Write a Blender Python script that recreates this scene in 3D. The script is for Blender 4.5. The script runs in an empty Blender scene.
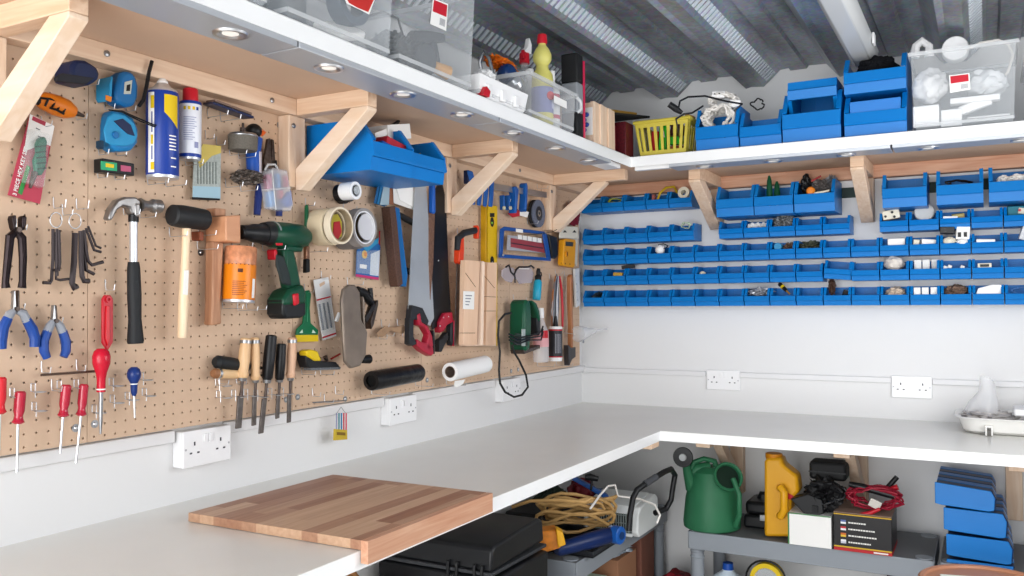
import bpy, bmesh, math, random
from mathutils import Vector, Matrix
random.seed(7)
SC = bpy.context.scene
COL = SC.collection
PI = math.pi
# ---------------------------------------------------------------- camera
CAM_LOC = Vector((1.6606, -3.7893, 0.4711))       # z = 0 is the top of the workbench, x = 0 the pegboard face, y = 0 the back wall
FW = Vector((-0.48184874, 0.87604147, 0.01931677))
RT = Vector((0.8761349, 0.48203001, -0.00589017))
UP = Vector((0.0144713, -0.01408593, 0.99979606))
FPX = 859.1413
cd = bpy.data.cameras.new('camera'); cam = bpy.data.objects.new('camera', cd); COL.objects.link(cam)
cd.sensor_width = 36.0; cd.lens = FPX * 36.0 / 1024.0; cd.clip_start = 0.05; cd.clip_end = 60
cam.matrix_world = Matrix(((RT.x, UP.x, -FW.x, CAM_LOC.x), (RT.y, UP.y, -FW.y, CAM_LOC.y), (RT.z, UP.z, -FW.z, CAM_LOC.z), (0, 0, 0, 1)))
SC.camera = cam
# ---------------------------------------------------------------- world, daylight, side fill, exposure
SC.view_settings.view_transform = 'Standard'; SC.view_settings.look = 'None'
SC.view_settings.gamma = 1.0; SC.view_settings.use_curve_mapping = False
SC.view_settings.exposure = 0.05
w = bpy.data.worlds.new('daylight'); SC.world = w; w.use_nodes = True
w.node_tree.nodes['Background'].inputs[0].default_value = (1.0, 1.0, 1.0, 1)
w.node_tree.nodes['Background'].inputs[1].default_value = 1.0
def area(name, loc, direction, sx, sy, power, color):
    l = bpy.data.lights.new(name, 'AREA'); l.shape = 'RECTANGLE'; l.size = sx; l.size_y = sy; l.energy = power; l.color = color
    o = bpy.data.objects.new(name, l); COL.objects.link(o); o.location = loc
    o.rotation_euler = Vector(direction).to_track_quat('-Z', 'Y').to_euler(); return o
area('daylight_open_door', (1.15, -5.7, 0.25), (0, 1, 0.0), 2.2, 2.2, 116, (0.975, 0.99, 1.0))
area('side_fill_light', (2.3, -1.6, 0.60), (-1, -0.08, -0.06), 1.6, 0.9, 24, (0.985, 0.99, 1.0))  # added soft fill from the right; the wall there has no opening

# ---------------------------------------------------------------- where a point of the picture lies on a plane of the room
def _ray(u, v): return RT * (u - 512) / FPX - UP * (v - 288) / FPX + FW
def _pl(u, v, ax, val):
    d = _ray(u, v); t = (val - CAM_LOC[ax]) / d[ax]; return CAM_LOC + d * t
def LW(u, v, x=0.03): return _pl(u, v, 0, x)     # on the pegboard wall
def BW(u, v, y=-0.03): return _pl(u, v, 1, y)    # on the back wall
def HP(u, v, z=0.0): return _pl(u, v, 2, z)      # on a horizontal surface
def pxs(u, v, x=0.03): return (LW(u, v - 1, x) - LW(u, v + 1, x)).length / 2   # metres per pixel there
# ---------------------------------------------------------------- materials
MATS = {}
def mat(name, col, rough=0.5, metal=0.0, alpha=1.0, spec=0.3, noise=0.0, nscale=40, bump=0.0, emit=0, trans=0.0, coat=0.0):
    if name in MATS: return MATS[name]
    m = bpy.data.materials.new(name); m.use_nodes = True; nt = m.node_tree; b = nt.nodes['Principled BSDF']
    b.inputs['Base Color'].default_value = (*col, 1); b.inputs['Roughness'].default_value = rough; b.inputs['Metallic'].default_value = metal
    b.inputs['Alpha'].default_value = alpha; b.inputs['Specular IOR Level'].default_value = spec
    b.inputs['Transmission Weight'].default_value = trans; b.inputs['Coat Weight'].default_value = coat
    if emit: b.inputs['Emission Color'].default_value = (*col, 1); b.inputs['Emission Strength'].default_value = emit
    if noise or bump:
        tc = nt.nodes.new('ShaderNodeTexCoord'); n = nt.nodes.new('ShaderNodeTexNoise'); n.inputs['Scale'].default_value = nscale; n.inputs['Detail'].default_value = 4
        nt.links.new(tc.outputs['Object'], n.inputs['Vector'])
        if noise:
            r = nt.nodes.new('ShaderNodeValToRGB'); r.color_ramp.elements[0].position = 0.3; r.color_ramp.elements[1].position = 0.7
            r.color_ramp.elements[0].color = (*[max(0, c * (1 - noise)) for c in col], 1); r.color_ramp.elements[1].color = (*[min(1, c * (1 + noise)) for c in col], 1)
            nt.links.new(n.outputs['Fac'], r.inputs['Fac']); nt.links.new(r.outputs['Color'], b.inputs['Base Color'])
        if bump:
            bp = nt.nodes.new('ShaderNodeBump'); bp.inputs['Strength'].default_value = bump; bp.inputs['Distance'].default_value = 0.01
            nt.links.new(n.outputs['Fac'], bp.inputs['Height']); nt.links.new(bp.outputs['Normal'], b.inputs['Normal'])
    MATS[name] = m; return m
def wood(name, c1, c2, axis=2, rough=0.6, scale=9, knots=False, stretch=14):
    if name in MATS: return MATS[name]
    m = bpy.data.materials.new(name); m.use_nodes = True; nt = m.node_tree; b = nt.nodes['Principled BSDF']; b.inputs['Roughness'].default_value = rough
    tc = nt.nodes.new('ShaderNodeTexCoord'); mp = nt.nodes.new('ShaderNodeMapping'); s = [stretch] * 3; s[axis] = 1.0
    mp.inputs['Scale'].default_value = s; nt.links.new(tc.outputs['Object'], mp.inputs['Vector'])
    n = nt.nodes.new('ShaderNodeTexNoise'); n.inputs['Scale'].default_value = scale * .5; n.inputs['Detail'].default_value = 6; n.inputs['Distortion'].default_value = 0.6
    nt.links.new(mp.outputs['Vector'], n.inputs['Vector'])
    r = nt.nodes.new('ShaderNodeValToRGB'); r.color_ramp.elements[0].position = 0.32; r.color_ramp.elements[1].position = 0.68
    r.color_ramp.elements[0].color = (*c2, 1); r.color_ramp.elements[1].color = (*c1, 1); nt.links.new(n.outputs['Fac'], r.inputs['Fac'])
    out = r.outputs['Color']
    if knots:
        v = nt.nodes.new('ShaderNodeTexVoronoi'); v.inputs['Scale'].default_value = 3.1; nt.links.new(tc.outputs['Object'], v.inputs['Vector'])
        k = nt.nodes.new('ShaderNodeValToRGB'); k.color_ramp.elements[0].position = 0.03; k.color_ramp.elements[0].color = (1, 1, 1, 1)
        k.color_ramp.elements[1].position = 0.075; k.color_ramp.elements[1].color = (0, 0, 0, 1); nt.links.new(v.outputs['Distance'], k.inputs['Fac'])
        mx = nt.nodes.new('ShaderNodeMixRGB'); mx.inputs['Color2'].default_value = (0.42, 0.14, 0.06, 1)
        nt.links.new(k.outputs['Color'], mx.inputs['Fac']); nt.links.new(out, mx.inputs['Color1']); out = mx.outputs['Color']
    nt.links.new(out, b.inputs['Base Color']); MATS[name] = m; return m
def clearplastic(name, col, alpha=0.35, rough=0.15):
    if name in MATS: return MATS[name]
    m = bpy.data.materials.new(name); m.use_nodes = True; nt = m.node_tree; b = nt.nodes['Principled BSDF']
    b.inputs['Base Color'].default_value = (*col, 1); b.inputs['Roughness'].default_value = rough
    t = nt.nodes.new('ShaderNodeBsdfTransparent'); mx = nt.nodes.new('ShaderNodeMixShader'); mx.inputs['Fac'].default_value = alpha
    nt.links.new(t.outputs[0], mx.inputs[1]); nt.links.new(b.outputs[0], mx.inputs[2]); nt.links.new(mx.outputs[0], nt.nodes['Material Output'].inputs[0])
    MATS[name] = m; return m
def s2l(h):
    c = [int(h[i:i + 2], 16) / 255 for i in (0, 2, 4)]; return tuple(x / 12.92 if x <= 0.04045 else ((x + 0.055) / 1.055) ** 2.4 for x in c)
def P(name, h, rough=0.45, **k):
    c = s2l(h); c = tuple(x * .8 for x in c) if min(c) < .22 else c
    return mat(name, c, rough, **k)
WHITE_WALL = P('white_paint', 'e4e4e4', 0.6, bump=0.03, nscale=60)
PLY = wood('painted_ply_grain', s2l('d3aa86'), s2l('c59a75'), 1, 0.7)
PEG = P('hardboard', 'cfb298', 0.65, noise=0.04, nscale=9)
LAM = P('white_laminate', 'eff0f0', 0.28)
BENCHTOP = P('worktop_laminate', 'e7e6e1', 0.25, noise=0.02, nscale=5)
PINE = wood('pine', s2l('e9cfb6'), s2l('dab99c'), 1, 0.55, knots=True)
PINEX = wood('pine_across', s2l('e9cdb2'), s2l('d9b595'), 0, 0.55, knots=True)
PINEZ = wood('pine_upright', s2l('e9d1ba'), s2l('dcbc9e'), 2, 0.55, knots=True)
PINEP = wood('pinkish_pine', s2l('dcae90'), s2l('c98f70'), 0, 0.6, knots=True)
UNDER = P('raw_board', 'd4b49a', 0.8, noise=0.03, nscale=6)
ALU = P('brushed_grey_channel', 'b4b8be', 0.35, metal=0.35)
CHROME = P('chrome', 'd8dadd', 0.28, metal=1.0)
STEEL = P('steel', '9a9c9f', 0.3, metal=0.9, noise=0.15, nscale=60)
DSTEEL = P('dark_steel', '5a4f4a', 0.4, metal=0.8, noise=0.3, nscale=90)
BLACK = P('black_plastic', '17181b', 0.4)
MBLACK = P('matt_black', '1b1c1e', 0.65)
RUBBER = P('black_rubber', '232426', 0.55)
BLUE = P('blue_bin_plastic', '0082d8', 0.42, spec=0.3)
WPLA = P('white_plastic', 'eeeeee', 0.35)
BEECH = wood('beech', s2l('f0d9ba'), s2l('e3c39d'), 2, 0.5)
BEECHY = wood('beech_lying', s2l('e9c89c'), s2l('d9b07e'), 1, 0.5)
OLDWOOD = wood('old_wood', s2l('bd9070'), s2l('9c6c4e'), 2, 0.6)
RED = P('red_plastic', 'cf1f30', 0.3)
DRED = P('dark_red', '7d1522', 0.5)
ORANGE = P('orange_plastic', 'f08a1c', 0.4)
YELLOW = P('yellow_plastic', 'f2cf1c', 0.35)
GREEN = P('dark_green_plastic', '12573a', 0.38)
NAVY = P('navy_plastic', '1c2a52', 0.45)
TBLUE = P('tool_blue', '1d55b4', 0.4)
CYAN = P('cyan_blue', '2592c8', 0.35)
# ---------------------------------------------------------------- mesh building
class MB:
    def __init__(s): s.bm = bmesh.new()
    def box(s, lo, hi):
        vs = [s.bm.verts.new((x, y, z)) for x in (lo[0], hi[0]) for y in (lo[1], hi[1]) for z in (lo[2], hi[2])]
        for f in ((0, 1, 3, 2), (4, 6, 7, 5), (0, 4, 5, 1), (2, 3, 7, 6), (0, 2, 6, 4), (1, 5, 7, 3)): s.bm.faces.new([vs[i] for i in f])
        return s
    def obox(s, c, a, b, n):
        c, a, b, n = map(Vector, (c, a, b, n))
        vs = [s.bm.verts.new(c + a * i + b * j + n * k) for i in (-1, 1) for j in (-1, 1) for k in (-1, 1)]
        for f in ((0, 1, 3, 2), (4, 6, 7, 5), (0, 4, 5, 1), (2, 3, 7, 6), (0, 2, 6, 4), (1, 5, 7, 3)): s.bm.faces.new([vs[i] for i in f])
        return s
    def prism(s, pts, d, scale=1.0):
        d = Vector(d); pts = [Vector(p) for p in pts]; c = sum(pts, Vector()) / len(pts)
        a = [s.bm.verts.new(p) for p in pts]; b = [s.bm.verts.new(c + (p - c) * scale + d) for p in pts]; n = len(pts)
        s.bm.faces.new(a); s.bm.faces.new(b[::-1])
        for i in range(n): s.bm.faces.new((a[i], b[i], b[(i + 1) % n], a[(i + 1) % n]))
        return s
    def face(s, pts):
        s.bm.faces.new([s.bm.verts.new(p) for p in pts]); return s
    def tube(s, pts, r, seg=8, flat=None):
        pts = [Vector(p) for p in pts]; rs = r if isinstance(r, (list, tuple)) else [r] * len(pts)
        t0 = (pts[1] - pts[0]).normalized(); up = Vector((0, 0, 1)) if abs(t0.z) < .9 else Vector((1, 0, 0)); nrm = t0.cross(up).normalized(); rings = []
        for i, p in enumerate(pts):
            if i == 0: t = pts[1] - pts[0]
            elif i == len(pts) - 1: t = pts[-1] - pts[-2]
            else: t = (pts[i + 1] - p).normalized() + (p - pts[i - 1]).normalized()
            t = t.normalized() if t.length > 1e-9 else t0
            nrm = (nrm - t * nrm.dot(t)); nrm = nrm.normalized() if nrm.length > 1e-6 else t.orthogonal().normalized(); bn = t.cross(nrm)
            rings.append([s.bm.verts.new(p + (nrm * math.cos(2 * PI * k / seg) + bn * math.sin(2 * PI * k / seg)) * rs[i]) for k in range(seg)])
        for a, b in zip(rings, rings[1:]):
            for k in range(seg): s.bm.faces.new((a[k], a[(k + 1) % seg], b[(k + 1) % seg], b[k]))
        s.bm.faces.new(rings[0][::-1]); s.bm.faces.new(rings[-1]); return s
    def lathe(s, p0, p1, prof, seg=20, sq=1.0, sqdir=(1, 0, 0), cap=True):
        """prof: (t along p0-p1 in 0..1, radius)"""
        p0, p1 = Vector(p0), Vector(p1); ax = (p1 - p0); t = ax.normalized(); n = Vector(sqdir); n = (n - t * n.dot(t))
        n = n.normalized() if n.length > 1e-4 else t.orthogonal().normalized(); b = t.cross(n); rings = []
        for q, r in prof:
            c = p0 + ax * q; rings.append([s.bm.verts.new(c + (n * math.cos(2 * PI * k / seg) * sq + b * math.sin(2 * PI * k / seg)) * max(r, 1e-5)) for k in range(seg)])
        for a, c in zip(rings, rings[1:]):
            for k in range(seg): s.bm.faces.new((a[k], a[(k + 1) % seg], c[(k + 1) % seg], c[k]))
        if cap: s.bm.faces.new(rings[0][::-1]); s.bm.faces.new(rings[-1])
        return s
    def ring(s, p0, p1, ro, ri, seg=24):
        return s.lathe2(p0, p1, [(0, ri), (0, ro), (1, ro), (1, ri), (0, ri)], seg)
    def lathe2(s, p0, p1, prof, seg=24): return s.lathe(p0, p1, prof, seg, cap=False)
    def ball(s, c, r, seg=12, sc=(1, 1, 1)):
        n = 8; return s.lathe(Vector(c) - Vector((0, 0, r * sc[2])), Vector(c) + Vector((0, 0, r * sc[2])), [((1 - math.cos(PI * i / n)) / 2, r * math.sin(PI * i / n) * sc[0]) for i in range(n + 1)], seg)
ALLT = []
def obj(name, mb, m, parent=None, bev=0.0, smooth=True, angle=0.6):
    me = bpy.data.meshes.new(name); bmesh.ops.remove_doubles(mb.bm, verts=mb.bm.verts, dist=1e-6) if False else None
    bmesh.ops.recalc_face_normals(mb.bm, faces=mb.bm.faces); mb.bm.to_mesh(me); mb.bm.free()
    for q in (m if isinstance(m, list) else [m]): me.materials.append(q)
    if smooth: me.shade_smooth(); me.set_sharp_from_angle(angle=angle)
    o = bpy.data.objects.new(name, me); COL.objects.link(o)
    if parent is not None:
        o.parent = parent
        if parent.type == 'EMPTY' and 'fixed' not in parent: pass
    if bev:
        b = o.modifiers.new('bevel', 'BEVEL'); b.width = bev; b.segments = 2; b.limit_method = 'ANGLE'; b.angle_limit = 0.7
    return o
def thing(name, label, cat, group=None):
    o = bpy.data.objects.new(name, None); o.empty_display_size = 0.02; COL.objects.link(o); o['label'] = label; o['category'] = cat
    if group: o['group'] = group
    ALLT.append(o); return o
def single(name, mb, m, label, cat, group=None, bev=0.0, **k):
    o = obj(name, mb, m, None, bev, **k); o['label'] = label; o['category'] = cat
    if group: o['group'] = group
    ALLT.append(o); return o
def struct(name, mb, m, bev=0.0, **k):
    o = obj(name, mb, m, None, bev, **k); o['kind'] = 'structure'; return o
def kids(o): return [c for c in bpy.data.objects if c.parent == o]
def copy_tree(o, kidmap, parent=None):
    c = o.copy(); COL.objects.link(c)
    if parent: c.parent = parent
    for ch in kidmap.get(o.name, []): copy_tree(ch, kidmap, c)
    return c
def kidmap_of(o):
    m = {}
    def rec(q):
        m[q.name] = [c for c in bpy.data.objects if c.parent == q]
        for c in m[q.name]: rec(c)
    rec(o); return m
def text(name, body, parent, m, origin, right, up, size, ext=0.0006, align='CENTER'):
    """lettering as a mesh part lying in the plane spanned by right / up"""
    cu = bpy.data.curves.new(name, 'FONT'); cu.body = body; cu.size = size; cu.extrude = ext; cu.align_x = align; cu.align_y = 'CENTER'; cu.resolution_u = 2
    t = bpy.data.objects.new(name, cu); COL.objects.link(t)
    me = bpy.data.meshes.new_from_object(t, depsgraph=bpy.context.evaluated_depsgraph_get()); bpy.data.objects.remove(t)
    r = Vector(right).normalized(); u = Vector(up); u = (u - r * u.dot(r)).normalized(); n = r.cross(u)
    M = Matrix(((r.x, u.x, n.x, origin[0]), (r.y, u.y, n.y, origin[1]), (r.z, u.z, n.z, origin[2]), (0, 0, 0, 1)))
    me.transform(M); me.name = name; me.materials.clear(); me.materials.append(m)
    o = bpy.data.objects.new(name, me); COL.objects.link(o)
    if parent: o.parent = parent
    return o
def finalize():
    """put every thing's origin at its base without moving anything"""
    done = set()
    ch = {}
    for o in bpy.data.objects:
        if o.parent: ch.setdefault(o.parent.name, []).append(o)
    def allkids(o):
        r = []
        for c in ch.get(o.name, []): r.append(c); r += allkids(c)
        return r
    for t in ALLT:
        if t.get('placed'): del t['placed']; continue
        ks = allkids(t); ms = [k for k in ks + [t] if k.type == 'MESH']
        if not ms: continue
        pts = [v.co for k in ms for v in k.data.vertices]
        lo = [min(p[i] for p in pts) for i in range(3)]; hi = [max(p[i] for p in pts) for i in range(3)]
        b = Vector(((lo[0] + hi[0]) / 2, (lo[1] + hi[1]) / 2, lo[2]))
        for k in ms:
            if k.data.name in done: continue
            done.add(k.data.name); k.data.transform(Matrix.Translation(-b))
        t.location = b
        # children keep identity transforms: they ride on their thing
# ================================================================ THE ROOM
PP = -0.0425
m = MB(); m.box((PP - .08, -6.0, -.9), (PP, 0.08, 1.75)); struct('wall_left', m, WHITE_WALL)
m = MB(); m.box((PP, 0, -.9), (2.43, 0.08, 1.75)); struct('wall_back', m, WHITE_WALL)
m = MB(); m.box((2.35, -6.0, -.9), (2.43, 0, 1.75)); struct('wall_right', m, WHITE_WALL)
m = MB(); m.box((PP - .08, -6.0, -.98), (2.43, 0.08, -.9)); struct('floor', m, P('concrete', 'c6c3be', 0.8, noise=0.1, nscale=4))
# galvanised corrugated deck: pans and ribs that run towards the back wall
GALV = bpy.data.materials.new('galvanised_steel'); GALV.use_nodes = True
nt = GALV.node_tree; b = nt.nodes['Principled BSDF']; b.inputs['Metallic'].default_value = 0.55; b.inputs['Roughness'].default_value = 0.36
tc = nt.nodes.new('ShaderNodeTexCoord'); mp = nt.nodes.new('ShaderNodeMapping'); mp.inputs['Scale'].default_value = (1.5, .35, 1.5); n = nt.nodes.new('ShaderNodeTexNoise'); n.inputs['Scale'].default_value = 5; n.inputs['Detail'].default_value = 7
v = nt.nodes.new('ShaderNodeTexVoronoi'); v.inputs['Scale'].default_value = 70
r = nt.nodes.new('ShaderNodeValToRGB'); r.color_ramp.elements[0].position = 0.35; r.color_ramp.elements[0].color = (*s2l('6d7076'), 1); r.color_ramp.elements[1].position = 0.66; r.color_ramp.elements[1].color = (*s2l('adb4bf'), 1)
mx = nt.nodes.new('ShaderNodeMixRGB'); mx.blend_type = 'SOFT_LIGHT'; mx.inputs[0].default_value = 0.35
nt.links.new(tc.outputs['Object'], mp.inputs[0]); nt.links.new(mp.outputs[0], n.inputs[0]); nt.links.new(tc.outputs['Object'], v.inputs[0]); nt.links.new(n.outputs['Fac'], r.inputs[0])
nt.links.new(r.outputs[0], mx.inputs[1]); nt.links.new(v.outputs['Color'], mx.inputs[2]); nt.links.new(mx.outputs[0], b.inputs['Base Color'])
per = 0.3885; y0, y1 = -6.0, -0.004; prof = []
for k in range(-1, 6):
    x = 0.39 + per * k - 0.0
    prof += [(x - .075, 1.475), (x - .022, 1.412), (x, 1.417), (x + .055, 1.412), (x + .125, 1.475), (x + .16, 1.478), (x + .168, 1.466), (x + .235, 1.466), (x + .243, 1.478)]
prof = [p for p in prof if PP < p[0] < 2.35]; prof = [(PP, 1.475)] + prof + [(2.35, 1.475)]
m = MB()
for (xa, za), (xb, zb) in zip(prof, prof[1:]):
    m.face([(xa, y0, za), (xb, y0, zb), (xb, y1, zb), (xa, y1, za)])
m.face([(PP, y0, 1.50), (2.35, y0, 1.50), (2.35, y1, 1.50), (PP, y1, 1.50)])
# raised slots pressed into the sloping webs; paler zinc paints the light they catch
for k in range(-1, 5):
    x = 0.39 + per * k; a = Vector((x + .066, 0, 1.412 + .011 * .9)); c = Vector((x + .114, 0, 1.475 - .011 * .9)); mid = (a + c) / 2; hv = (c - a) / 2; nn = Vector((hv.z, 0, -hv.x)).normalized()
    yy = -0.05
    while yy > -3.4:
        m.obox(mid + Vector((0, yy, 0)) + nn * .0025, hv * .78, (0, .0062, 0), nn * .003)
        for f_ in m.bm.faces[-6:] if False else list(m.bm.faces)[-6:]: f_.material_index = 1
        yy -= .034
    for side in (-1,):
        pass
struct('ceiling', m, [GALV, P('light_catching_zinc', 'cfd6dd', .45, metal=.3)], smooth=False)
# surface trunking along both walls, just under the pegboard
m = MB(); m.box((PP, -3.4, .148), (PP + .018, -2.385, .178)); m.box((PP, -2.225, .148), (PP + .018, -1.575, .178)); m.box((PP, -1.42, .148), (PP + .018, -.87, .178)); m.box((PP, -.70, .148), (PP + .018, 0, .178)); struct('trim_1', m, P('trunking', 'e2e2e3', 0.4), bev=.003)
m = MB(); m.box((PP, -.016, .146), (.565, 0, .168)); m.box((.717, -.016, .146), (1.325, 0, .168)); m.box((1.475, -.016, .146), (2.35, 0, .168)); struct('trim_2', m, MATS['trunking'], bev=.002)
# ================================================================ PEGBOARD
PITCH = .0254
def peg_panel(name, label, y0, y1, z0, z1):
    """hardboard sheet with real drilled holes"""
    m = MB(); bm = m.bm; r = .0026; t = -.005
    k0 = math.ceil((y0 + .008 + 2.5896) / PITCH); k1 = math.floor((y1 - .006 + 2.5896) / PITCH)
    ys = [-2.5896 + PITCH * k for k in range(k0, k1 + 1)]; zs = []; z = .1959
    while z < z1 - .008: zs.append(z); z += PITCH
    yb = [y0] + [(a + b) / 2 for a, b in zip(ys, ys[1:])] + [y1]; zb = [z0] + [(a + b) / 2 for a, b in zip(zs, zs[1:])] + [z1]
    for i, yc in enumerate(ys):
        for j, zc in enumerate(zs):
            ya, yd, za, zd = yb[i], yb[i + 1], zb[j], zb[j + 1]
            o = [(yd, zc), (yd, zd), (yc, zd), (ya, zd), (ya, zc), (ya, za), (yc, za), (yd, za)]
            ov = [bm.verts.new((0, p[0], p[1])) for p in o]
            iv = [bm.verts.new((0, yc + r * math.cos(PI / 4 * q), zc + r * math.sin(PI / 4 * q))) for q in range(8)]
            bv = [bm.verts.new((t, v_.co.y, v_.co.z)) for v_ in iv]
            for q in range(8):
                p = (q + 1) % 8; bm.faces.new((ov[q], ov[p], iv[p], iv[q])); bm.faces.new((iv[q], iv[p], bv[p], bv[q]))
    for a, b_ in (((y0, z0), (y1, z0)), ((y1, z0), (y1, z1)), ((y1, z1), (y0, z1)), ((y0, z1), (y0, z0))):
        m.face([(0, *a), (0, *b_), (t, *b_), (t, *a)])
    o = single(name, m, PEG, label, 'pegboard', 'pegboard sheets on the tool wall', smooth=False); return o
# ordered from the one nearest the door to the corner
edges = [-3.86, -3.243, -2.631, -2.018, -1.404, -.79, -.118]
plab = ['pegboard sheet behind the hex key pack and pincers, left edge of the wall', 'drilled pegboard sheet with a round fixing, behind the claw hammer and spray cans', 'drilled pegboard sheet behind the wooden mallet and cordless drill',
        'drilled pegboard sheet behind the hand plane, tape rolls and black roll', 'drilled pegboard sheet behind the mitre box, level and paper roll', 'last drilled pegboard sheet before the corner, behind jigsaw and hacksaw']
plab[0] = 'pegboard sheet cut off by the picture edge, behind the first shelf bracket'
plab = ['', 'pegboard sheet behind the black pincers and the pack of hex keys', 'pegboard sheet behind the claw hammer and the two spray cans', 'pegboard sheet behind the hand plane, tape rolls and green paintbrush', 'pegboard sheet behind the mitre box, the saws and the yellow spirit level', 'pegboard sheet nearest the room corner, behind jigsaw and hacksaw']
for i in range(1, 6): peg_panel('pegboard', plab[i], edges[i] + .0008, edges[i + 1] - .0008, .186, .985)
# battens that hold the sheets off the wall
for i, (a, b_) in enumerate(zip(edges[1:], edges[2:])):
    pass
m = MB(); m.box((PP, -3.9, .19), (-.006, -.125, .23)); m.box((PP, -3.9, .94), (-.006, -.125, .98))
for e in edges[1:]: m.box((PP, e - .02 if e < -.2 else e - .04, .23), (-.006, e + .02 if e < -.2 else e - .005, .94))
single('batten_frame', m, PINEZ, 'pine batten frame behind the pegboard sheets', 'batten')
# washers / screws that fix the sheets
def fixing(u, v, lab):
    p = LW(u, v, 0.0); t = thing('screw_and_washer', lab, 'screw', 'screws fixing the pegboard')
    m = MB(); m.lathe(p, p + Vector((.0015, 0, 0)), [(0, .0085), (1, .0085)], 16); obj('washer', m, STEEL, t)
    m = MB(); m.lathe(p + Vector((.0015, 0, 0)), p + Vector((.004, 0, 0)), [(0, .004), (1, .0025)], 10); obj('screw_head', m, CHROME, t)
for u, v, l in ((75.5, 428, 'steel washer and screw behind the tip of the thin red-handled screwdriver'), (94.5, 424, 'steel washer and screw under the red bulb-handled awl'), (286, 399.5, 'steel washer and screw behind the pale wooden chisel blade'), (297.5, 397, 'steel washer and screw beside the tip of the last chisel'),
                (427, 380, 'small steel screw and washer at the end of the black roll'), (345, 399, 'screw and washer above the pack of coloured pencils'), (511, 371, 'screw and washer below the jigsaw, first of the two'), (518, 369.5, 'screw and washer below the jigsaw, second of the two'), (279, 125, 'steel screw and washer on the pegboard under the shelf batten by the second bracket'), (200.5, 252.5, 'dark screw head between the beech and wooden mallets')): fixing(u, v, l)
# ================================================================ WORKBENCH
W1, W2, TH = .602, .73, .036
def lshape(o, i0, i1, z0, z1, yend=-3.9, xend=2.35):
    return [(PP, yend), (W1, yend), (W1, -W2), (xend, -W2), (xend, 0), (PP, 0)]
t = thing('workbench', 'L-shaped white workbench top running round the corner below the tools', 'workbench')
m = MB(); m.prism([(x, y, -.0015) for x, y in lshape(0, 0, 0, 0, 0)], (0, 0, .0015)); obj('worktop_surface', m, BENCHTOP, t, smooth=False)
m = MB(); m.prism([(x, y, -TH) for x, y in lshape(0, 0, 0, 0, 0)], (0, 0, TH - .0015)); obj('worktop_core', m, LAM, t, smooth=False)
m = MB(); m.box((PP + .0, -3.9, -.08), (PP + .045, -.05, -TH)); m.box((W1 - .06, -3.9, -.075), (W1 - .015, -.74, -TH)) if False else None
obj('rear_support_rail', m, PINE, t, bev=.002)
m = MB(); m.box((.56, -.82, -.056), (.598, -.735, -TH)); obj('corner_block', m, PINE, t, bev=.002)
# bench legs of pine against the back wall
for (xx, lab) in ((.68, 'pine bench brace and post behind the green watering can'), (1.18, 'pine bench brace and post above the charger box'), (1.72, 'pine post behind the stack of blue packs')):
    t = thing('bench_bracket', lab, 'bracket', 'pine brackets that carry the back bench')
    m = MB(); m.box((xx, -.044, -.35), (xx + .055, -.0, -TH)); obj('upright', m, PINEZ, t, bev=.002)
    m = MB(); m.box((xx, -.55, -.08), (xx + .055, -.046, -TH)); obj('bearer', m, PINEZ, t, bev=.002)
    if xx < 1.5:
        m = MB(); m.prism([(xx + .008, -.046, -.34), (xx + .008, -.046, -.27), (xx + .008, -.30, -.082), (xx + .008, -.37, -.082)], (.038, 0, 0)); obj('brace', m, PINEZ, t, bev=.002)
# ================================================================ SHELF
ST, SB, FB = 1.05, 1.028, 1.010
S1, S2 = .446, .6035
shp = [(PP, -3.9), (S1, -3.9), (S1, -S2), (2.35, -S2), (2.35, 0), (PP, 0)]
t = thing('overhead_shelf', 'L-shaped white-edged shelf above the tool wall and the blue bins', 'shelf')
m = MB(); m.prism([(x, y, SB) for x, y in [(PP, -3.9), (S1 - .003, -3.9), (S1 - .003, -S2 - .003 + .006), (2.35, -S2 + .003), (2.35, 0), (PP, 0)]], (0, 0, ST - SB - .001)); obj('shelf_board', m, UNDER, t, smooth=False)
m = MB(); m.prism([(S1 - .003, -3.9, FB), (S1, -3.9, FB), (S1, -S2, FB), (2.35, -S2, FB), (2.35, -S2 + .003, FB), (S1 - .003, -S2 + .003, FB)], (0, 0, ST - FB)); obj('white_edging', m, LAM, t, smooth=False)
m = MB(); m.prism([(x, y, ST - .001) for x, y in shp], (0, 0, .0012)); obj('shelf_top_face', m, LAM, t, smooth=False)
# light channel hung under the front edge, in lengths, each with its downlights
def channel(lab, x0, y0, x1, y1, lights):
    t = thing('light_channel', lab, 'light', 'grey light channels under the shelf edge')
    m = MB(); m.box((x0, y0, SB - .030), (x1, y1, SB)); obj('channel_body', m, ALU, t, bev=.0015)
    for (x, y) in lights:
        m = MB(); z = SB - .030
        m.lathe2((x, y, z), (x, y, z - .004), [(0, .034), (1, .032), (1, .026), (-1.2, .015), (0, .034)], 24); d = obj('downlight', m, CHROME, t)
        m = MB(); m.lathe((x, y, z - .0012), (x, y, z + .002), [(0, .0), (0, .016), (1, .016)], 20); obj('lamp_lens', m, P('lamp_lens', 'f7f4ee', .15, emit=0.35), d)
channel('grey light channel over the spray cans, nearest the viewer', .335, -3.9, S1 - .004, -2.474, [(.392, -2.605)])
channel('grey light channel with downlights over the drill and tape rolls', .335, -2.468, S1 - .004, -1.645, [(.395, -2.324), (.396, -2.048), (.40, -1.779)])
channel('grey light channel with downlights over the saws, nearest the corner', .335, -1.639, S1 - .004, -.80, [(.40, -1.488), (.40, -1.19), (.4, -.907)])
channel('grey light channel with downlights above the three large bins', .60, -S2 + .004, 1.385, -.49, [(.722, -.542), (.981, -.542), (1.236, -.542)])
channel('grey light channel with downlights above the multi-row bins', 1.391, -S2 + .004, 2.3, -.49, [(1.50, -.542), (1.775, -.542)])
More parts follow.
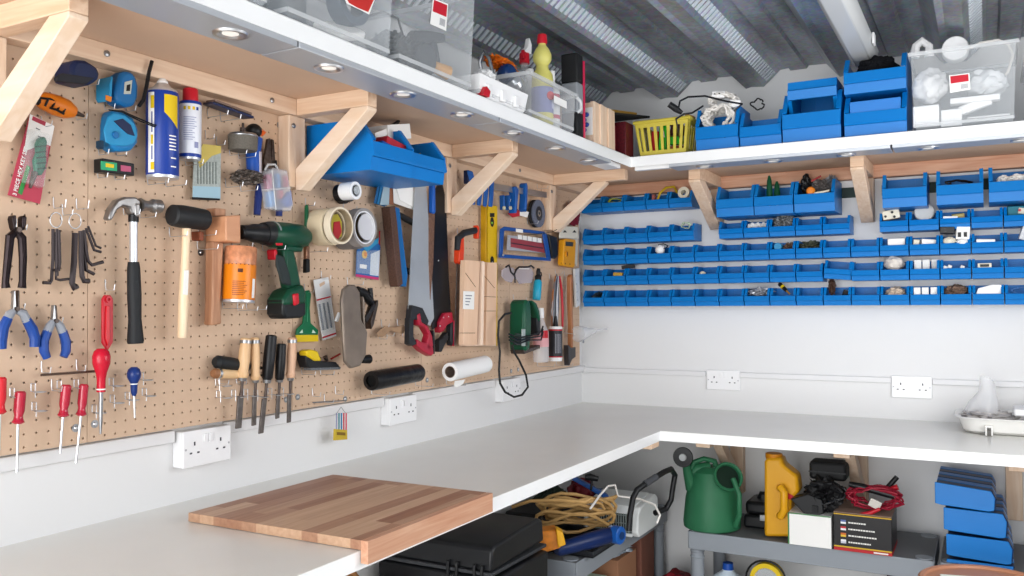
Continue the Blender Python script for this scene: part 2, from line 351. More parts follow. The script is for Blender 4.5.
# ledgers
def plank(name, lo, hi, mt, lab, cat, bolts=(), group=None):
    t = thing(name, lab, cat, group); m = MB(); m.box(lo, hi); obj('timber', m, mt, t, bev=.002)
    for p, d in bolts:
        p = Vector(p); d = Vector(d); m = MB(); m.lathe(p, p + d * .004, [(0, .007), (.6, .007), (1, .004)], 12); obj('bolt', m, STEEL, t)
    return t
plank('shelf_ledger', (.0005, -3.9, SB - .044), (.044, -.046, SB), PINE, 'long pine ledger fixed under the shelf along the pegboard', 'ledger', [((.044, y, SB - .022), (1, 0, 0)) for y in (-2.62, -2.14, -1.85, -1.18, -.78)])
plank('shelf_ledger', (.0, -.044, SB - .052), (2.3, -.0005, SB), PINEP, 'long pine ledger fixed under the shelf along the back wall', 'ledger')
PINEB = wood('pine_brace', s2l('edd8c4'), s2l('e2c6aa'), 0, 0.55, stretch=8)
def brk_left(y, lab, xe=.286, xb=.286):
    t = thing('shelf_bracket', lab, 'bracket', 'pine shelf brackets'); ya, yb = y - .038, y
    m = MB(); m.box((.0005, ya - .023, .79), (.040, yb + .002, SB - .045)); obj('upright', m, PINEZ, t, bev=.002)
    m = MB(); m.box((.045, ya, SB - .045), (xe, yb, SB)); obj('bearer', m, PINEX, t, bev=.002)
    m = MB(); m.prism([(.041, ya, .782), (.041, ya, .84), (xb - .055, ya, SB - .0455), (xb, ya, SB - .0455), (xb, ya, SB - .055), (.06, ya, .782)], (0, yb - ya, 0)); obj('brace', m, PINEB, t, bev=.002)
    for z in (.955,):
        p = Vector((.040, y - .045, z)); m = MB(); m.lathe(p, p + Vector((.004, 0, 0)), [(0, .007), (.6, .007), (1, .004)], 12); obj('bolt', m, STEEL, t)
brk_left(-2.83, 'pine shelf bracket over the hex key pack, nearest the viewer')
brk_left(-2.012, 'pine shelf bracket between the spray cans and the blue open bins')
brk_left(-1.242, 'pine shelf bracket over the yellow spirit level')
brk_left(-.44, 'pine shelf bracket over the yellow multimeter by the corner', .37, .285)
def brk_back(x, lab):
    t = thing('shelf_bracket', lab, 'bracket', 'pine shelf brackets'); xa, xb = x, x + .048
    m = MB(); m.box((xa, -.044, .80), (xb, -.0005, SB - .053)); obj('upright', m, PINEZ, t, bev=.002)
    m = MB(); m.box((xa, -.37, SB - .05), (xb, -.045, SB)); obj('bearer', m, PINEX, t, bev=.002)
    m = MB(); m.prism([(xa, -.045, .795), (xa, -.045, .85), (xa, -.29, SB - .051), (xa, -.37, SB - .051), (xa, -.37, SB - .06), (xa, -.062, .795)], (xb - xa, 0, 0)); obj('brace', m, PINEZ, t, bev=.002)
brk_back(.606, 'pine shelf bracket on the back wall beside the three large bins')
brk_back(1.226, 'pine shelf bracket on the back wall between the two sets of large bins')

m = MB(); m.box((.455, -.585, SB - .030), (.597, -.56, SB)); m.box((.36, -.795, SB - .03), (.425, -.66, SB - .012)) ; struct('trim_3', m, LAM, bev=.001)
# ================================================================ BLUE STORAGE BINS
def make_bin(w, d, h, ribs):
    """open fronted picking bin, back at y = 0, lower left back corner at the origin"""
    t = thing('storage_bin', 'blue bin', 'storage bin'); t['placed'] = 1; th = .0022
    side = [(0, .002), (-d + .012, .002), (-d + .007, .27 * h), (-d + .001, .30 * h), (-d + .004, .60 * h), (-d * .80, h), (0, h)]
    m = MB()
    for x in (0, w - th): m.prism([(x, y, z) for y, z in side], (th, 0, 0))
    m.box((th, -d + .012, .002), (w - th, 0, .002 + th)); m.box((th, -th, .004), (w - th, 0, h))
    f = [(-d + .012, .002), (-d + .007, .27 * h), (-d + .007 + th, .27 * h), (-d + .012 + th, .004)]
    m.prism([(th, y, z) for y, z in f], (w - 2 * th, 0, 0))
    for q in range(ribs): xx = w * (q + 1) / (ribs + 1); m.box((xx - .0012, -th - .002, .006), (xx + .0012, -th, h - .004))
    # rolled rim along the side tops
    for x in (-.0006, w - th - .0008): m.box((x, -d * .80, h - .004), (x + th + .0014, 0, h + .0005)); m.prism([(x, -d * .80, h), (x, -d + .003, .60 * h), (x, -d + .009, .58 * h), (x, -d * .80 + .005, h - .008)], (th + .0014 + .006 * (w / .1), 0, 0)) if x < 0 else m.prism([(x - .006 * (w / .1), -d * .80, h), (x - .006 * (w / .1), -d + .003, .60 * h), (x - .006 * (w / .1), -d + .009, .58 * h), (x - .006 * (w / .1), -d * .80 + .005, h - .008)], (th + .0014 + .006 * (w / .1), 0, 0))
    obj('bin_body', m, BLUE, t, smooth=False)
    m = MB(); m.prism([(.0004, -d + .001, .27 * h), (.0004, -d - .003, .30 * h), (.0004, -d + .004, .56 * h), (.0004, -d + .009, .57 * h), (.0004, -d + .006, .285 * h)], (w - .0008, 0, 0))
    obj('label_holder', m, BLUE, t, smooth=False)
    return t
rail_m = P('rail_metal', '2c3a38', .5, metal=.5)
def rail(x0, x1, z, h, lab):
    m = MB(); m.box((x0, -.007, z), (x1, -.0005, z + h)); m.box((x0, -.010, z + h - .004), (x1, -.007, z + h)); single('hanging_rail', m, rail_m, lab, 'rail', 'wall rails that hold the bins')
XS = [.026 + .10635 * i for i in range(17)]
ORD = 'first second third fourth fifth sixth seventh eighth ninth tenth eleventh twelfth thirteenth fourteenth fifteenth sixteenth seventeenth'.split()
small = make_bin(.1020, .125, .076, 2); km = kidmap_of(small)
big = make_bin(.1540, .205, .132, 2); kb = kidmap_of(big)
ROWZ = {1: .458, 2: .5565, 3: .652, 4: .747, 5: .893}
CONT = {(1, 0): 'holding small grey metal bits', (1, 7): 'filled with a crinkled silver packet', (1, 8): 'with a black and yellow screwdriver leaning out', (1, 10): 'with a brown cable bunch sticking up', (1, 12): 'with a beige lump inside', (1, 13): 'with white blocks inside', (1, 14): 'with a brown paper bag inside',
        (1, 15): 'holding an angular white plastic piece', (1, 16): 'holding a blue and white coil', (2, 1): 'holding a yellow and black tool', (2, 5): 'with a small beige scrap', (2, 12): 'with a white round fitting', (2, 13): 'with three white square plates', (2, 14): 'with small white bits', (2, 15): 'with a small cream and black part',
        (3, 3): 'holding a white bulb with wire', (3, 8): 'with a blue cap and brown scraps', (3, 9): 'with dark olive scraps', (3, 12): 'with a long white box', (3, 13): 'with white fittings', (3, 14): 'topped by a black box and a white socket', (3, 15): 'with a flat white pad', (3, 16): 'with a tilted white box',
        (4, 4): 'with green and white wire loops', (4, 7): 'with a clear bag of white plugs', (4, 8): 'with a grey scrunched scrap', (4, 12): 'holding a white junction box with holes', (4, 13): 'holding a big round white disc', (4, 14): 'with a yellow and white packet', (4, 16): 'with a teal and cream packet',
        (5, 1): 'with a yellow green cable', (5, 3): 'with a yellow strap hanging over', (5, 4): 'with a white tape roll'}
RN = {1: 'lowest row', 2: 'second row up', 3: 'third row up', 4: 'fourth row up', 5: 'short top row'}
firstS = True
for row in (1, 2, 3, 4, 5):
    for i in range(17):
        if row == 4 and i in (5, 11): continue
        if row == 5 and i > 4: continue
        b = small if firstS else copy_tree(small, km); firstS = False
        b['placed'] = 1
        if b is not small: ALLT.append(b)
        dx = 0
        b.location = (XS[i] - (.008 if row == 5 else 0), -.0105, ROWZ[row])
        if (row, i) == (2, 10): b.rotation_euler = (0, math.radians(5), 0); b.location.z += .012
        b['label'] = 'small blue bin %s, %s from corner, %s' % (CONT.get((row, i), 'with empty front'), ORD[i], RN[row])
        if (row, i) == (3, 14): b['label'] = 'small blue bin topped by a black box and a white socket, third row up'
        if (row, i) not in CONT: b['label'] = 'empty looking small blue bin, %s from the pegboard corner, %s' % (ORD[i], RN[row])
        b['category'] = 'storage bin'; b['group'] = 'small blue bins on the back wall'
bl = [(.676, 'large blue bin, empty, beside the back wall bracket'), (.834, 'large blue bin with dark green handles standing in it'), (.993, 'large blue bin full of grey gadgets with an orange knob'),
      (1.321, 'empty large blue bin just past the second bracket'), (1.508, 'large blue bin with black cable, in the middle of three'), (1.680, 'large blue bin with white items at the picture edge')]
for k, (x, lab) in enumerate(bl):
    b = big if k == 0 else copy_tree(big, kb)
    b['placed'] = 1
    if k: ALLT.append(b)
    b.location = (x, -.0105, .833); b['label'] = lab; b['category'] = 'storage bin'; b['group'] = 'large blue bins on the back wall'
for r_, (a, b_) in {1: (.014, 1.82), 2: (.014, 1.82), 3: (.014, 1.82)}.items(): rail(a, b_, ROWZ[r_] + .05, .018, 'dark wall rail behind the %s of small blue bins' % RN[r_])
rail(.014, .545, .747 + .05, .018, 'dark wall rail behind the five bins left of the bracket, fourth row up'); rail(.655, 1.19, .797, .018, 'dark wall rail behind the five middle bins, fourth row up'); rail(1.29, 1.85, .797, .018, 'dark wall rail past the second bracket, fourth row up')
rail(.008, .545, .943, .018, 'dark wall rail behind the short top row of small bins'); rail(.67, 1.205, .905, .042, 'dark rail behind the three large bins near the corner'); rail(1.30, 2.0, .905, .042, 'dark rail behind the three large bins past the second bracket')
# ---------------------------------------------------------------- what lies in the bins
rnd = random.Random(3)
def lump(c, sx, sy, sz, m, lab, cat, name, seed=1, amp=.25, freq=1.0, seg=16, parent=None):
    from mathutils import noise
    bm = bmesh.new(); bmesh.ops.create_icosphere(bm, subdivisions=4, radius=1.0)
    for v in bm.verts:
        p = v.co.copy(); q = 1 + amp * noise.noise(p * 2.2 * freq + Vector((seed, seed * 2, 0))) + amp * .5 * noise.noise(p * 5.5 * freq + Vector((0, seed, 3)))
        v.co = Vector((p.x * q * sx + c[0], p.y * q * sy + c[1], p.z * q * sz + c[2]))
    mb = MB(); mb.bm.free(); mb.bm = bm
    if parent: return obj(name, mb, m, parent)
    return single(name, mb, m, lab, cat)
def cb(row, i, fx=.5, fz=.62, fy=.5):   # a point inside a bin
    return Vector((XS[i] - (.008 if row == 5 else 0) + .102 * fx, -.0105 - .125 * fy, ROWZ[row] + .076 * fz))
def rbox(c, sx, sy, sz, rx=0, ry=0, rz=0):
    from mathutils import Euler
    R = Euler((rx, ry, rz)).to_matrix(); mb = MB(); mb.obox(c, R @ Vector((sx / 2, 0, 0)), R @ Vector((0, sy / 2, 0)), R @ Vector((0, 0, sz / 2))); return mb
def sbox(c, s, rot, m, lab, cat, name, bev=.002): return single(name, rbox(c, *s, *rot), m, lab, cat, bev=bev)
FOIL = P('foil', 'c9ccd2', .3, metal=.6); PAPER = P('paper', 'f0efec', .6); CREAM = P('cream', 'e2dcc8', .5); KRAFT = P('kraft', '7d6455', .8, noise=.2)
def wires(c, sx, sz, n, r, m, name, lab, cat, seed=1, sy=.02, loops=14, parent=None):
    q = random.Random(seed); pts = []; c = Vector(c)
    for k in range(n):
        a = k * 2 * PI / loops + q.uniform(-.2, .2); rr = q.uniform(.55, 1)
        pts.append(c + Vector((math.cos(a) * sx * rr, math.sin(a * .7 + seed) * sy * q.uniform(.5, 1), math.sin(a) * sz * rr)))
    out = []
    for p, q_ in zip(pts, pts[1:]):
        out += [p, p.lerp(q_, .5) + (p + q_ - 2 * c) * .04]
    mb = MB().tube(out, r, 6)
    if parent: return obj(name, mb, m, parent)
    return single(name, mb, m, lab, cat)
lump(cb(1, 0, .55, .62), .028, .03, .018, P('metal_bits', '4b5a66', .35, metal=.6, noise=.5, nscale=160), 'small grey metal fittings piled in the corner bin of the lowest row', 'metal fittings', 'metal_fittings', 2, .7, 3)
lump(cb(1, 7, .55, .80), .044, .04, .016, FOIL, 'crinkled silver packet lying on top of a bin in the lowest row', 'packet', 'foil_packet', 5, .6, 2.5)
t = thing('stubby_screwdriver', 'black and yellow screwdriver leaning out of a bin in the lowest row', 'screwdriver'); a, c_ = cb(1, 8, .28, 1.25, .6), cb(1, 8, .75, .66, .85)
m = MB().lathe(a, a.lerp(c_, .7), [(0, .006), (.08, .009), (.5, .0085), (1, .007)], 14); obj('handle', m, BLACK, t); m = MB().lathe(a.lerp(c_, .28), a.lerp(c_, .42), [(0, .0095), (1, .0095)], 14); obj('yellow_collar', m, YELLOW, t); m = MB().lathe(a.lerp(c_, .7), c_, [(0, .004), (1, .003)], 10); obj('shaft', m, P('brassy', 'c99a4a', .35, metal=.5), t)
lump(cb(1, 10, .25, 1.05, .6), .012, .012, .034, P('brown_cable', '4a3328', .6), 'brown knotted cable end sticking up from a bin in the lowest row', 'cable', 'cable_knot', 4, .7, 3)
sbox(cb(1, 10, .75, .62), (.026, .03, .03), (.2, .3, .2), BLACK, 'small black part lying beside the brown cable knot in the bin', 'part', 'black_connector')
lump(cb(1, 12, .5, .68), .036, .035, .022, P('beige_lump', 'cdb9a4', .7), 'beige putty-like lump in a bin of the lowest row', 'lump', 'putty_lump', 6, .3)
for k, fx in enumerate((.22, .5, .8)): sbox(cb(1, 13, fx, .60, .75), (.024, .02, .05), (0, 0, 0), PAPER, ['white block nearest the corner in the lowest row bin', 'middle white block in the lowest row bin', 'outer white block in the lowest row bin'][k], 'block', 'white_block')
lump(cb(1, 14, .5, .72), .040, .04, .024, KRAFT, 'crumpled brown paper bag in a bin of the lowest row', 'bag', 'paper_bag', 8, .35)
m = MB().prism([(0, 0, 0), (.035, 0, -.01), (.082, 0, -.008), (.085, 0, .034), (.055, 0, .036), (.008, 0, .022)], (0, .04, 0)); m.bm.transform(Matrix.Translation(cb(1, 15, .1, .55, .85))) if hasattr(m.bm, 'transform') else None
single('plastic_clip', m, WPLA, 'angular white plastic clip lying on a lowest row bin', 'clip', bev=.002)
wires(cb(1, 16, .5, .66, .7), .035, .018, 26, .003, P('cable_blue', '3c6fae', .4), 'cable_coil', 'blue cable coil in the last lowest row bin at the picture edge', 'cable', 3)
sbox(cb(2, 1, .62, .66, .85), (.044, .02, .016), (0, .05, 0), P('mustard', 'caa040', .4), 'yellow tool body lying on the front of a second row bin', 'tool', 'yellow_tool'); sbox(cb(2, 1, .98, 1.12, .6), (.06, .02, .016), (0, -.1, .1), BLACK, 'black tool bridging two bins above the yellow tool', 'tool', 'black_tool')
lump(cb(2, 5, .25, .62, .75), .012, .015, .008, CREAM, 'small beige scrap in a second row bin', 'scrap', 'plaster_scrap', 2)
lump(cb(2, 12, .45, .90, .6), .036, .034, .028, P('ivory', 'dcd4cc', .35), 'white rounded pipe fitting in a second row bin', 'fitting', 'pipe_fitting', 3, .18)
for k, fx in enumerate((.24, .53, .84)): sbox(cb(2, 13, fx, .82, .55), (.026, .012, .038), (.2, 0, .05), PAPER, ['first white square plate from the corner in a second row bin', 'middle of three white square plates in a second row bin', 'last of three white square plates in a second row bin'][k], 'plate', 'white_plate')
for k, (fx, fz) in enumerate(((.15, .62), (.3, .66), (.72, .62))): sbox(cb(2, 14, fx, fz, .8), (.014, .012, .012), (.3, .4, .2), PAPER, ['tiny white clip at the corner side of a second row bin', 'tiny white cube beside the white clip in a second row bin', 'tiny white clip at the far side of a second row bin'][k], 'clip', 'cable_clip')
t = thing('small_motor', 'small cream and black part in the bin beside the tiny white clips', 'part'); obj('body', rbox(cb(2, 15, .4, .66, .8), .046, .03, .018), CREAM, t, bev=.002); obj('black_face', rbox(cb(2, 15, .4, .66, .92), .03, .004, .010), BLACK, t)
c0 = cb(3, 3, .45, .80, .75); t = thing('light_bulb', 'white bulb with wire on a bin in the third row near the corner', 'bulb'); m = MB().ball(c0, .022); obj('globe', m, WPLA, t); wires(c0 + Vector((.012, 0, .014)), .022, .014, 20, .0018, BLACK, 'wire', '', '', 2, parent=t)
m = MB().lathe(cb(3, 8, .3, .72, .5), cb(3, 8, .3, .72, .9), [(0, .016), (1, .016)], 16); single('blue_puck', m, CYAN, 'bright blue cap in a third row bin', 'cap', bev=.002)
lump(cb(3, 8, .72, .68), .026, .03, .018, KRAFT, 'brown scraps beside the bright blue cap', 'scraps', 'brown_scraps', 5, .7, 2); lump(cb(3, 9, .5, .72), .042, .03, .018, P('olive', '565a48', .6, noise=.5, nscale=90), 'dark olive scraps in a third row bin', 'scraps', 'olive_scraps', 7, .7, 2)
sbox(cb(3, 12, .55, .74, .7), (.062, .04, .026), (0, 0, .12), PAPER, 'long white box in a third row bin', 'box', 'white_box'); sbox(cb(3, 13, .62, .70, .7), (.05, .04, .020), (.1, .1, .2), PAPER, 'white connector block in a third row bin', 'block', 'connector_block'); sbox(cb(3, 13, .2, .68, .7), (.022, .03, .024), (.1, .1, .2), CREAM, 'cream cube beside the white connector block', 'block', 'cream_cube')
sbox(cb(3, 14, .24, 1.22, .75), (.050, .05, .026), (0, .04, 0), BLACK, 'small black box on top of a third row bin', 'box', 'black_box')
c0 = cb(3, 14, .76, 1.05, .8); t = thing('socket_faceplate', 'white socket with square openings standing in a third row bin', 'socket'); obj('plate', rbox(c0, .046, .03, .05, 0, .08, 0), PAPER, t, bev=.002)
for dx in (-.012, .008): obj('opening', rbox(c0 + Vector((dx, -.016, -.006)), .011, .002, .018), BLACK, t)
lump(cb(3, 14, .3, .70, .85), .022, .018, .014, CREAM, 'ivory ring fitting under the small black box', 'fitting', 'ring_fitting', 2, .2); lump(cb(3, 14, .72, .62, .9), .020, .015, .011, PAPER, 'white round fitting under the white socket', 'fitting', 'round_fitting', 4, .2)
sbox(cb(3, 15, .45, .64, .8), (.062, .04, .012), (.1, .05, 0), PAPER, 'flat white pad in a third row bin', 'pad', 'white_pad'); sbox(cb(3, 16, .75, .9, .7), (.05, .03, .05), (.1, .3, .1), P('pale_grey', 'cfd2d6', .4), 'tilted pale box in a third row bin at the picture edge', 'box', 'pale_box')
wires(cb(4, 4, .55, .92, .7), .026, .018, 22, .0028, P('mint', 'b8cdb4', .5), 'wire_loops', 'pale green and white wire loops on a fourth row bin', 'wire', 6)
for k in range(7): lump(cb(4, 7, .14 + .115 * k, .70 + .05 * (k % 2), .6), .0085, .012, .010, PAPER, 'one of the white wall plugs, heaped in the bin beside the scrunched scrap', 'wall plug', 'wall_plug', k, .4, 2)['group'] = 'white wall plugs'
lump(cb(4, 8, .5, .86, .6), .040, .034, .030, P('grey_scrap', '77797a', .5, noise=.6, nscale=70), 'grey scrunched wire wool ball in a fourth row bin', 'wire wool', 'wire_wool', 5, .5, 2)
c0 = cb(4, 12, .38, .92, .7); t = thing('junction_box', 'white junction box with round holes in a fourth row bin', 'junction box'); obj('box_body', rbox(c0, .062, .04, .036, 0, -.15, .1), CREAM, t, bev=.003)
for dx, dz in ((-.018, -.008), (.006, .008), (.014, -.010)): m = MB().lathe(c0 + Vector((dx, -.018, dz)), c0 + Vector((dx, -.0235, dz)), [(0, .005), (1, .005)], 10); obj('hole', m, BLACK, t)
c0 = cb(4, 13, .5, .95, .5); m = MB().lathe(c0, c0 + Vector((0, -.018, .004)), [(0, .034), (.1, .036), (.8, .036), (1, .033)], 30); single('jar_lid', m, P('grey_white', 'd2d2cf', .3), 'big round white lid standing in a fourth row bin', 'lid')
sbox(cb(4, 14, .6, .70, .6), (.042, .03, .018), (.2, -.1, .1), P('straw', 'd8c27a', .5), 'yellow packet in a fourth row bin', 'packet', 'yellow_packet'); sbox(cb(4, 14, .35, .60, .85), (.05, .02, .012), (.1, .05, 0), PAPER, 'white strip in front of the yellow packet', 'strip', 'white_strip')
t = thing('teal_packet', 'teal packet with cream patch and red dot at the picture edge', 'packet'); obj('packet_body', rbox(cb(4, 16, .5, .80, .6), .08, .02, .04, .2, 0, 0), P('teal', '1f7f92', .5), t, bev=.003); obj('cream_patch', rbox(cb(4, 16, .62, .78, .7), .034, .004, .022, .2, .2, 0), CREAM, t, bev=.003); m = MB().lathe(cb(4, 16, .5, .82, .74), cb(4, 16, .5, .82, .76), [(0, .005), (1, .005)], 10); obj('red_dot', m, RED, t)
wires(cb(5, 1, .45, .72, .6), .032, .012, 16, .003, P('lime', 'b5c43a', .5), 'thin_cable', 'thin yellow green cable in the short top row', 'cable', 2)
p = [cb(5, 3, .45, .55, .8), cb(5, 3, .62, .95, .9), cb(5, 3, .85, 1.25, .8), cb(5, 3, 1.12, 1.32, .6), cb(5, 3, 1.2, 1.0, .4)]; m = MB().tube(p, .0055, 8); single('yellow_strap', m, P('strap_yellow', 'd9b423', .45), 'yellow strap arching between two bins of the short top row', 'strap')
sbox(cb(5, 3, .3, .70, .8), (.012, .03, .03), (.1, .1, 0), P('grey_red', 'a0564c', .5), 'reddish tag in the bin under the yellow strap', 'tag', 'red_tag')
c0 = cb(5, 4, .58, .85, .55); m = MB().lathe2(c0, c0 + Vector((0, -.03, .004)), [(0, .012), (0, .026), (1, .026), (1, .012), (0, .012)], 26); single('white_tape', m, CREAM, 'white tape roll in the last small bin of the top row', 'tape roll')
# large bins
def gb(k, fx, fz, fy=.5): return Vector((bl[k][0] + .154 * fx, -.0105 - .205 * fy, .833 + .132 * fz))
for k, (fx, s_) in enumerate(((.30, 0), (.40, .1))):
    a, c_ = gb(1, fx + s_, .45, .6), gb(1, fx - .02 + s_, 1.3 - s_ * 2, .55); t = thing('green_handled_tool', ['dark green handle standing tall in a large blue bin', 'shorter dark green handle leaning beside the tall one'][k], 'tool'); m = MB().lathe(a, c_, [(0, .012), (.4, .013), (.8, .010), (1, .004)], 14); obj('handle', m, GREEN, t); m = MB().lathe(a - Vector((0, 0, .02)), a, [(0, .004), (1, .005)], 10); obj('pale_tip', m, CREAM, t)
G = P('gadget_grey', '6f6a68', .5, noise=.4, nscale=60)
lump(gb(2, .62, .82, .5), .036, .04, .032, G, 'grey greasy motor part heaped in a large blue bin', 'part', 'motor_part', 4, .5, 2); lump(gb(2, .2, .95, .5), .020, .03, .04, BLACK, 'black trigger grip standing in a large blue bin', 'grip', 'trigger_grip', 6, .35); lump(gb(2, .84, .95, .5), .020, .03, .026, P('tin', '8d9096', .4, metal=.5, noise=.3), 'silvery bracket on the far side of a large blue bin', 'bracket', 'tin_bracket', 9, .6, 2)
a = gb(2, .40, .66, .85); m = MB().lathe(a, a + Vector((0, -.02, 0)), [(0, .017), (.7, .017), (1, .012)], 16); single('orange_dial', m, ORANGE, 'orange knob at the front of a large blue bin', 'knob')
m = MB().tube([gb(2, .5, .585, .92), gb(2, .68, .60, .93), gb(2, .86, .64, .9)], .004, 8); single('white_rod', m, CREAM, 'pale rod lying on the lip of a large blue bin', 'rod'); m = MB().tube([gb(2, .38, 1.0, .7), gb(2, .62, 1.14, .7)], .0035, 8); single('striped_pencil', m, P('pencil_red', 'b8383d', .4), 'red pencil lying across the grey parts in a large blue bin', 'pencil')
wires(gb(4, .5, .66, .6), .055, .014, 26, .004, BLACK, 'black_cable', 'black cable coiled in a large blue bin', 'cable', 9)
for k, (fx, sx) in enumerate(((.3, .04), (.62, .06))): lump(gb(5, fx, .68, .6), sx / 2, .03, .015, PAPER, ['small white part in the bin at the picture edge', 'longer white part in the bin at the picture edge'][k], 'part', 'white_part', k + 2, .4)
# ================================================================ ON THE SHELF
def DP(u, v, dep): return CAM_LOC + _ray(u, v) * dep     # a point at a given depth in front of the lens
CLR = clearplastic('clear_box', (.80, .84, .87), .24, .12); CLRD = clearplastic('clear_box_rim', (.80, .82, .83), .42, .2); FROST = clearplastic('frosted_plastic', (.86, .88, .90), .24, .3)
def storage_box(x0, x1, y0, y1, z0, z1, tp, lab, lid=False, grp='clear plastic storage boxes', m_=None, name='storage_box', rim=True):
    """open clear tub, wider at the top by tp; thin walls"""
    t = thing(name, lab, 'storage box', grp); m_ = m_ or CLR; th = .002
    def ringpts(z, e, i): return [(x0 - e + i, y0 - e + i, z), (x1 + e - i, y0 - e + i, z), (x1 + e - i, y1 + e - i, z), (x0 - e + i, y1 + e - i, z)]
    bm = MB(); o0 = ringpts(z0 + .002, 0, .006); o1 = ringpts(z0 + .012, 0, 0); o2 = ringpts(z1, tp, 0)
    for A, B in ((o0, o1), (o1, o2)):
        for k in range(4): bm.face([A[k], A[(k + 1) % 4], B[(k + 1) % 4], B[k]])
    bm.face(o0); obj('tub', bm, m_, t, smooth=False)
    if rim:
        m = MB(); e = tp + .008
        for a, b in (((x0 - e, y0 - e), (x1 + e, y0 - tp)), ((x0 - e, y1 + tp), (x1 + e, y1 + e)), ((x0 - e, y0 - tp), (x0 - tp, y1 + tp)), ((x1 + tp, y0 - tp), (x1 + e, y1 + tp))): m.box((a[0], a[1], z1 - .010), (b[0], b[1], z1 + .002))
        obj('rim', m, CLRD, t, smooth=False)
    # moulded foot line around the base
    m = MB(); i = -.0015
    for a, b in (((x0 + i, y0 + i), (x1 - i, y0)), ((x1, y0 + i), (x1 - i, y1 - i))): m.box((a[0], a[1], z0 + .012), (b[0], b[1], z0 + .022))
    obj('foot_band', m, CLRD, t, smooth=False)
    return t
Z0 = ST + .0016
def price_label(t, pts, red_frac=.45, barcode=True, out=(1, 0, 0)):
    """white shelf-box label with a red upper block; pts = four corners (tl, tr, br, bl)"""
    tl, tr, br, bl_ = map(Vector, pts); n = (tr - tl).cross(bl_ - tl).normalized(); n = n if n.dot(Vector(out)) > 0 else -n
    l = obj('paper_label', MB().prism([tl, tr, br, bl_], n * .0006), PAPER, t, smooth=False)
    def q(a, b): return tl.lerp(tr, a).lerp(bl_.lerp(br, a), b) + n * .0007
    obj('red_block', MB().prism([q(.06, .06), q(.94, .06), q(.94, red_frac), q(.06, red_frac)], n * .0003), P('label_red', 'd81f34', .5), l, smooth=False)
    if barcode:
        m = MB()
        for k in range(7): m.prism([q(.55 + .05 * k, red_frac + .12), q(.575 + .05 * k, red_frac + .12), q(.575 + .05 * k, .88), q(.55 + .05 * k, .88)], n * .0003)
        obj('barcode', m, P('ink_grey', '8a8d94', .6), l, smooth=False)
# nearest box, only its corner shows
storage_box(.10, .440, -2.92, -2.56, Z0, Z0 + .26, .012, 'clear storage box at the near end of the shelf, mostly out of view')
ta = storage_box(.08, .440, -2.50, -2.165, Z0, Z0 + .27, .010, 'clear box with a torn red sticker, on the shelf above the drill')
tb = storage_box(.08, .440, -2.125, -1.80, Z0, Z0 + .27, .010, 'clear box with a red and white label and tools inside')
# torn red sticker
m = MB(); x = .4500; pts = [LW(u, v, x) for u, v in ((341, -12), (379, -12), (368, 12), (358, 8), (349, 3))]; m.prism(pts, (.0008, 0, 0)); obj('torn_red_sticker', m, P('sticker_red', 'd8352f', .5), ta, smooth=False)
m = MB(); pts = [LW(u, v, .4495) for u, v in ((339, -12), (379, -12), (369, 14.5), (359, 9.5), (347, 4))]; m.prism(pts, (.0006, 0, 0)); obj('torn_paper_edge', m, PAPER, ta, smooth=False)
price_label(tb, [LW(u, v, .4492) for u, v in ((433, -2), (448, 4), (446, 31), (430, 24))], .50)
# contents of the boxes
pcs = [('grey_case', (.24, -2.37, Z0 + .09), (.14, .15, .14), (0, 0, .15), P('case_grey', '7f868b', .5), 'grey case inside the clear box with the torn sticker', 'case'),
       ('white_dish', (.37, -2.26, Z0 + .05), (.08, .10, .02), (.4, .5, .2), PAPER, 'white dish inside the clear box with the torn sticker', 'dish')]
for n_, c, s_, r_, m_, l, k_ in pcs: sbox(c, s_, r_, m_, l, k_, n_, .006)
t = thing('hose_coil', 'dark round disc-like hose coil in the clear box with the torn sticker', 'hose'); m = MB(); c = Vector((.38, -2.24, Z0 + .12))
m.lathe2(c - Vector((.02, 0, 0)), c + Vector((.02, 0, 0)), [(0, .035), (0, .055), (1, .055), (1, .035), (0, .035)], 24); obj('coil', m, P('slate', '4f5f70', .5), t)
lump((.36, -2.055, Z0 + .058), .055, .04, .045, P('chain_grey', '555a5e', .4, metal=.5, noise=.5, nscale=120), 'heap of grey chain inside the clear box with the label', 'chain', 'chain_heap', 3, .5, 3)
t = thing('angle_tool', 'dark grey tool with yellow collar seen through the clear labelled box', 'power tool'); dk = P('charcoal', '3a4048', .5)
m = MB().tube([(.38, -2.00, Z0 + .07), (.36, -1.95, Z0 + .12), (.36, -1.88, Z0 + .14), (.37, -1.83, Z0 + .15)], [.016, .02, .018, .012], 10); obj('arm', m, dk, t)
m = MB().lathe((.37, -1.96, Z0 + .055), (.41, -1.96, Z0 + .055), [(0, .042), (.8, .045), (1, .04)], 20); obj('gear_head', m, dk, t)
m = MB().tube([(.36, -1.87, Z0 + .13), (.37, -1.87, Z0 + .05)], [.016, .02], 10); obj('neck', m, dk, t)
m = MB().tube([(.385, -1.90, Z0 + .055), (.40, -1.85, Z0 + .045)], [.014, .02], 12); obj('yellow_collar', m, P('amber', 'e0a040', .4), t)
m = MB().tube([(.33, -2.14, Z0 + .12), (.36, -2.08, Z0 + .15), (.36, -2.02, Z0 + .15), (.35, -1.98, Z0 + .11)], .003, 8); single('thin_cable', m, BLACK, 'thin black cable inside the labelled clear box', 'cable')
m = MB().prism([(.452, -1.748, Z0 + .002), (.452, -1.715, Z0 + .001), (.452, -1.708, Z0 + .02), (.452, -1.73, Z0 + .03)], (-.06, 0, 0)); single('red_clip', m, RED, 'small red clip on the shelf edge between box and white basket', 'clip', bev=.002)
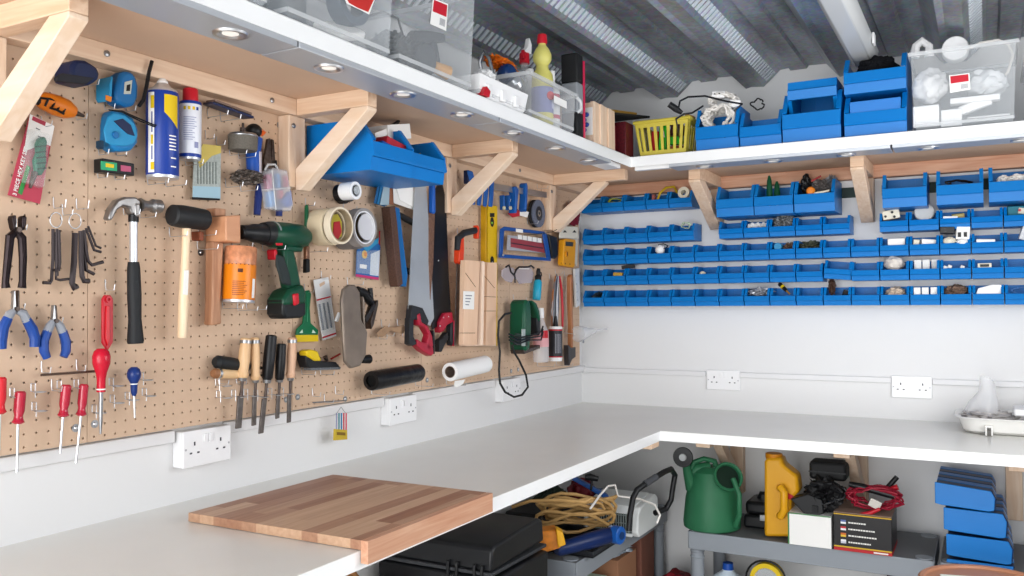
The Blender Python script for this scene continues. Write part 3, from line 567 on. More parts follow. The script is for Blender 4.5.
# white slotted basket with odds and ends
bt = storage_box(.20, .436, -1.745, -1.475, Z0, Z0 + .062, .008, 'low white basket with bumps, between clear box and bottles', m_=WPLA, grp='', name='basket', rim=False)
if 'group' in bt: del bt['group']
for k in range(3):
    y = -1.715 + .08 * k; m = MB().box((.436, y, Z0 + .008), (.4475, y + .022, Z0 + .042)); obj('moulded_bump', m, WPLA, bt, bev=.003)
m = MB().tube([LW(483, 80, .30), LW(480, 62, .30), LW(484, 52, .31), LW(489, 58, .33), LW(493, 74, .34)], .006, 8); single('bent_rod', m, STEEL, 'bent metal rod arching out of the white basket', 'rod')
lump(LW(500, 64, .31), .03, .07, .018, P('bright_orange', 'ef7a1c', .5, noise=.3, nscale=80), 'bright orange frilly thing lying on the white basket', 'flower', 'orange_ruff', 4, .7, 3)
t = thing('blue_lamp', 'dark blue round lamp in the white basket', 'lamp'); m = MB().ball(LW(507, 74, .34), .033); obj('globe', m, P('deep_blue', '1b3f78', .2), t); m = MB().lathe(tuple(LW(512, 80, .37)), tuple(LW(519, 88, .385)), [(0, .022), (.5, .028), (1, .02)], 18); obj('chrome_ring', m, CHROME, t)
lump(LW(484, 76, .37), .03, .03, .018, WPLA, 'white plastic part in the near end of the white basket', 'part', 'white_part', 3, .4)
# frosted box of bottles
tc_ = storage_box(.24, .438, -1.455, -1.125, Z0, Z0 + .135, .006, 'frosted clear box of bottles with a white strip on its front', m_=FROST, grp='', name='bottle_box')
if 'group' in tc_: del tc_['group']
m = MB().box((.4475, -1.295, Z0 + .072), (.449, -1.20, Z0 + .096)); obj('white_strip', m, PAPER, tc_)
m = MB(); m.tube([(.452, -1.125, Z0 + .125), (.462, -1.115, Z0 + .11), (.462, -1.112, Z0 + .085), (.452, -1.12, Z0 + .075)], .006, 8); obj('clip_handle', m, CLRD, tc_)
t = thing('cleaner_bottle', 'pale yellow bottle with a red cap standing in the frosted box', 'bottle'); c = Vector((.396, -1.275, Z0 + .004))
yl = P('pale_yellow_liquid', 'e3dc7a', .35); m = MB().lathe(c, c + Vector((0, 0, .284)), [(0, .028), (.03, .036), (.5, .036), (.60, .034), (.66, .022), (.71, .020), (.76, .030), (.83, .031), (.90, .022), (.94, .013), (1, .013)], 24); obj('bottle_body', m, yl, t)
m = MB().lathe(c + Vector((0, 0, .272)), c + Vector((0, 0, .304)), [(0, .0165), (.3, .0175), (.95, .015), (1, .013)], 20); obj('cap', m, RED, t)
m = MB().lathe(c + Vector((0, 0, .04)), c + Vector((0, 0, .125)), [(0, .0368), (1, .0368)], 24); lb = obj('bottle_label', m, P('violet_label', '7f85b8', .5), t)
m = MB().lathe(c + Vector((.0345, -.012, .095)), c + Vector((.0375, -.0135, .095)), [(0, .014), (1, .014)], 16, sqdir=(0, 0, 1)); obj('red_roundel', m, RED, lb)
m = MB().box((c.x + .0355, c.y - .004, c.z + .055), (c.x + .0375, c.y + .012, c.z + .085)); obj('pale_panel', m, P('lilac_pale', 'c4c8dc', .5), lb)
t = thing('spray_bottle', 'spray bottle with white and red trigger behind the yellow bottle', 'bottle'); c = Vector((.29, -1.20, Z0 + .004))
m = MB().lathe(c, c + Vector((0, 0, .245)), [(0, .03), (.05, .036), (.6, .036), (.85, .014), (1, .012)], 20); obj('bottle_body', m, FROST, t)
m = MB().lathe(c + Vector((0, 0, .240)), c + Vector((0, 0, .275)), [(0, .018), (1, .017)], 16); obj('red_collar', m, RED, t)
m = MB().prism([(c.x, c.y - .028, c.z + 0.275), (c.x, c.y + .02, c.z + 0.275), (c.x, c.y + .024, c.z + 0.310), (c.x, c.y + .008, c.z + 0.330), (c.x, c.y - .004, c.z + 0.295)], (.018, 0, 0)); obj('trigger_head', m, WPLA, t, bev=.003)
m = MB().prism([(c.x + .003, c.y - .03, c.z + 0.280), (c.x + .003, c.y - .012, c.z + 0.280), (c.x + .003, c.y - .024, c.z + 0.250), (c.x + .003, c.y - .034, c.z + 0.252)], (.012, 0, 0)); obj('red_trigger', m, RED, t, bev=.002)
for k, (x, y, h, lab) in enumerate(((.31, -1.20, .20, 'grey-white bottle behind the yellow bottle in the frosted box'), (.392, -1.205, .18, 'shorter white bottle with red print in the frosted box'), (.345, -1.155, .19, 'white capped bottle with red print at the corner of the frosted box'))):
    t = thing('white_bottle', lab, 'bottle', 'white bottles in the frosted box'); c = Vector((x, y, Z0 + .004)); m = MB().lathe(c, c + Vector((0, 0, h)), [(0, .027), (.04, .031), (.72, .031), (.86, .016), (1, .013)], 20); obj('bottle_body', m, P('milky', 'dfe1e2', .4), t)
    m = MB().lathe(c + Vector((0, 0, h - .012)), c + Vector((0, 0, h + .018)), [(0, .0155), (1, .0145)], 16); obj('cap', m, WPLA, t)
    if k:
        for q in range(3): m = MB().lathe(c + Vector((0, 0, .035 + q * .035)), c + Vector((0, 0, .048 + q * .035)), [(0, .0316), (1, .0316)], 20); obj('red_print_band', m, P('print_red', 'c8546a', .5), t) if q != 1 else m.bm.free()
# upright tool case
t = thing('drill_case', 'black and grey carry case with a pink-red edge standing on end', 'case'); y = -1.090
for k, (za, zb, mm) in enumerate(((0, .085, MBLACK), (.085, .19, P('case_mid_grey', '8b8f94', .5)), (.19, .292, MBLACK))): m = MB().box((.375, y, Z0 + .0 + za), (.438, y + .052, Z0 + zb)); obj('case_band', m, mm, t, bev=.006)
m = MB().box((.38, y + .053, Z0 + .0), (.4405, y + .064, Z0 + .275)); obj('red_edge', m, P('pink_red', 'd62a55', .4), t, bev=.003)
# wooden crate
t = thing('wooden_crate', 'small light wooden crate with a blue card label, near the shelf corner', 'crate'); x0, x1, y0, y1, h = .20, .437, -.945, -.745, .152
for n_, lo, hi in (('end_board', (x1 - .014, y0, 0), (x1, y1, h)), ('end_board', (x0, y0, 0), (x0 + .014, y1, h)), ('side_board', (x0 + .014, y0, 0), (x1 - .014, y0 + .012, h - .004)), ('side_board', (x0 + .014, y1 - .012, 0), (x1 - .014, y1, h - .004)), ('base_board', (x0 + .014, y0 + .012, 0), (x1 - .014, y1 - .012, .01))):
    obj(n_, MB().box((lo[0], lo[1], Z0 + lo[2]), (hi[0], hi[1], Z0 + hi[2])), PINEZ, t, bev=.0015)
for yy in (y0 + .05, y0 + .125): obj('corner_post', MB().box((x1, yy, Z0 + .001), (x1 + .006, yy + .028, Z0 + h - .002)), PINEZ, t, bev=.001)
lb = obj('card_label', MB().box((.372, y0 - .0015, Z0 + .03), (.432, y0, Z0 + .13)), PAPER, t)
m = MB()
for q in range(4): m.ball((.398 + .010 * (q % 2), y0 - .002, Z0 + .05 + .018 * q), .011, 10, (1, .08, .8))
obj('blue_drawing', m, P('ink_blue', '2b4a9c', .5), lb)
# books and folder in the corner
for k, (x, y, h, mt, lab) in enumerate(((.40, -.685, .120, DRED, 'dark red patterned tin standing in the shelf corner'), (.44, -.60, .135, P('claret', '5c0f1c', .5, noise=.4, nscale=120), 'dark claret book box just behind the corner of the shelf'))):
    single('red_tin', MB().box((x - .10, y - .04, Z0), (x, y + .045, Z0 + h)), mt, lab, 'tin', bev=.003)
m = MB().prism([(.28, -.78, Z0 + .137), (.43, -.78, Z0 + .137), (.49, -.50, Z0 + .168), (.33, -.50, Z0 + .168)], (0, 0, .008)); single('black_folder', m, MBLACK, 'black folder lying aslant on the red tins', 'folder', bev=.001)
m = MB().prism([(.25, -.80, Z0 + .152), (.40, -.80, Z0 + .150), (.45, -.54, Z0 + .176), (.30, -.52, Z0 + .180)], (0, 0, .010)); single('mustard_folder', m, P('mustard_card', 'a9812c', .6), 'mustard card folder under wires in the shelf corner', 'folder', bev=.001)
# yellow basket
t = thing('plastic_basket', 'yellow slotted plastic basket beside the blue bins on the shelf', 'basket'); yb = P('basket_yellow', 'dcca4c', .4)
bx0, bx1, by0, by1, bz0, bz1, e = .472, .658, -.565, -.36, Z0, Z0 + .135, .018
m = MB(); B0 = [(bx0, by0), (bx1, by0), (bx1, by1), (bx0, by1)]; B1 = [(bx0 - e, by0 - e), (bx1 + e, by0 - e), (bx1 + e, by1 + e), (bx0 - e, by1 + e)]
m.prism([(p[0], p[1], bz0) for p in B0], (0, 0, .004))
for i in range(4):
    a0, b0, a1, b1 = [Vector((*q, 0)) for q in (B0[i], B0[(i + 1) % 4], B1[i], B1[(i + 1) % 4])]
    def w_(s_, f): p = a0.lerp(b0, s_).lerp(a1.lerp(b1, s_), f); return Vector((p.x, p.y, bz0 + (bz1 - bz0) * f))
    inn = Vector((-(b0 - a0).y, (b0 - a0).x, 0)).normalized() * .003
    m.prism([w_(0, 0), w_(1, 0), w_(1, .16), w_(0, .16)], inn); m.prism([w_(0, .84), w_(1, .84), w_(1, 1), w_(0, 1)], inn)
    ns = 9
    for k in range(ns):
        s_ = k / (ns - 1); wd = .028 if 0 < k < ns - 1 else .06; s0, s1 = max(0, s_ - wd), min(1, s_ + wd); m.prism([w_(s0, .16), w_(s1, .16), w_(s1, .84), w_(s0, .84)], inn)
obj('basket_body', m, yb, t, smooth=False)
m = MB()
for i in range(4): a, b = B1[i], B1[(i + 1) % 4]; m.tube([(a[0], a[1], bz1), (b[0], b[1], bz1)], .007, 8)
obj('rolled_rim', m, yb, t)
sbox((.52, -.52, Z0 + .06), (.03, .03, .09), (.05, .1, 0), RED, 'dark red packet in the yellow basket', 'packet', 'red_packet'); sbox((.555, -.525, Z0 + .068), (.03, .03, .11), (0, .05, 0), P('vivid_green', '2ec42f', .4), 'vivid green packet in the yellow basket', 'packet', 'green_packet')
sbox((.608, -.525, Z0 + .06), (.05, .03, .03), (0, 0, 0), MATS['vivid_green'], 'green bar lying across the yellow basket', 'bar', 'green_bar'); sbox((.61, -.52, Z0 + .102), (.05, .03, .045), (0, .2, 0), P('maroon_box', '4d1a1c', .5), 'maroon block on top of the green bar in the basket', 'block', 'maroon_block'); sbox((.603, -.52, Z0 + .022), (.055, .03, .035), (0, 0, 0), P('rust', 'a5512c', .5), 'rust red block low in the yellow basket', 'block', 'rust_block')
m = MB().prism([(.552, -.5415, Z0 + .075), (.566, -.5415, Z0 + .075), (.562, -.5415, Z0 + .10), (.557, -.5415, Z0 + .105)], (0, -.0012, 0)); single('white_tag', m, PAPER, 'small white triangular tag on the vivid green packet', 'tag')
sbox((.53, -.48, Z0 + .145), (.10, .05, .018), (.1, .06, .2), P('dull_orange', 'b98a3a', .6), 'dull orange block lying on top of the yellow basket', 'block', 'orange_block'); sbox((.64, -.46, Z0 + .155), (.035, .05, .03), (.1, .4, .2), MATS['dull_orange'], 'dull orange block beside the black plug on the basket', 'block', 'small_block')
# blue bins on the shelf
def shelf_bin(x, y, z, w, d, h, lab):
    t = make_bin(w, d, h, 2); t['label'] = lab; t['category'] = 'storage bin'; t['group'] = 'large blue bins standing on the shelf'; t.location = (x, y, z); return t
shelf_bin(.700, -.385, Z0, .162, .195, .165, 'blue bin on the shelf overflowing with white cables')
shelf_bin(.868, -.385, Z0, .150, .195, .135, 'lower blue bin on the shelf between cables bin and tall bin')
shelf_bin(1.024, -.30, Z0, .200, .285, .185, 'tall blue bin on the shelf with another bin tipped into it')
shelf_bin(1.236, -.30, Z0, .200, .285, .150, 'blue bin on the shelf under a second bin, beside the clear box')
shelf_bin(1.236, -.30, Z0 + .1515, .200, .285, .135, 'upper blue bin on the shelf filled with black cloth')
t = make_bin(.170, .26, .12, 2); t.rotation_euler = (0, PI, 0); t.location = (1.209, -.302, Z0 + .228); t['label'] = 'blue bin turned upside down on the tall shelf bin'; t['category'] = 'storage bin'
lump((1.335, -.46, Z0 + .262), .062, .06, .038, P('black_cloth', '0d0f16', .9), 'black cloth bundled in the upper blue shelf bin', 'cloth', 'black_cloth', 3, .35)
sbox((1.336, -.5, Z0 + .10), (.165, .15, .05), (0, 0, 0), P('clear_blue', '2f86dd', .3), 'pale blue insert showing in the lower stacked blue bin', 'insert', 'pale_insert')
WC = P('white_cable', 'e6e2dc', .45)
wires((.778, -.515, Z0 + .130), .064, .052, 150, .0055, WC, 'white_cables', 'tangle of white cables filling the blue shelf bin', 'cable', 4, sy=.05)
wires((.79, -.51, Z0 + .195), .056, .035, 90, .0055, WC, 'white_flex', 'white flex looping above the blue bin of cables', 'cable', 8, sy=.03)
t = thing('white_plug', 'white plug on top of the cable bin', 'plug'); obj('plug_body', rbox((.775, -.52, Z0 + .222), .05, .03, .026, .1, .1, .1), WPLA, t, bev=.004)
for dx in (-.01, .008): obj('pin', rbox((.775 + dx, -.538, Z0 + .222), .004, .012, .003), BLACK, t)
sbox((.838, -.52, Z0 + .18), (.042, .03, .03), (.2, .1, .2), WPLA, 'second white plug, lower, towards the short blue bin', 'plug', 'small_plug', .004)
bp = [DP(u, v, 3.05) for u, v in ((668, 103), (676, 112), (684, 116), (700, 114), (704, 108), (697, 100), (688, 99), (680, 104), (678, 110))]
t = thing('black_lead', 'black lead with a thick plug looping over the yellow basket', 'cable'); m = MB().tube([DP(678, 110, 3.05), DP(680, 101, 3.05), DP(688, 97, 3.06), DP(705, 96, 3.07), DP(725, 101, 3.08), DP(742, 104, 3.12), Vector((.80, -.47, Z0 + .15)), Vector((.78, -.46, Z0 + .06))], .0035, 8); obj('flex', m, BLACK, t)
m = MB().tube([DP(682, 113, 3.04), DP(676, 109, 3.04), DP(669, 104, 3.04)], [.007, .012, .011], 12); obj('plug', m, BLACK, t)
m = MB().tube([Vector((.60, -.45, Z0 + .06)), DP(676, 119, 3.06), DP(684, 114, 3.05), DP(692, 113, 3.06), DP(703, 106, 3.08)], .0035, 8); obj('second_flex', m, BLACK, t)
wires(DP(757, 104, 3.35), .03, .022, 16, .003, BLACK, 'black_coil', 'small black cable coil behind the lower blue shelf bin', 'cable', 5)
# clear box of white electrical bits
tm_ = storage_box(1.462, 1.752, -.585, -.30, Z0, Z0 + .262, .010, 'clear box packed with white fittings at the end of the shelf', name='storage_box')
price_label(tm_, [BW(u, v, -.5975) for u, v in ((949, 75.5), (969.5, 73), (970.5, 89.5), (950, 93))], .48, out=(0, -1, 0))
W = lambda u, v, y=-.55: BW(u, v, y)
def wb(u0, v0, u1, v1, y, dy, lab, cat, name, m_=None, bev=.003):
    a, b = BW(u0, v1, y), BW(u1, v0, y); single(name, MB().box((a.x, y, a.z), (b.x, y + dy, b.z)), m_ or WPLA, lab, cat, bev=bev)
wb(913, 104, 939, 128, -.565, .06, 'square white box low in the clear shelf box beside blue bins', 'box', 'white_box'); wb(941, 108, 962, 127, -.565, .05, 'small white block beside the square white box in the clear box', 'block', 'white_block')
wb(950, 93, 1000, 104, -.56, .05, 'long white connector lying across the clear shelf box', 'connector', 'white_connector'); wb(967, 113, 1010, 119, -.56, .05, 'slim white strip at the bottom of the clear shelf box', 'strip', 'white_strip')
sbox(BW(975, 106, -.53), (.10, .03, .03), (0, -.3, 0), WPLA, 'slanting white tube in the clear shelf box', 'tube', 'white_tube', .006)
lump(BW(930, 86, -.49), .055, .06, .058, P('bag_white', 'e6e6e6', .6), 'white plastic bag crumpled in the clear shelf box', 'bag', 'white_bag', 2, .22); lump(BW(985, 84, -.46), .07, .06, .05, P('bag_white2', 'dcdee0', .6), 'pale padding bag at the far side of the clear shelf box', 'bag', 'padding_bag', 6, .22)
c = BW(955, 48, -.45); m = MB().lathe(c, c + Vector((0, .05, 0)), [(0, .040), (.1, .043), (1, .043)], 28); single('white_disc', m, WPLA, 'round white lamp body sticking out of the clear shelf box', 'lamp')
m = MB().tube([BW(966, 50, -.47), BW(980, 43, -.47), BW(998, 40, -.46), BW(1008, 44, -.46), BW(1013, 55, -.47), BW(1008, 72, -.48), BW(1000, 80, -.48)], .0045, 8); single('white_flex_loop', m, WC, 'white flex arching over the clear shelf box', 'cable')
m = MB().tube([BW(914, 58, -.5), BW(916, 46, -.5), BW(922, 41, -.5), BW(929, 46, -.5), BW(929, 57, -.5)], [.018, .014, .015, .013, .016], 8); single('bag_handle', m, P('bag_white3', 'd8d8d8', .6, noise=.1, nscale=60), 'twisted white bag handle rising from the clear shelf box', 'bag')
storage_box(1.80, 2.15, -.585, -.30, Z0, Z0 + .20, .010, 'clear box with green tint beyond the white fittings, at the picture edge')
sbox((1.86, -.42, Z0 + .05), (.08, .15, .08), (0, 0, 0), P('mossy', '6b7a55', .7), 'olive green block inside the last clear box', 'block', 'green_block')
# strip light under the deck
t = thing('strip_light', 'white fluorescent strip light under the corrugated ceiling', 'light'); x0, x1 = 1.235, 1.335
m = MB().box((x0 + .012, -1.75, 1.395), (x1 - .012, -.40, 1.4095)); obj('backplate', m, WPLA, t, bev=.003)
m = MB().prism([(x0, -1.75, 1.393), (x0 + .006, -1.75, 1.36), (x0 + .022, -1.75, 1.342), (x1 - .022, -1.75, 1.342), (x1 - .006, -1.75, 1.36), (x1, -1.75, 1.393)], (0, 1.35, 0)); obj('diffuser', m, P('diffuser', 'c6c8c8', .25), t, bev=.003)
for yy in (-.62, -1.2): m = MB().box((x1 - .001, yy, 1.362), (x1 + .007, yy + .045, 1.40)); obj('clip', m, WPLA, t, bev=.002)
# ================================================================ ON THE BENCH
# butcher-block board with a lip hooked over the bench edge
BB = bpy.data.materials.new('butcher_block'); BB.use_nodes = True; nt = BB.node_tree; b = nt.nodes['Principled BSDF']; b.inputs['Roughness'].default_value = .45
tc = nt.nodes.new('ShaderNodeTexCoord'); mp = nt.nodes.new('ShaderNodeMapping'); mp.inputs['Rotation'].default_value = (0, 0, PI / 2); mp.inputs['Scale'].default_value = (1, 1, 1); mp.inputs['Location'].default_value = (0.07, 0.003, 0)
br = nt.nodes.new('ShaderNodeTexBrick'); br.offset = .43; br.offset_frequency = 1; br.squash = 1.35; br.squash_frequency = 3
for k_, v_ in (('Scale', 1.0), ('Mortar Size', .0), ('Brick Width', .31), ('Row Height', .0415), ('Bias', -.15)): br.inputs[k_].default_value = v_
br.inputs['Color1'].default_value = (*s2l('c6a183'), 1); br.inputs['Color2'].default_value = (*s2l('8a5238'), 1); br.inputs['Mortar'].default_value = (*s2l('a8714f'), 1)
n = nt.nodes.new('ShaderNodeTexNoise'); mp2 = nt.nodes.new('ShaderNodeMapping'); mp2.inputs['Scale'].default_value = (60, 4, 60); n.inputs['Scale'].default_value = 1.5; n.inputs['Detail'].default_value = 5
mx = nt.nodes.new('ShaderNodeMixRGB'); mx.blend_type = 'SOFT_LIGHT'; mx.inputs[0].default_value = .55
nt.links.new(tc.outputs['Object'], mp.inputs[0]); nt.links.new(mp.outputs[0], br.inputs[0]); nt.links.new(tc.outputs['Object'], mp2.inputs[0]); nt.links.new(mp2.outputs[0], n.inputs[0])
nt.links.new(br.outputs['Color'], mx.inputs[1]); nt.links.new(n.outputs['Fac'], mx.inputs[2]); nt.links.new(mx.outputs[0], b.inputs['Base Color'])
t = thing('bench_board', 'butcher-block wooden board hooked over the front edge of the bench', 'board')
c = [HP(u, v, .0285) for u, v in ((190.5, 507), (334, 470.5), (494, 490), (370, 543))]   # corners of the top
x0, x1, y0, y1 = .128, .604, -2.478, -2.002
obj('board_top', MB().box((x0, y0, .0012), (x1, y1, .0205)), BB, t, bev=.0012, smooth=False)
obj('front_lip', MB().box((x1 + .0002, y0, -.024), (x1 + .018, y1, .0205)), wood('lip_wood', s2l('cda184'), s2l('b98263'), 1, .45, stretch=20), t, bev=.0012, smooth=False)
# white basin with a cloth at the far end of the bench
t = thing('washing_bowl', 'white plastic basin on the back bench at the picture edge', 'basin'); wp = P('basin_white', 'ecebe7', .3)
def rrect(x0, x1, y0, y1, r, z, n=6):
    out = []
    for cx, cy, a0 in ((x1 - r, y0 + r, -PI / 2), (x1 - r, y1 - r, 0), (x0 + r, y1 - r, PI / 2), (x0 + r, y0 + r, PI)):
        for k in range(n + 1): a = a0 + PI / 2 * k / n; out.append((cx + r * math.cos(a), cy + r * math.sin(a), z))
    return out
m = MB(); loops = [rrect(1.60, 2.05, -.30, -.075, .05, .0015), rrect(1.585, 2.065, -.315, -.06, .06, .012), rrect(1.572, 2.08, -.328, -.047, .07, .055), rrect(1.560, 2.09, -.340, -.035, .08, .061), rrect(1.556, 2.094, -.344, -.031, .08, .057), rrect(1.577, 2.074, -.323, -.052, .066, .056), rrect(1.60, 2.05, -.30, -.075, .05, .008)]
vs = [[m.bm.verts.new(p) for p in l] for l in loops]
for a, c_ in zip(vs, vs[1:]):
    for k in range(len(a)): m.bm.faces.new((a[k], a[(k + 1) % len(a)], c_[(k + 1) % len(a)], c_[k]))
m.bm.faces.new(vs[0][::-1]); m.bm.faces.new(vs[-1]); obj('basin', m, wp, t)
p = BW(989, 430, -.335); m = MB().box((p.x - .012, -.346, .0018), (p.x - .006, -.318, .034)); m.box((p.x + .006, -.346, .0018), (p.x + .012, -.318, .034)); m.box((p.x - .012, -.346, .030), (p.x + .012, -.318, .038)); obj('side_notch_frame', m, wp, t, bev=.002)
obj('notch', MB().box((p.x - .0055, -.345, .0019), (p.x + .0055, -.326, .022)), P('notch_dark', '77746f', .7), t)
BAGM = clearplastic('thin_bag', (.80, .81, .83), .38, .2)
from mathutils import noise as _n
m = MB(); bmesh.ops.create_cone(m.bm, cap_ends=False, segments=40, radius1=.062, radius2=.016, depth=.15); bmesh.ops.subdivide_edges(m.bm, edges=m.bm.edges[:], cuts=5, use_grid_fill=True)
cc = BW(985, 393, -.19)
for v in m.bm.verts: q = _n.noise(v.co * 22) * .35 + 1; v.co = Vector((v.co.x * q + cc.x + .01 * math.sin(v.co.z * 40), v.co.y * q * .8 - .19, v.co.z * 1.0 + .118 + .012 * _n.noise(v.co * 30)))
single('plastic_bag', m, BAGM, 'crumpled see-through plastic bag standing up in the white basin', 'bag')
lump((1.665, -.19, .052), .085, .085, .022, P('grey_cloth', 'b9b5b3', .8, noise=.15, nscale=40), 'grey cloth heaped in the white basin', 'cloth', 'grey_cloth', 4, .5, 1.5)
single('white_slab', MB().box((1.745, -.27, .066), (2.02, -.12, .092)), WPLA, 'white flat tray resting on the basin at the picture edge', 'tray', bev=.006)
# ================================================================ UNDER THE BENCH
GR = P('grey_shelf_plastic', '8d939a', .5); GRT = P('grey_shelf_top', '7b7d80', .55)
def shelf_unit(x0, x1, y0, y1, zs, lab, posts, top=None, ztop=None):
    t = thing('shelving_unit', lab, 'shelving', 'grey plastic shelving units')
    for z in zs:
        m = MB().box((x0, y0, z - .012), (x1, y1, z)); obj('shelf_panel', m, GRT, t)
        m = MB(); m.box((x0, y0 - .004, z - .068), (x1, y0, z + .001)); m.box((x0, y1, z - .068), (x1, y1 + .004, z + .001)); m.box((x0 - .004, y0, z - .068), (x0, y1, z + .001)); m.box((x1, y0, z - .068), (x1 + .004, y1, z + .001)); obj('shelf_frame', m, GR, t, bev=.002)
    for x, y in posts:
        m = MB().lathe((x, y, -.8985), (x, y, zs[0] - .03), [(0, .026), (1, .026)], 20); m.lathe((x, y, zs[0] - .05), (x, y, zs[0] + .004), [(0, .030), (.5, .030), (.5, .028), (1, .028)], 20); obj('post', m, GR, t)
        m = MB()
        for q in range(2): m.lathe((x, y, zs[0] - .085 - q * .022), (x, y, zs[0] - .075 - q * .022), [(0, .0265), (.5, .029), (1, .0265)], 20)
        obj('post_ring', m, GR, t)
    return t
su = shelf_unit(.62, 1.49, -.455, -.075, [-.43, -.80], 'grey plastic shelving unit under the back bench, with the watering can', [(.645, -.425), (1.46, -.425), (.645, -.105), (1.46, -.105)])
shelf_unit(1.515, 2.30, -.455, -.075, [-.43, -.80], 'grey plastic shelving unit at the picture edge, behind the blue packs', [(1.545, -.425), (2.27, -.425), (1.545, -.105), (2.27, -.105)])
shelf_unit(.0, .400, -1.05, -.075, [-.43, -.80], 'grey plastic shelving unit under the left bench, with cable and heater', [(.365, -1.015), (.37, -.11), (.03, -1.015), (.03, -.11)])
zt = -.4275
# ---- watering can
t = thing('watering_can', 'dark green plastic watering can with a black rose on its spout', 'watering can'); gw = P('can_green', '2f7550', .5, noise=.06, nscale=14); c = Vector((.690, -.372, zt)); r_ = Vector((.876, .482, 0)); f_ = Vector((.482, -.876, 0))
m = MB().lathe(c, c + Vector((0, 0, .245)), [(0, .095), (.03, .106), (.12, .108), (.5, .098), (.8, .082), (.92, .072), (1, .045)], 32, sq=1.05, sqdir=r_); obj('tank', m, gw, t)
a = c + r_ * .040 + f_ * .03 + Vector((0, 0, .192)); b_ = a + f_ * .058 + Vector((0, 0, .030)) + r_ * .006
m = MB().lathe2(a, b_, [(0, .040), (.6, .052), (1, .058), (1.04, .056), (1.0, .048), (.35, .040), (0, .03)], 28); obj('filling_neck', m, gw, t)
m = MB().lathe(a + (b_ - a) * .78, a + (b_ - a) * .80, [(0, .0475), (1, .0475)], 24); obj('neck_shade_disc', m, P('painted_neck_shade', '0e2a1c', .7), t)  # dark green disc paints the shade inside the open neck
a = c - r_ * .075 + Vector((0, 0, .16)); tip = c - r_ * .115 + Vector((0, 0, .290)) + f_ * .03
m = MB().tube([a, a.lerp(tip, .5) - r_ * .004, tip], [.030, .018, .011], 16); obj('spout', m, gw, t)
d_ = (-r_ * .35 + f_ * .85 + Vector((0, 0, .05))).normalized(); m = MB().lathe(tip - d_ * .004, tip + d_ * .03, [(0, .012), (.6, .034), (.85, .040), (1, .038)], 26); rz = obj('rose', m, BLACK, t)
m = MB().lathe(tip + d_ * .0302, tip + d_ * .036, [(0, .015), (1, .013)], 20); obj('rose_disc', m, P('rose_face', 'b9bcbd', .4), rz)
m = MB().tube([c - r_ * .085 + Vector((0, 0, .222)), c - r_ * .07 + Vector((0, 0, .262)), c - r_ * .03 + Vector((0, 0, .276)), c + r_ * .012 + Vector((0, 0, .266)), c + r_ * .02 + Vector((0, 0, .24))], [.012, .011, .010, .011, .013], 12); obj('carry_handle', m, gw, t)
m = MB().tube([c - r_ * .09 + Vector((0, 0, .20)), c - r_ * .06 + Vector((0, 0, .235)), c - r_ * .01 + Vector((0, 0, .235))], [.02, .022, .03], 12); obj('shoulder', m, gw, t)
m = MB().tube([c + r_ * .062 + f_ * .095 + Vector((0, 0, .215)), c + r_ * .078 + f_ * .122 + Vector((0, 0, .16)), c + r_ * .078 + f_ * .122 + Vector((0, 0, .08)), c + r_ * .070 + f_ * .09 + Vector((0, 0, .03))], [.011, .010, .010, .012], 12); obj('rear_handle', m, gw, t)
# ---- black tool case behind
t = thing('tool_case', 'small black case between the watering can and the yellow jug', 'case'); obj('case_lower', MB().box((.80, -.31, zt), (.955, -.14, zt + .052)), BLACK, t, bev=.01); obj('case_lid', MB().box((.805, -.305, zt + .054), (.95, -.145, zt + .105)), BLACK, t, bev=.014)
m = MB().tube([(.84, -.22, zt + .10), (.85, -.22, zt + .125), (.91, -.22, zt + .125), (.92, -.22, zt + .10)], .008, 8); obj('carry_handle', m, BLACK, t); obj('latch', MB().box((.865, -.317, zt + .035), (.905, -.3105, zt + .06)), STEEL, t, bev=.002)
# ---- yellow jug
t = thing('oil_jug', 'tall yellow plastic jug with a side handle', 'jug'); yj = P('jug_yellow', 'f0ae1c', .35); y = -.42
def jp(u, v, yy=y): return BW(u, v, yy)
pr = [jp(764, 537), jp(764, 462), jp(766, 458), jp(782, 458), jp(782, 464), jp(797, 476), jp(799, 492), jp(791, 500), jp(791, 537)]
m = MB(); m.prism([p + Vector((0, .0, 0)) for p in pr], (0, .085, 0)); obj('jug_body', m, yj, t, bev=.012)
p0, p1 = jp(774, 459, y + .04), jp(774, 453, y + .04); m = MB().lathe(p0, p1, [(0, .030), (.3, .032), (.9, .032), (1, .029)], 24); obj('screw_cap', m, P('cap_amber', 'e08f12', .4), t)
m = MB().tube([jp(780, 488, y - .004), jp(781, 488, y - .028), jp(784, 492, y - .034), jp(784, 500, y - .034), jp(784, 510, y - .034), jp(781, 516, y - .028), jp(780, 516, y - .004)], .0145, 12); obj('grip', m, yj, t)
obj('red_print', MB().prism([jp(788, 493, y - .001), jp(794, 496, y - .001), jp(793, 500, y - .001), jp(788, 499, y - .001)], (0, -.0006, 0)), RED, t)
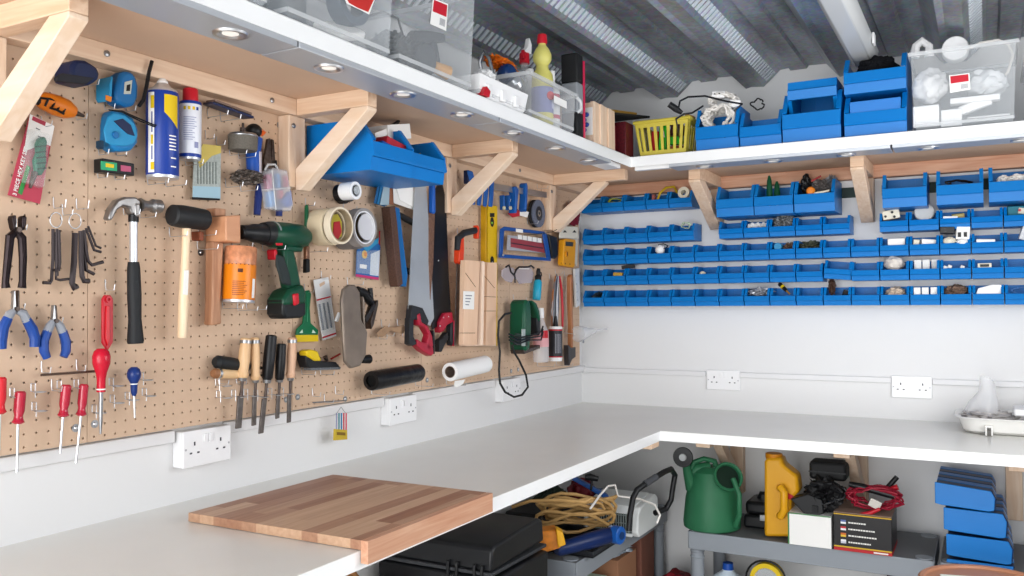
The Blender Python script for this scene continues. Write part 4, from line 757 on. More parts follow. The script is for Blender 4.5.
# ---- cardboard box behind, white box, charger box
single('cardboard_box', MB().box((1.035, -.30, zt), (1.17, -.16, zt + .17)), P('cardboard', 'b08a68', .8), 'plain cardboard box behind the black hoses', 'box', bev=.002)
t = thing('white_box', 'plain white cardboard box with green edges under the black tools', 'box'); a, b_ = BW(788.5, 547, -.47), BW(831, 517, -.47)
obj('box_body', MB().box((a.x, -.47, zt), (b_.x, -.31, b_.z)), PAPER, t, bev=.001); m = MB(); m.box((a.x - .001, -.472, zt + .001), (a.x + .004, -.4705, b_.z)); m.box((a.x, -.472, b_.z - .003), (b_.x, -.4705, b_.z + .001)); obj('green_edge', m, P('edge_green', '4f8f58', .5), t)
wbz = b_.z + .001
t = thing('charger_box', 'black and red carton with four flag lines of print', 'box'); a, b_ = BW(834, 554, -.472), BW(891.5, 520, -.472); x0, x1, z1 = a.x, b_.x, b_.z + .006
obj('carton', MB().box((x0, -.47, zt), (x1, -.27, z1)), P('carton_black', '1f1d20', .4), t, bev=.0015)
obj('cardboard_flap', MB().box((x0, -.47, z1 + .0002), (x1, -.27, z1 + .003)), P('flap', '9c8272', .8), t)
m = MB().box((x0, -.4712, zt + .001), (x1, -.4705, zt + .012)); m.box((x1 + .0005, -.47, zt), (x1 + .001, -.27, zt + .014)) ; obj('red_band', m, P('band_red', 'c6252c', .5), t)
obj('yellow_band', MB().box((x0, -.4712, zt + .013), (x1, -.4705, zt + .018)), P('band_yellow', 'e2b52c', .5), t); m = MB().box((x0, -.4712, z1 - .006), (x1, -.4705, z1 - .002)); obj('yellow_band', m, P('band_yellow', 'e2b52c', .5), t)
W_ = P('print_white', 'e8e6e2', .5)
for k in range(4):
    z = z1 - .024 - k * .0235; cols = (('5d6fae', 'e8e8ea'), ('d32f3c', 'e8e8ea'), ('e0732c', 'f0c83c'), ('e8e8ea', 'c3c3d2'))[k]
    fl = MB().box((x0 + .024, -.4714, z - .007), (x0 + .042, -.4705, z)); obj('flag_upper', fl, P('flag%d' % k, cols[0], .5), t); fl = MB().box((x0 + .024, -.4714, z - .014), (x0 + .042, -.4705, z - .007)); obj('flag_lower', fl, P('flagb%d' % k, cols[1], .5), t)
    m = MB(); xx = x0 + .05
    q = random.Random(k)
    while xx < x0 + .05 + (.06, .085, .095, .075)[k]: ww = q.uniform(.004, .009); m.box((xx, -.4713, z - .0105), (xx + ww, -.4705, z - .0055)); xx += ww + .0018
    obj('print_line', m, W_, t)
m = MB().box((x1 - .06, -.4716, zt + .004), (x1 - .012, -.4712, zt + .009)); obj('brand_line', m, W_, t)
cz = z1 + .004
# jump leads in red with black clamps, black hoses
wires((1.30, -.39, cz + .050), .105, .042, 130, .0033, P('lead_red', 'a81c36', .45), 'jump_leads', 'tangle of dark red jump leads on the printed carton', 'cable', 11, sy=.045)
t = thing('jump_lead_clamp', 'black and red clamp sticking up from the red leads', 'clamp'); a, b_ = BW(884, 492, -.36), BW(897, 477, -.36); m = MB().tube([a, b_], [.010, .009], 12); obj('grip', m, BLACK, t); m = MB().tube([BW(888, 490, -.37), BW(898, 487, -.37)], [.008, .011], 12); obj('red_sleeve', m, RED, t)
t = thing('jump_lead_clamp', 'black clamp lying across the top of the red leads', 'clamp'); m = MB().tube([BW(849, 484, -.40), BW(862, 487, -.40), BW(880, 492, -.40), BW(897, 497, -.40)], [.010, .014, .013, .012], 12); obj('grip', m, BLACK, t)
t = thing('jump_lead_clamp', 'red clamp hanging at the front of the printed carton', 'clamp'); m = MB().tube([BW(859, 515, -.455), BW(870, 513, -.455), BW(880, 509, -.455)], [.007, .008, .006], 12); obj('red_sleeve', m, RED, t)
sbox(BW(875, 504, -.45), (.04, .006, .03), (0, .4, 0), P('tag_grey', 'c9c6bd', .5), 'pale tag caught among the red leads', 'tag', 'pale_tag')
hz = Vector((1.09, -.40, wbz + .05))
lump(hz + Vector((.035, 0, .015)), .065, .06, .055, P('hose_black', '141416', .55, bump=.6, nscale=60), 'knot of black hoses on the white box', 'hose', 'black_hoses', 5, .55, 2)
wires(hz + Vector((.045, -.03, .03)), .07, .045, 44, .005, BLACK, 'black_flex', 'black flex wound around the hoses on the white box', 'cable', 12, sy=.04)
t = thing('vacuum_head', 'black nozzle jutting out over the white box', 'nozzle'); m = MB().prism([BW(790, 499, -.46), BW(808, 494, -.46), BW(822, 500, -.46), (BW(824, 514, -.46)), BW(808, 518, -.46)], (0, .06, 0)); obj('shell', m, BLACK, t, bev=.004); m = MB().box(tuple(BW(812, 512, -.468)), tuple(BW(818, 506, -.462))); obj('socket', m, MBLACK, t)
t = thing('black_case', 'small black padded case on top of the hoses', 'case'); a, b_ = BW(809, 479, -.36), BW(846, 464, -.36); obj('body', MB().box((a.x, -.36, a.z), (b_.x, -.26, b_.z)), MBLACK, t, bev=.012); obj('zip_band', MB().box((a.x - .001, -.362, a.z + .028), (b_.x + .001, -.3605, a.z + .032)), BLACK, t)
# things on the lower shelf
zl = -.7975
t = thing('water_bottle', 'white plastic bottle with a blue cap on the lower shelf', 'bottle'); c = Vector((.80, -.36, zl)); p = BW(728, 567, -.36); m = MB().lathe(c + Vector((p.x - .80, 0, 0)), Vector((p.x, -.36, p.z)), [(0, .06), (.03, .075), (.78, .07), (.93, .024), (1, .018)], 24); obj('bottle_body', m, P('pale_bottle', 'cddbe6', .3), t)
m = MB().lathe((p.x, -.36, p.z - .008), (p.x, -.36, p.z + .018), [(0, .022), (1, .02)], 20); obj('cap', m, TBLUE, t)
t = thing('cable_reel', 'yellow and clear reel with a black hoop on the lower shelf', 'reel'); p = BW(768, 578, -.42); m = MB().lathe2((p.x, -.45, p.z), (p.x, -.40, p.z), [(0, .045), (0, .062), (1, .062), (1, .045), (0, .045)], 30); obj('hub', m, YELLOW, t); pts = [(p.x + .075 * math.cos(k * PI / 12), -.455, p.z + .075 * math.sin(k * PI / 12)) for k in range(25)]; m = MB().tube(pts, .004, 8); obj('hoop', m, BLACK, t)
m = MB().lathe((p.x, -.455, p.z), (p.x, -.452, p.z), [(0, .045), (1, .045)], 24); obj('clear_disc', m, CLR, t)
obj('stand', MB().box((p.x - .05, -.45, zl), (p.x + .05, -.40, p.z - .05)), YELLOW, t, bev=.004)
p = BW(908, 580, -.42); single('black_box', MB().box((p.x - .07, -.42, zl), (p.x + .07, -.25, BW(908, 575, -.42).z)), MBLACK, 'black box on the lower shelf near the right post', 'box', bev=.006)
t = thing('red_toolbag', 'red and black bag on the floor between the two shelving units', 'bag'); lump((.52, -.30, -.70), .07, .10, .05, P('bag_redblack', '8a1b26', .7, noise=.6, nscale=30), '', '', 'bag_body', 3, .3, 1, parent=t); obj('bag_base', MB().box((.455, -.38, -.8985), (.585, -.22, -.70)), MBLACK, t, bev=.01)
# stack of blue shrink-wrapped packs
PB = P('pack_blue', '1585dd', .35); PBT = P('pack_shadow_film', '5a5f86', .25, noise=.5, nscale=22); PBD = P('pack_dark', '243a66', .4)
bx = [(1.500, 1.682, -.235, -.150), (1.525, 1.715, -.325, -.239), (1.532, 1.730, -.411, -.329), (1.532, 1.732, -.4275, -.415)]
lbs = ['topmost blue shrink-wrapped pack in the stack under the bench', 'second blue shrink-wrapped pack down the stack', 'third blue shrink-wrapped pack down the stack', 'bottom blue shrink-wrapped pack in the stack']
for k, ((xa, xb, za, zb), l) in enumerate(zip(bx, lbs)):
    t = thing('paper_towel_pack', l, 'pack', 'blue shrink-wrapped packs'); yy = -.455 - (.02 if k == 0 else 0)
    pr = [(xa, yy, za + .012), (xa, yy, zb), (xb - .012, yy, zb - .016 if k == 0 else zb - .004), (xb, yy, zb - .03 if k else zb - .04), (xb - .004, yy, za + .004), (xb - .02, yy, za), (xa + .02, yy, za + .008)]
    if k == 3: pr = [(xa, yy, za), (xa, yy, zb), (xb, yy, zb), (xb, yy, za)]
    obj('pack_end', MB().prism(pr, (0, .006, 0)), PB, t, bev=.002)
    for q in range(6):
        y_ = yy + .008 + q * .058
        if y_ + .055 > -.06: break
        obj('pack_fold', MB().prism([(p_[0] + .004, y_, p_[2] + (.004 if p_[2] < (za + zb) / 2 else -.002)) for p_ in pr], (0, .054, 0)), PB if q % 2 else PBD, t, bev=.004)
obj('film', MB().box((1.50, -.40, -.1375), (1.64, -.20, -.1365)), PBT, None) if False else None
# brown round stool with papers, front right
t = thing('round_stool', 'round tan stool seat with papers on it, at the bottom of the picture', 'stool'); c = Vector((1.66, -.86, -.375)); tan = P('tan_seat', 'c98d6c', .4)
m = MB().lathe(c - Vector((0, 0, .03)), c + Vector((0, 0, .012)), [(0, .17), (.3, .19), (.9, .192), (1, .186), (.96, .176), (.8, .172), (.8, .001)], 48, cap=False); obj('seat', m, tan, t)
for k in range(4): a = PI / 4 + k * PI / 2; d = Vector((math.cos(a), math.sin(a), 0)); m = MB().tube([c + d * .12 + Vector((0, 0, -.03)), Vector((c.x, c.y, -.8985)) + d * .17], .014, 10); obj('leg', m, tan, t)
sbox((1.63, -.89, -.3655), (.17, .16, .004), (0, 0, .25), P('paper_green', 'e6eee4', .6), 'sheet of white paper lying on the round tan stool', 'paper', 'paper_sheet', 0)
# black tool chest front left
t = thing('tool_chest', 'big black plastic tool chest with its lid ajar under the left bench', 'tool chest'); x0, x1, y0, y1 = .0, .415, -1.66, -1.33
obj('chest_body', MB().box((x0, y0 + .015, -.8985), (x1 + .01, y1 + .02, -.315)), BLACK, t, bev=.01)
m = MB().prism([(x0, y0, -.295), (x0, y0 + .01, -.232), (x0, y0 + .03, -.222), (x0, y1 - .03, -.205), (x0, y1, -.215), (x0, y1 + .01, -.285)], (x1 - x0, 0, 0)); obj('lid', m, P('lid_black', '1a1b1e', .33), t, bev=.008)
m = MB().box((x0 - .004, y0 - .006, -.305), (x1 + .006, y1 + .015, -.294)); obj('lid_rim', m, P('rim_grey', '3a3c40', .5), t, bev=.003)
for xx in (.27, .30, .36, .385): obj('hinge_lug', MB().box((xx, y0 - .012, -.318), (xx + .009, y0 - .001, -.275)), BLACK, t, bev=.002)
lump((.02, -1.78, -.38), .05, .05, .05, P('shavings', 'a9774a', .9, noise=.6, nscale=60, bump=.5), 'brown coir-like bundle beside the tool chest', 'bundle', 'coir_bundle', 3, .4)
# ---- on the left shelving unit
t = thing('black_tray', 'flat black tray on the left shelving unit', 'tray'); obj('tray_base', MB().box((.12, -.985, zt + .002), (.438, -.675, zt + .008)), BLACK, t); m = MB()
for lo, hi in (((.12, -.985), (.438, -.977)), ((.12, -.683), (.438, -.675)), ((.12, -.977), (.128, -.683)), ((.430, -.977), (.438, -.683))): m.box((lo[0], lo[1], zt + .008), (hi[0], hi[1], zt + .024))
obj('tray_rim', m, P('rim_black', '2a2c30', .3), t, bev=.002)
YC = P('cable_tan', 'c9a065', .5, noise=.12, nscale=30)
q = random.Random(5); m = MB(); ctr = Vector((.325, -.87, zt + .125)); rr = []
for k in range(9):
    pts = []; oz = q.uniform(-.035, .05); oy = q.uniform(-.03, .03); ax = q.uniform(.105, .14); ay = q.uniform(.025, .045)
    for a in range(17): an = a * 2 * PI / 16; pts.append(ctr + Vector((.876 * math.cos(an) * ax + .1 * math.sin(an) * ay, oy + .60 * math.cos(an) * ax - ay * math.sin(an), oz + ay * .8 * math.sin(an) + .012 * math.sin(3 * an + k))))
    m.tube(pts, .0062, 8)
single('cable_coil', m, YC, 'coil of thick tan extension cable under the left bench', 'cable')
m = MB().tube([DP(512, 507, 3.02), DP(530, 501, 3.0), DP(560, 500, 2.98), DP(585, 502, 2.98), DP(592, 498, 3.0)], .006, 8); single('cable_end', m, YC, 'loose end of the tan cable leaving its coil', 'cable')
t = thing('orange_tool', 'orange and yellow cased tool in front of the tan cable', 'power tool'); m = MB().prism([DP(533, 562, 2.86), DP(531, 545, 2.86), DP(538, 532, 2.86), (DP(556, 530, 2.86)), DP(561, 548, 2.86), DP(545, 553, 2.86)], f_ * -.07); obj('shell', m, P('tool_orange', 'e2892c', .45, noise=.25, nscale=45), t, bev=.005); m = MB().prism([DP(556, 529, 2.85), DP(563, 533, 2.85), DP(566, 545, 2.85), DP(558, 548, 2.85)], f_ * -.05); obj('yellow_end', m, P('tool_amber', 'f0b020', .4), t, bev=.004)
t = thing('blue_bottle', 'dark blue bottle lying on its side with a ribbed blue cap', 'bottle'); a, b_ = DP(556, 550, 2.98), DP(613, 534, 3.12); m = MB().lathe(a, b_, [(0, .016), (.05, .024), (.45, .027), (.5, .029), (.85, .029), (1, .026)], 24); obj('bottle_body', m, P('royal_dark', '10295f', .35), t)
d_ = (b_ - a).normalized(); cap0 = b_ + d_ * .0; m = MB().lathe(cap0, cap0 + (f_ * .025 + r_ * .028), [(0, .029), (.1, .032), (.9, .032), (1, .027)], 20); cp = obj('cap', m, P('cap_blue', '1d63bd', .35), t); m = MB().lathe(cap0 + (f_ * .025 + r_ * .028), cap0 + (f_ * .027 + r_ * .030), [(0, .014), (1, .014)], 18); obj('cap_recess', m, P('cap_recess', '123a70', .5), cp)
m = MB().lathe(b_ - d_ * .006, b_ + d_ * .002, [(0, .029), (.5, .0315), (1, .029)], 20); obj('pale_collar', m, P('lilac_ring', 'a9b6d8', .4), t)
# fan heater
t = thing('fan_heater', 'white fan heater with a black grille and a looping white flex', 'heater'); x0, x1, y0, y1, z0, z1 = .255, .485, -.665, -.43, zt, zt + .112
hw = P('heater_white', 'dfe2e2', .35)
pr = [(y0, z0 + .02), (y0 + .01, z0 + .085), (y0 + .035, z1), (y1 - .03, z1 + .02), (y1, z1), (y1, z0), (y0 + .02, z0)]
for xa, xb in ((x0, x0 + .018), (x1 - .028, x1)): obj('side_cheek', MB().prism([(xa, a_, b2) for a_, b2 in pr], (xb - xa, 0, 0)), hw, t, bev=.006)
obj('casing', MB().prism([(x0 + .018, a_ + (.012 if a_ < y0 + .02 else 0), b2 - .002) for a_, b2 in pr], (x1 - x0 - .046, 0, 0)), P('heater_dark', '2a3230', .6), t)
obj('top_cover', MB().prism([(x0 + .016, y0 + .008, z0 + .086), (x0 + .016, y0 + .034, z1 + .001), (x0 + .016, y1 - .03, z1 + .022), (x0 + .016, y1 + .001, z1), (x0 + .016, y1 - .01, z1 - .02), (x0 + .016, y0 + .03, z0 + .082)], (x1 - x0 - .042, 0, 0)), hw, t, bev=.003)
m = MB()
for k in range(17): xx = x0 + .024 + k * .0103; m.box((xx, y0 + .004, z0 + .016), (xx + .0032, y0 + .010, z0 + .088))
for k in range(3): m.box((x0 + .02, y0 + .003, z0 + .02 + k * .03), (x1 - .03, y0 + .006, z0 + .023 + k * .03))
obj('grille', m, P('grille_grey', '8c9694', .4), t, smooth=False)
m = MB().box((x0 + .016, y0 + .001, z0 + .002), (x1 - .024, y0 + .02, z0 + .014)); obj('front_foot', m, hw, t, bev=.003)
m = MB().tube([DP(590, 509, 3.12), DP(600, 495, 3.15), DP(608, 486, 3.2), (DP(615, 485, 3.22)), DP(618, 496, 3.22), DP(640, 499, 3.2), DP(655, 505, 3.14), DP(660, 515, 3.1), DP(657, 523, 3.1)], .0042, 8); obj('flex', m, WC, t)
# black tubular handle
m = MB().tube([DP(629, 531, 3.02), DP(630, 515, 3.03), DP(633, 498, 3.05), DP(637, 490, 3.06), DP(648, 482, 3.1), DP(664, 472, 3.16), DP(671, 469, 3.2), DP(675, 475, 3.25), DP(673, 487, 3.25), DP(671, 500, 3.25), DP(666, 509, 3.24), DP(655, 513, 3.2)], .0105, 12)
t = thing('trolley_bar', 'black tubular handle arching beside the fan heater', 'handle bar'); obj('tube', m, BLACK, t)
m = MB().tube([DP(645, 484, 3.085), DP(656, 477, 3.13)], .0125, 10); obj('worn_label', m, P('worn_grey', '4d4f54', .5), t)
t = thing('car_jack', 'blue jack arm with a black knob behind the tan cable', 'jack'); m = MB().obox(DP(590, 487, 3.35), (DP(611, 499, 3.35) - DP(572, 477, 3.35)) / 2, f_ * .02, Vector((-.2, -.1, .5)).normalized() * .014); obj('arm', m, P('jack_blue', '17529e', .4), t, bev=.003)
m = MB().tube([DP(585, 477, 3.3), DP(590, 477, 3.3), DP(598, 479, 3.3)], [.010, .014, .010], 10); obj('knob', m, BLACK, t); m = MB().tube([DP(592, 479, 3.3), DP(591, 490, 3.3)], .005, 8); obj('knob_stem', m, BLACK, t)
obj('jack_foot', MB().box((.10, -.36, zt), (.19, -.28, zt + .09)), P('jack_blue2', '17406e', .5), t, bev=.004)
lump((.17, -.50, zt + .11), .055, .055, .06, P('dark_cherry', '6e1420', .5), 'dark red rounded bag behind the tan cable', 'bag', 'red_bag', 4, .3); lump((.10, -.62, zt + .08), .07, .07, .075, P('dark_moss', '23332a', .7), 'dark green bundle behind the tan cable', 'bundle', 'green_bundle', 7, .3)
single('dark_bundle', MB().box((.06, -.95, zt + .03), (.22, -.70, zt + .12)), MBLACK, 'flat black box under the tan cable', 'box', bev=.01)
# lower shelf of the left unit
t = thing('parts_box', 'cardboard box full of clear film on the lower left shelf', 'box'); obj('carton', MB().box((.22, -.62, zl), (.385, -.42, zl + .26)), P('carton_tan', 'a9795a', .75), t, bev=.002)
lump((.32, -.52, zl + .285), .07, .09, .03, P('bubble_film', '9ca4ae', .25, noise=.4, nscale=60, bump=.5), 'crumpled grey clear film on the carton of the lower left shelf', 'film', 'clear_film', 3, .5, 2)
single('green_tub', MB().box((.20, -.86, zl), (.37, -.68, zl + .22)), P('celadon', 'b9c9b4', .4), 'pale green tub on the lower left shelf', 'tub', bev=.01); single('brown_carton', MB().box((.26, -.36, zl), (.385, -.20, zl + .30)), P('rusty_carton', '8a5848', .7), 'rust brown carton beside the corner post, lower left shelf', 'box', bev=.003)
# ================================================================ SOCKETS
def socket(c, ex, lab, boxed=False):
    """c centre on the wall, ex = direction along the plate; out = away from the wall"""
    ex = Vector(ex); ez = Vector((0, 0, 1)); out = ez.cross(ex) * -1 if ex.y > .5 else Vector((0, -1, 0)); out = Vector((1, 0, 0)) if ex.y > .5 else out
    t = thing('double_socket', lab, 'power socket', 'white double wall sockets'); wpt = P('socket_white', 'f2f2f3', .25)
    def bxx(a0, a1, z0, z1, d0, d1):
        m = MB(); m.obox(c + ex * ((a0 + a1) / 2) + ez * ((z0 + z1) / 2) + out * ((d0 + d1) / 2), ex * (a1 - a0) / 2, ez * (z1 - z0) / 2, out * (d1 - d0) / 2); return m
    dp = .028 if boxed else .002
    if boxed: obj('back_box', bxx(-.073, .073, -.043, .043, 0, .028), wpt, t, bev=.002)
    obj('faceplate', bxx(-.0735, .0735, -.0435, .0435, dp + .0002, dp + .009), wpt, t, bev=.002); g = P('pin_dark', '4c4a52', .6)
    for s_ in (-1, 1):
        cx = s_ * .040
        for a, z, w_2, h2 in ((0, .012, .0022, .0045), (-.011, -.010, .0035, .002), (.011, -.010, .0035, .002)): obj('pin_slot', bxx(cx + a - w_2, cx + a + w_2, z - h2, z + h2, dp + .009, dp + .0095), g, t)
        obj('rocker_switch', bxx(s_ * .008 - .0055, s_ * .008 + .0055, .012, .032, dp + .009, dp + .0125), wpt, t, bev=.001)
    for s_ in (-1, 1): m = MB(); q_ = c + ex * .0 * s_ + ex * s_ * .066 + out * (dp + .009); m.lathe(q_, q_ + out * .0008, [(0, .0028), (1, .0028)], 10, sqdir=(0, 0, 1)); obj('screw', m, P('screw_grey', 'b5b5ba', .4), t)
    return t
socket(Vector((.6435, 0, .132)), (1, 0, 0), 'white double socket on the back wall near the corner'); socket(Vector((1.400, 0, .132)), (1, 0, 0), 'white double socket on the back wall in the middle of the bench')
socket(Vector((PP, -2.305, .130)), (0, 1, 0), 'white double socket on the left wall below the claw hammer', True); socket(Vector((PP, -1.498, .130)), (0, 1, 0), 'white double socket on the left wall below the black roll', True); socket(Vector((PP, -.765, .130)), (0, 1, 0), 'white double socket behind the hanging jigsaw cable', True)
# ================================================================ TOOLS ON THE PEGBOARD
EX = Vector((1, 0, 0))
def pp(pts, x): return [LW(u, v, x) for u, v in pts]
def _uv(p): d = p - CAM_LOC; return 512 + FPX * d.dot(RT) / d.dot(FW)
def pr(name, pts, x1, th, m, parent, bev=.0015, **k):       # plate: outline at its front plane x1, thickness th
    us = [q[0] for q in pts]; um = max(us); wd = um - min(us); c = LW((um + min(us)) / 2, sum(q[1] for q in pts) / len(pts), x1); sh = _uv(c) - _uv(c - Vector((th, 0, 0)))
    if th > .009 and wd > 0: f = max(.35, (wd - sh) / wd); pts = [(um - (um - q[0]) * f, q[1]) for q in pts]   # the side of a thick part shows too
    return obj(name, MB().prism(pp(pts, x1), (-th, 0, 0)), m, parent, bev, **k)
def tb(name, pts, x, r, m, parent, seg=10):
    P_ = [LW(q[0], q[1], q[2] if len(q) > 2 else x) for q in pts]; return obj(name, MB().tube(P_, r, seg), m, parent)
def lt(name, a, b_, x, prof, m, parent, seg=20, x2=None, **k):   # turned shape between two picture points; radii in picture pixels there
    s = pxs((a[0] + b_[0]) / 2, (a[1] + b_[1]) / 2, x); return obj(name, MB().lathe(LW(*a, x), LW(*b_, x if x2 is None else x2), [(t_, r * s) for t_, r in prof], seg, **k), m, parent)
def sector(a, b_, r, a0, a1, ref=EX, n=10, off=.0004):           # curved patch on a can
    a, b_ = Vector(a), Vector(b_); t_ = (b_ - a).normalized(); n0 = (ref - t_ * ref.dot(t_)).normalized(); bb = t_.cross(n0); m = MB(); L1, L2 = [], []
    for k in range(n + 1):
        q = a0 + (a1 - a0) * k / n; d = (n0 * math.cos(q) + bb * math.sin(q)) * (r + off); L1.append(a + d); L2.append(b_ + d)
    for k in range(n): m.face([L1[k], L1[k + 1], L2[k + 1], L2[k]])
    return m
HN = [0]; HOOKM = P('hook_wire', 'c4c6ca', .38, metal=.75)
def hook(u, v, lab, out=.034, rise=.010):
    b0 = LW(u, v, .0012); t_ = single('peg_hook', MB().tube([b0 + Vector((-.004, 0, .014)), b0 + Vector((.0015, 0, .013)), b0 + Vector((.0015, 0, 0)), b0 + Vector((.004, 0, -.009)), b0 + Vector((out, 0, -.009)), b0 + Vector((out + .003, 0, rise - .009))], .0010, 6), HOOKM, lab, 'hook', 'chrome pegboard hooks'); HN[0] += 1
def ringhook(u, v, lab, x=.03, r=.011):
    p = LW(u, v, x); q = p.copy(); q.x = .001; m = MB(); m.tube([q + Vector((0, 0, .016)), q, Vector((x - r, p.y, p.z))], .0010, 6)
    m.tube([p + Vector((r * math.cos(a * PI / 8), r * math.sin(a * PI / 8), 0)) for a in range(17)], .0010, 6); m.tube([q + Vector((0, 0, .016)), q + Vector((.014, 0, .016)), q + Vector((.014, 0, -.012))], .0010, 6)
    single('ring_hook', m, HOOKM, lab, 'hook', 'chrome ring hooks for screwdrivers')
# ---- navy cased tool, top left
t = thing('tool_pouch', 'navy blue zipped pouch on hooks, behind the nearest shelf bracket', 'pouch'); pr('pouch_shell', [(54, 66), (60, 59), (78, 60), (97, 67), (100.5, 74), (99, 80), (84, 85), (52, 80)], .075, .06, NAVY, t, .008); pr('grey_base', [(53, 77), (60, 73), (95, 78), (86, 84), (54, 81)], .077, .012, P('dark_grey_cloth', '34363d', .8), t, .002)
hook(70, 84, 'chrome hook carrying the navy pouch'); hook(88, 82, 'second chrome hook carrying the navy pouch')
# ---- orange multi tool
t = thing('multi_tool', 'orange and black patterned multi-tool lying on hooks near the top left', 'tool')
tb('body', [(38, 100), (44, 101), (55, 105), (66, 109), (74, 112)], .03, [.012, .018, .021, .020, .012], P('amber_orange', 'f0831c', .4), t, 14)
for k, q in enumerate(([(40, 98), (50, 99), (60, 104), (68, 106)], [(50, 108), (57, 110), (64, 114)], [(56, 101), (52, 107)], [(62, 103), (57, 110)], [(67, 105), (63, 113)], [(48, 100), (45, 106)])): tb('black_line', [(*p, .047) for p in q], .047, .0024, BLACK, t, 6)
tb('blade_tip', [(73, 112), (84, 116)], .03, [.007, .003], DSTEEL, t); tb('tail_cap', [(34, 99), (40, 100)], .03, [.008, .013], BLACK, t)
hook(45, 111, 'chrome hook under the tail of the orange multi-tool'); hook(76, 116, 'chrome hook under the tip of the orange multi-tool')
# ---- hex key blister pack
t = thing('hex_key_pack', 'red and white blister pack with green folding hex keys', 'pack'); x = .016
card = [(30, 114), (54.5, 126), (40, 204), (8, 195)]; pr('backing_card', card, x, .002, RED if False else P('card_pink_red', 'c23a52', .45), t, .0004)
pr('white_header', [(30, 114), (54.5, 126), (50.5, 146), (44, 143), (24, 152)], x + .0007, .0006, PAPER, t, 0); pr('red_notch', [(33, 116), (46, 122), (45, 126), (32, 120)], x + .0012, .0005, MATS['card_pink_red'], t, 0)
pr('green_strip', [(27, 165), (30.5, 167), (22, 195), (18, 193)], x + .001, .0005, P('leaf_green', '3b9a4a', .5), t, 0)
o_ = LW(20.5, 171, x + .0012); d_ = (LW(26, 148, x) - LW(15, 194, x)); text('print_text', '3 PIECE HEX KEY SET', t, PAPER, o_, d_, Vector((0, -1, .25)), .0108)
pr('blister', [(27, 128), (51, 134), (44, 188), (20, 182)], x + .022, .021, clearplastic('blister_clear', (.85, .9, .9), .12, .08), t, .004)
t2 = thing('folding_hex_keys', 'dark green folding hex key set inside the red blister pack', 'hex keys'); pr('green_body', [(37, 138), (45, 136), (48, 142), (46, 152), (47, 160), (45, 170), (40, 176), (33, 172), (31, 160), (35, 152), (34, 144)], x + .018, .014, P('pack_green', '0f6a52', .35), t2, .004)
for k in range(5): tb('key_fold', [(35 + k * .6, 147 + k * 5.5), (46, 146 + k * 5.5)], x + .0195, .0016, P('deep_green', '0a4034', .4), t2, 6)
tb('key_ends', [(35, 172), (30, 188)], x + .012, [.006, .003], DSTEEL, t2)
for k, (u, v) in enumerate(((36, 152), (38, 160))): tb('price_mark', [(u, v - 24), (u + 4, v - 22)], x + .0018, .0008, P('ink_navy', '3a3f57', .5), t, 6)
hook(41, 123, 'chrome hook through the top of the hex key pack')
# ---- tape measures
t = thing('tape_measure', 'upper blue tape measure with a black wrist strap', 'tape measure'); x = .05
pr('case', [(106, 84), (111, 74), (118, 71), (127, 71), (135, 76), (139, 86), (138, 98), (133, 106), (121, 107), (107, 103), (103, 96)], x, .042, P('tape_blue', '1b6fae', .4), t, .008)
pr('front_grip', [(104, 84), (110, 76), (113, 77), (111, 90), (109, 101), (103.5, 97)], x + .002, .046, P('tape_cyan', '2c9ad0', .4), t, .005); pr('badge', [(125, 82), (132.5, 80), (131, 94), (124, 94)], x + .0012, .002, P('badge_silver', 'b9bdb4', .35), t, .0006); pr('badge_print', [(127, 85), (130.5, 84), (130, 91), (126.5, 91)], x + .002, .0012, MBLACK, t, 0)
tb('strap', [(139, 106), (143.5, 100), (147, 84), (149, 72), (152, 61)], .055, .0042, BLACK, t, 8); pr('orange_hook', [(106, 95), (112, 97), (111, 102), (106, 100)], x + .003, .002, ORANGE, t, 0)
hook(104, 106, 'chrome hook under the front of the upper tape measure'); hook(125, 108, 'chrome hook under the back of the upper tape measure')
t = thing('tape_measure', 'lower blue tape measure with an open window and thin cord', 'tape measure')
pr('case', [(101, 112), (108, 109), (121, 112), (132, 118), (139, 130), (138, 143), (129, 151), (108, 151), (98, 146), (99, 124)], x, .042, P('tape_blue2', '2180bd', .4), t, .007)
pr('raised_frame', [(108, 117), (114, 113), (125, 115), (135, 124), (138, 136), (134, 144), (126, 146), (112, 145), (106, 142), (104, 130)], x + .004, .004, MATS['tape_cyan'], t, .002)
pr('window', [(114, 121), (123, 118.5), (131, 125), (135, 136), (128, 134), (120, 127)], x + .0056, .002, NAVY, t, .0005); lt('hub', (114, 134), (114, 134.01), x, [(0, 1)], NAVY, t) if False else obj('hub', MB().lathe(LW(115, 135, x + .004), LW(115, 135, x + .004) + EX * .005, [(0, .008), (1, .007)], 20), MATS['tape_blue'], t, .001)
pr('tape_slot', [(98, 140), (104, 141), (104, 149), (98, 147)], x + .002, .02, P('tape_dark', '17384f', .5), t, .001); tb('cord', [(109, 110), (122, 111), (140, 119), (154, 125), (162, 126)], .062, .0016, BLACK, t, 6); tb('cord_loop', [(109, 110), (122, 112), (140, 121), (155, 127), (163, 127)], .06, .0016, BLACK, t, 6)
hook(98, 151, 'chrome hook under the front of the lower tape measure'); hook(116, 152, 'chrome hook under the back of the lower tape measure')
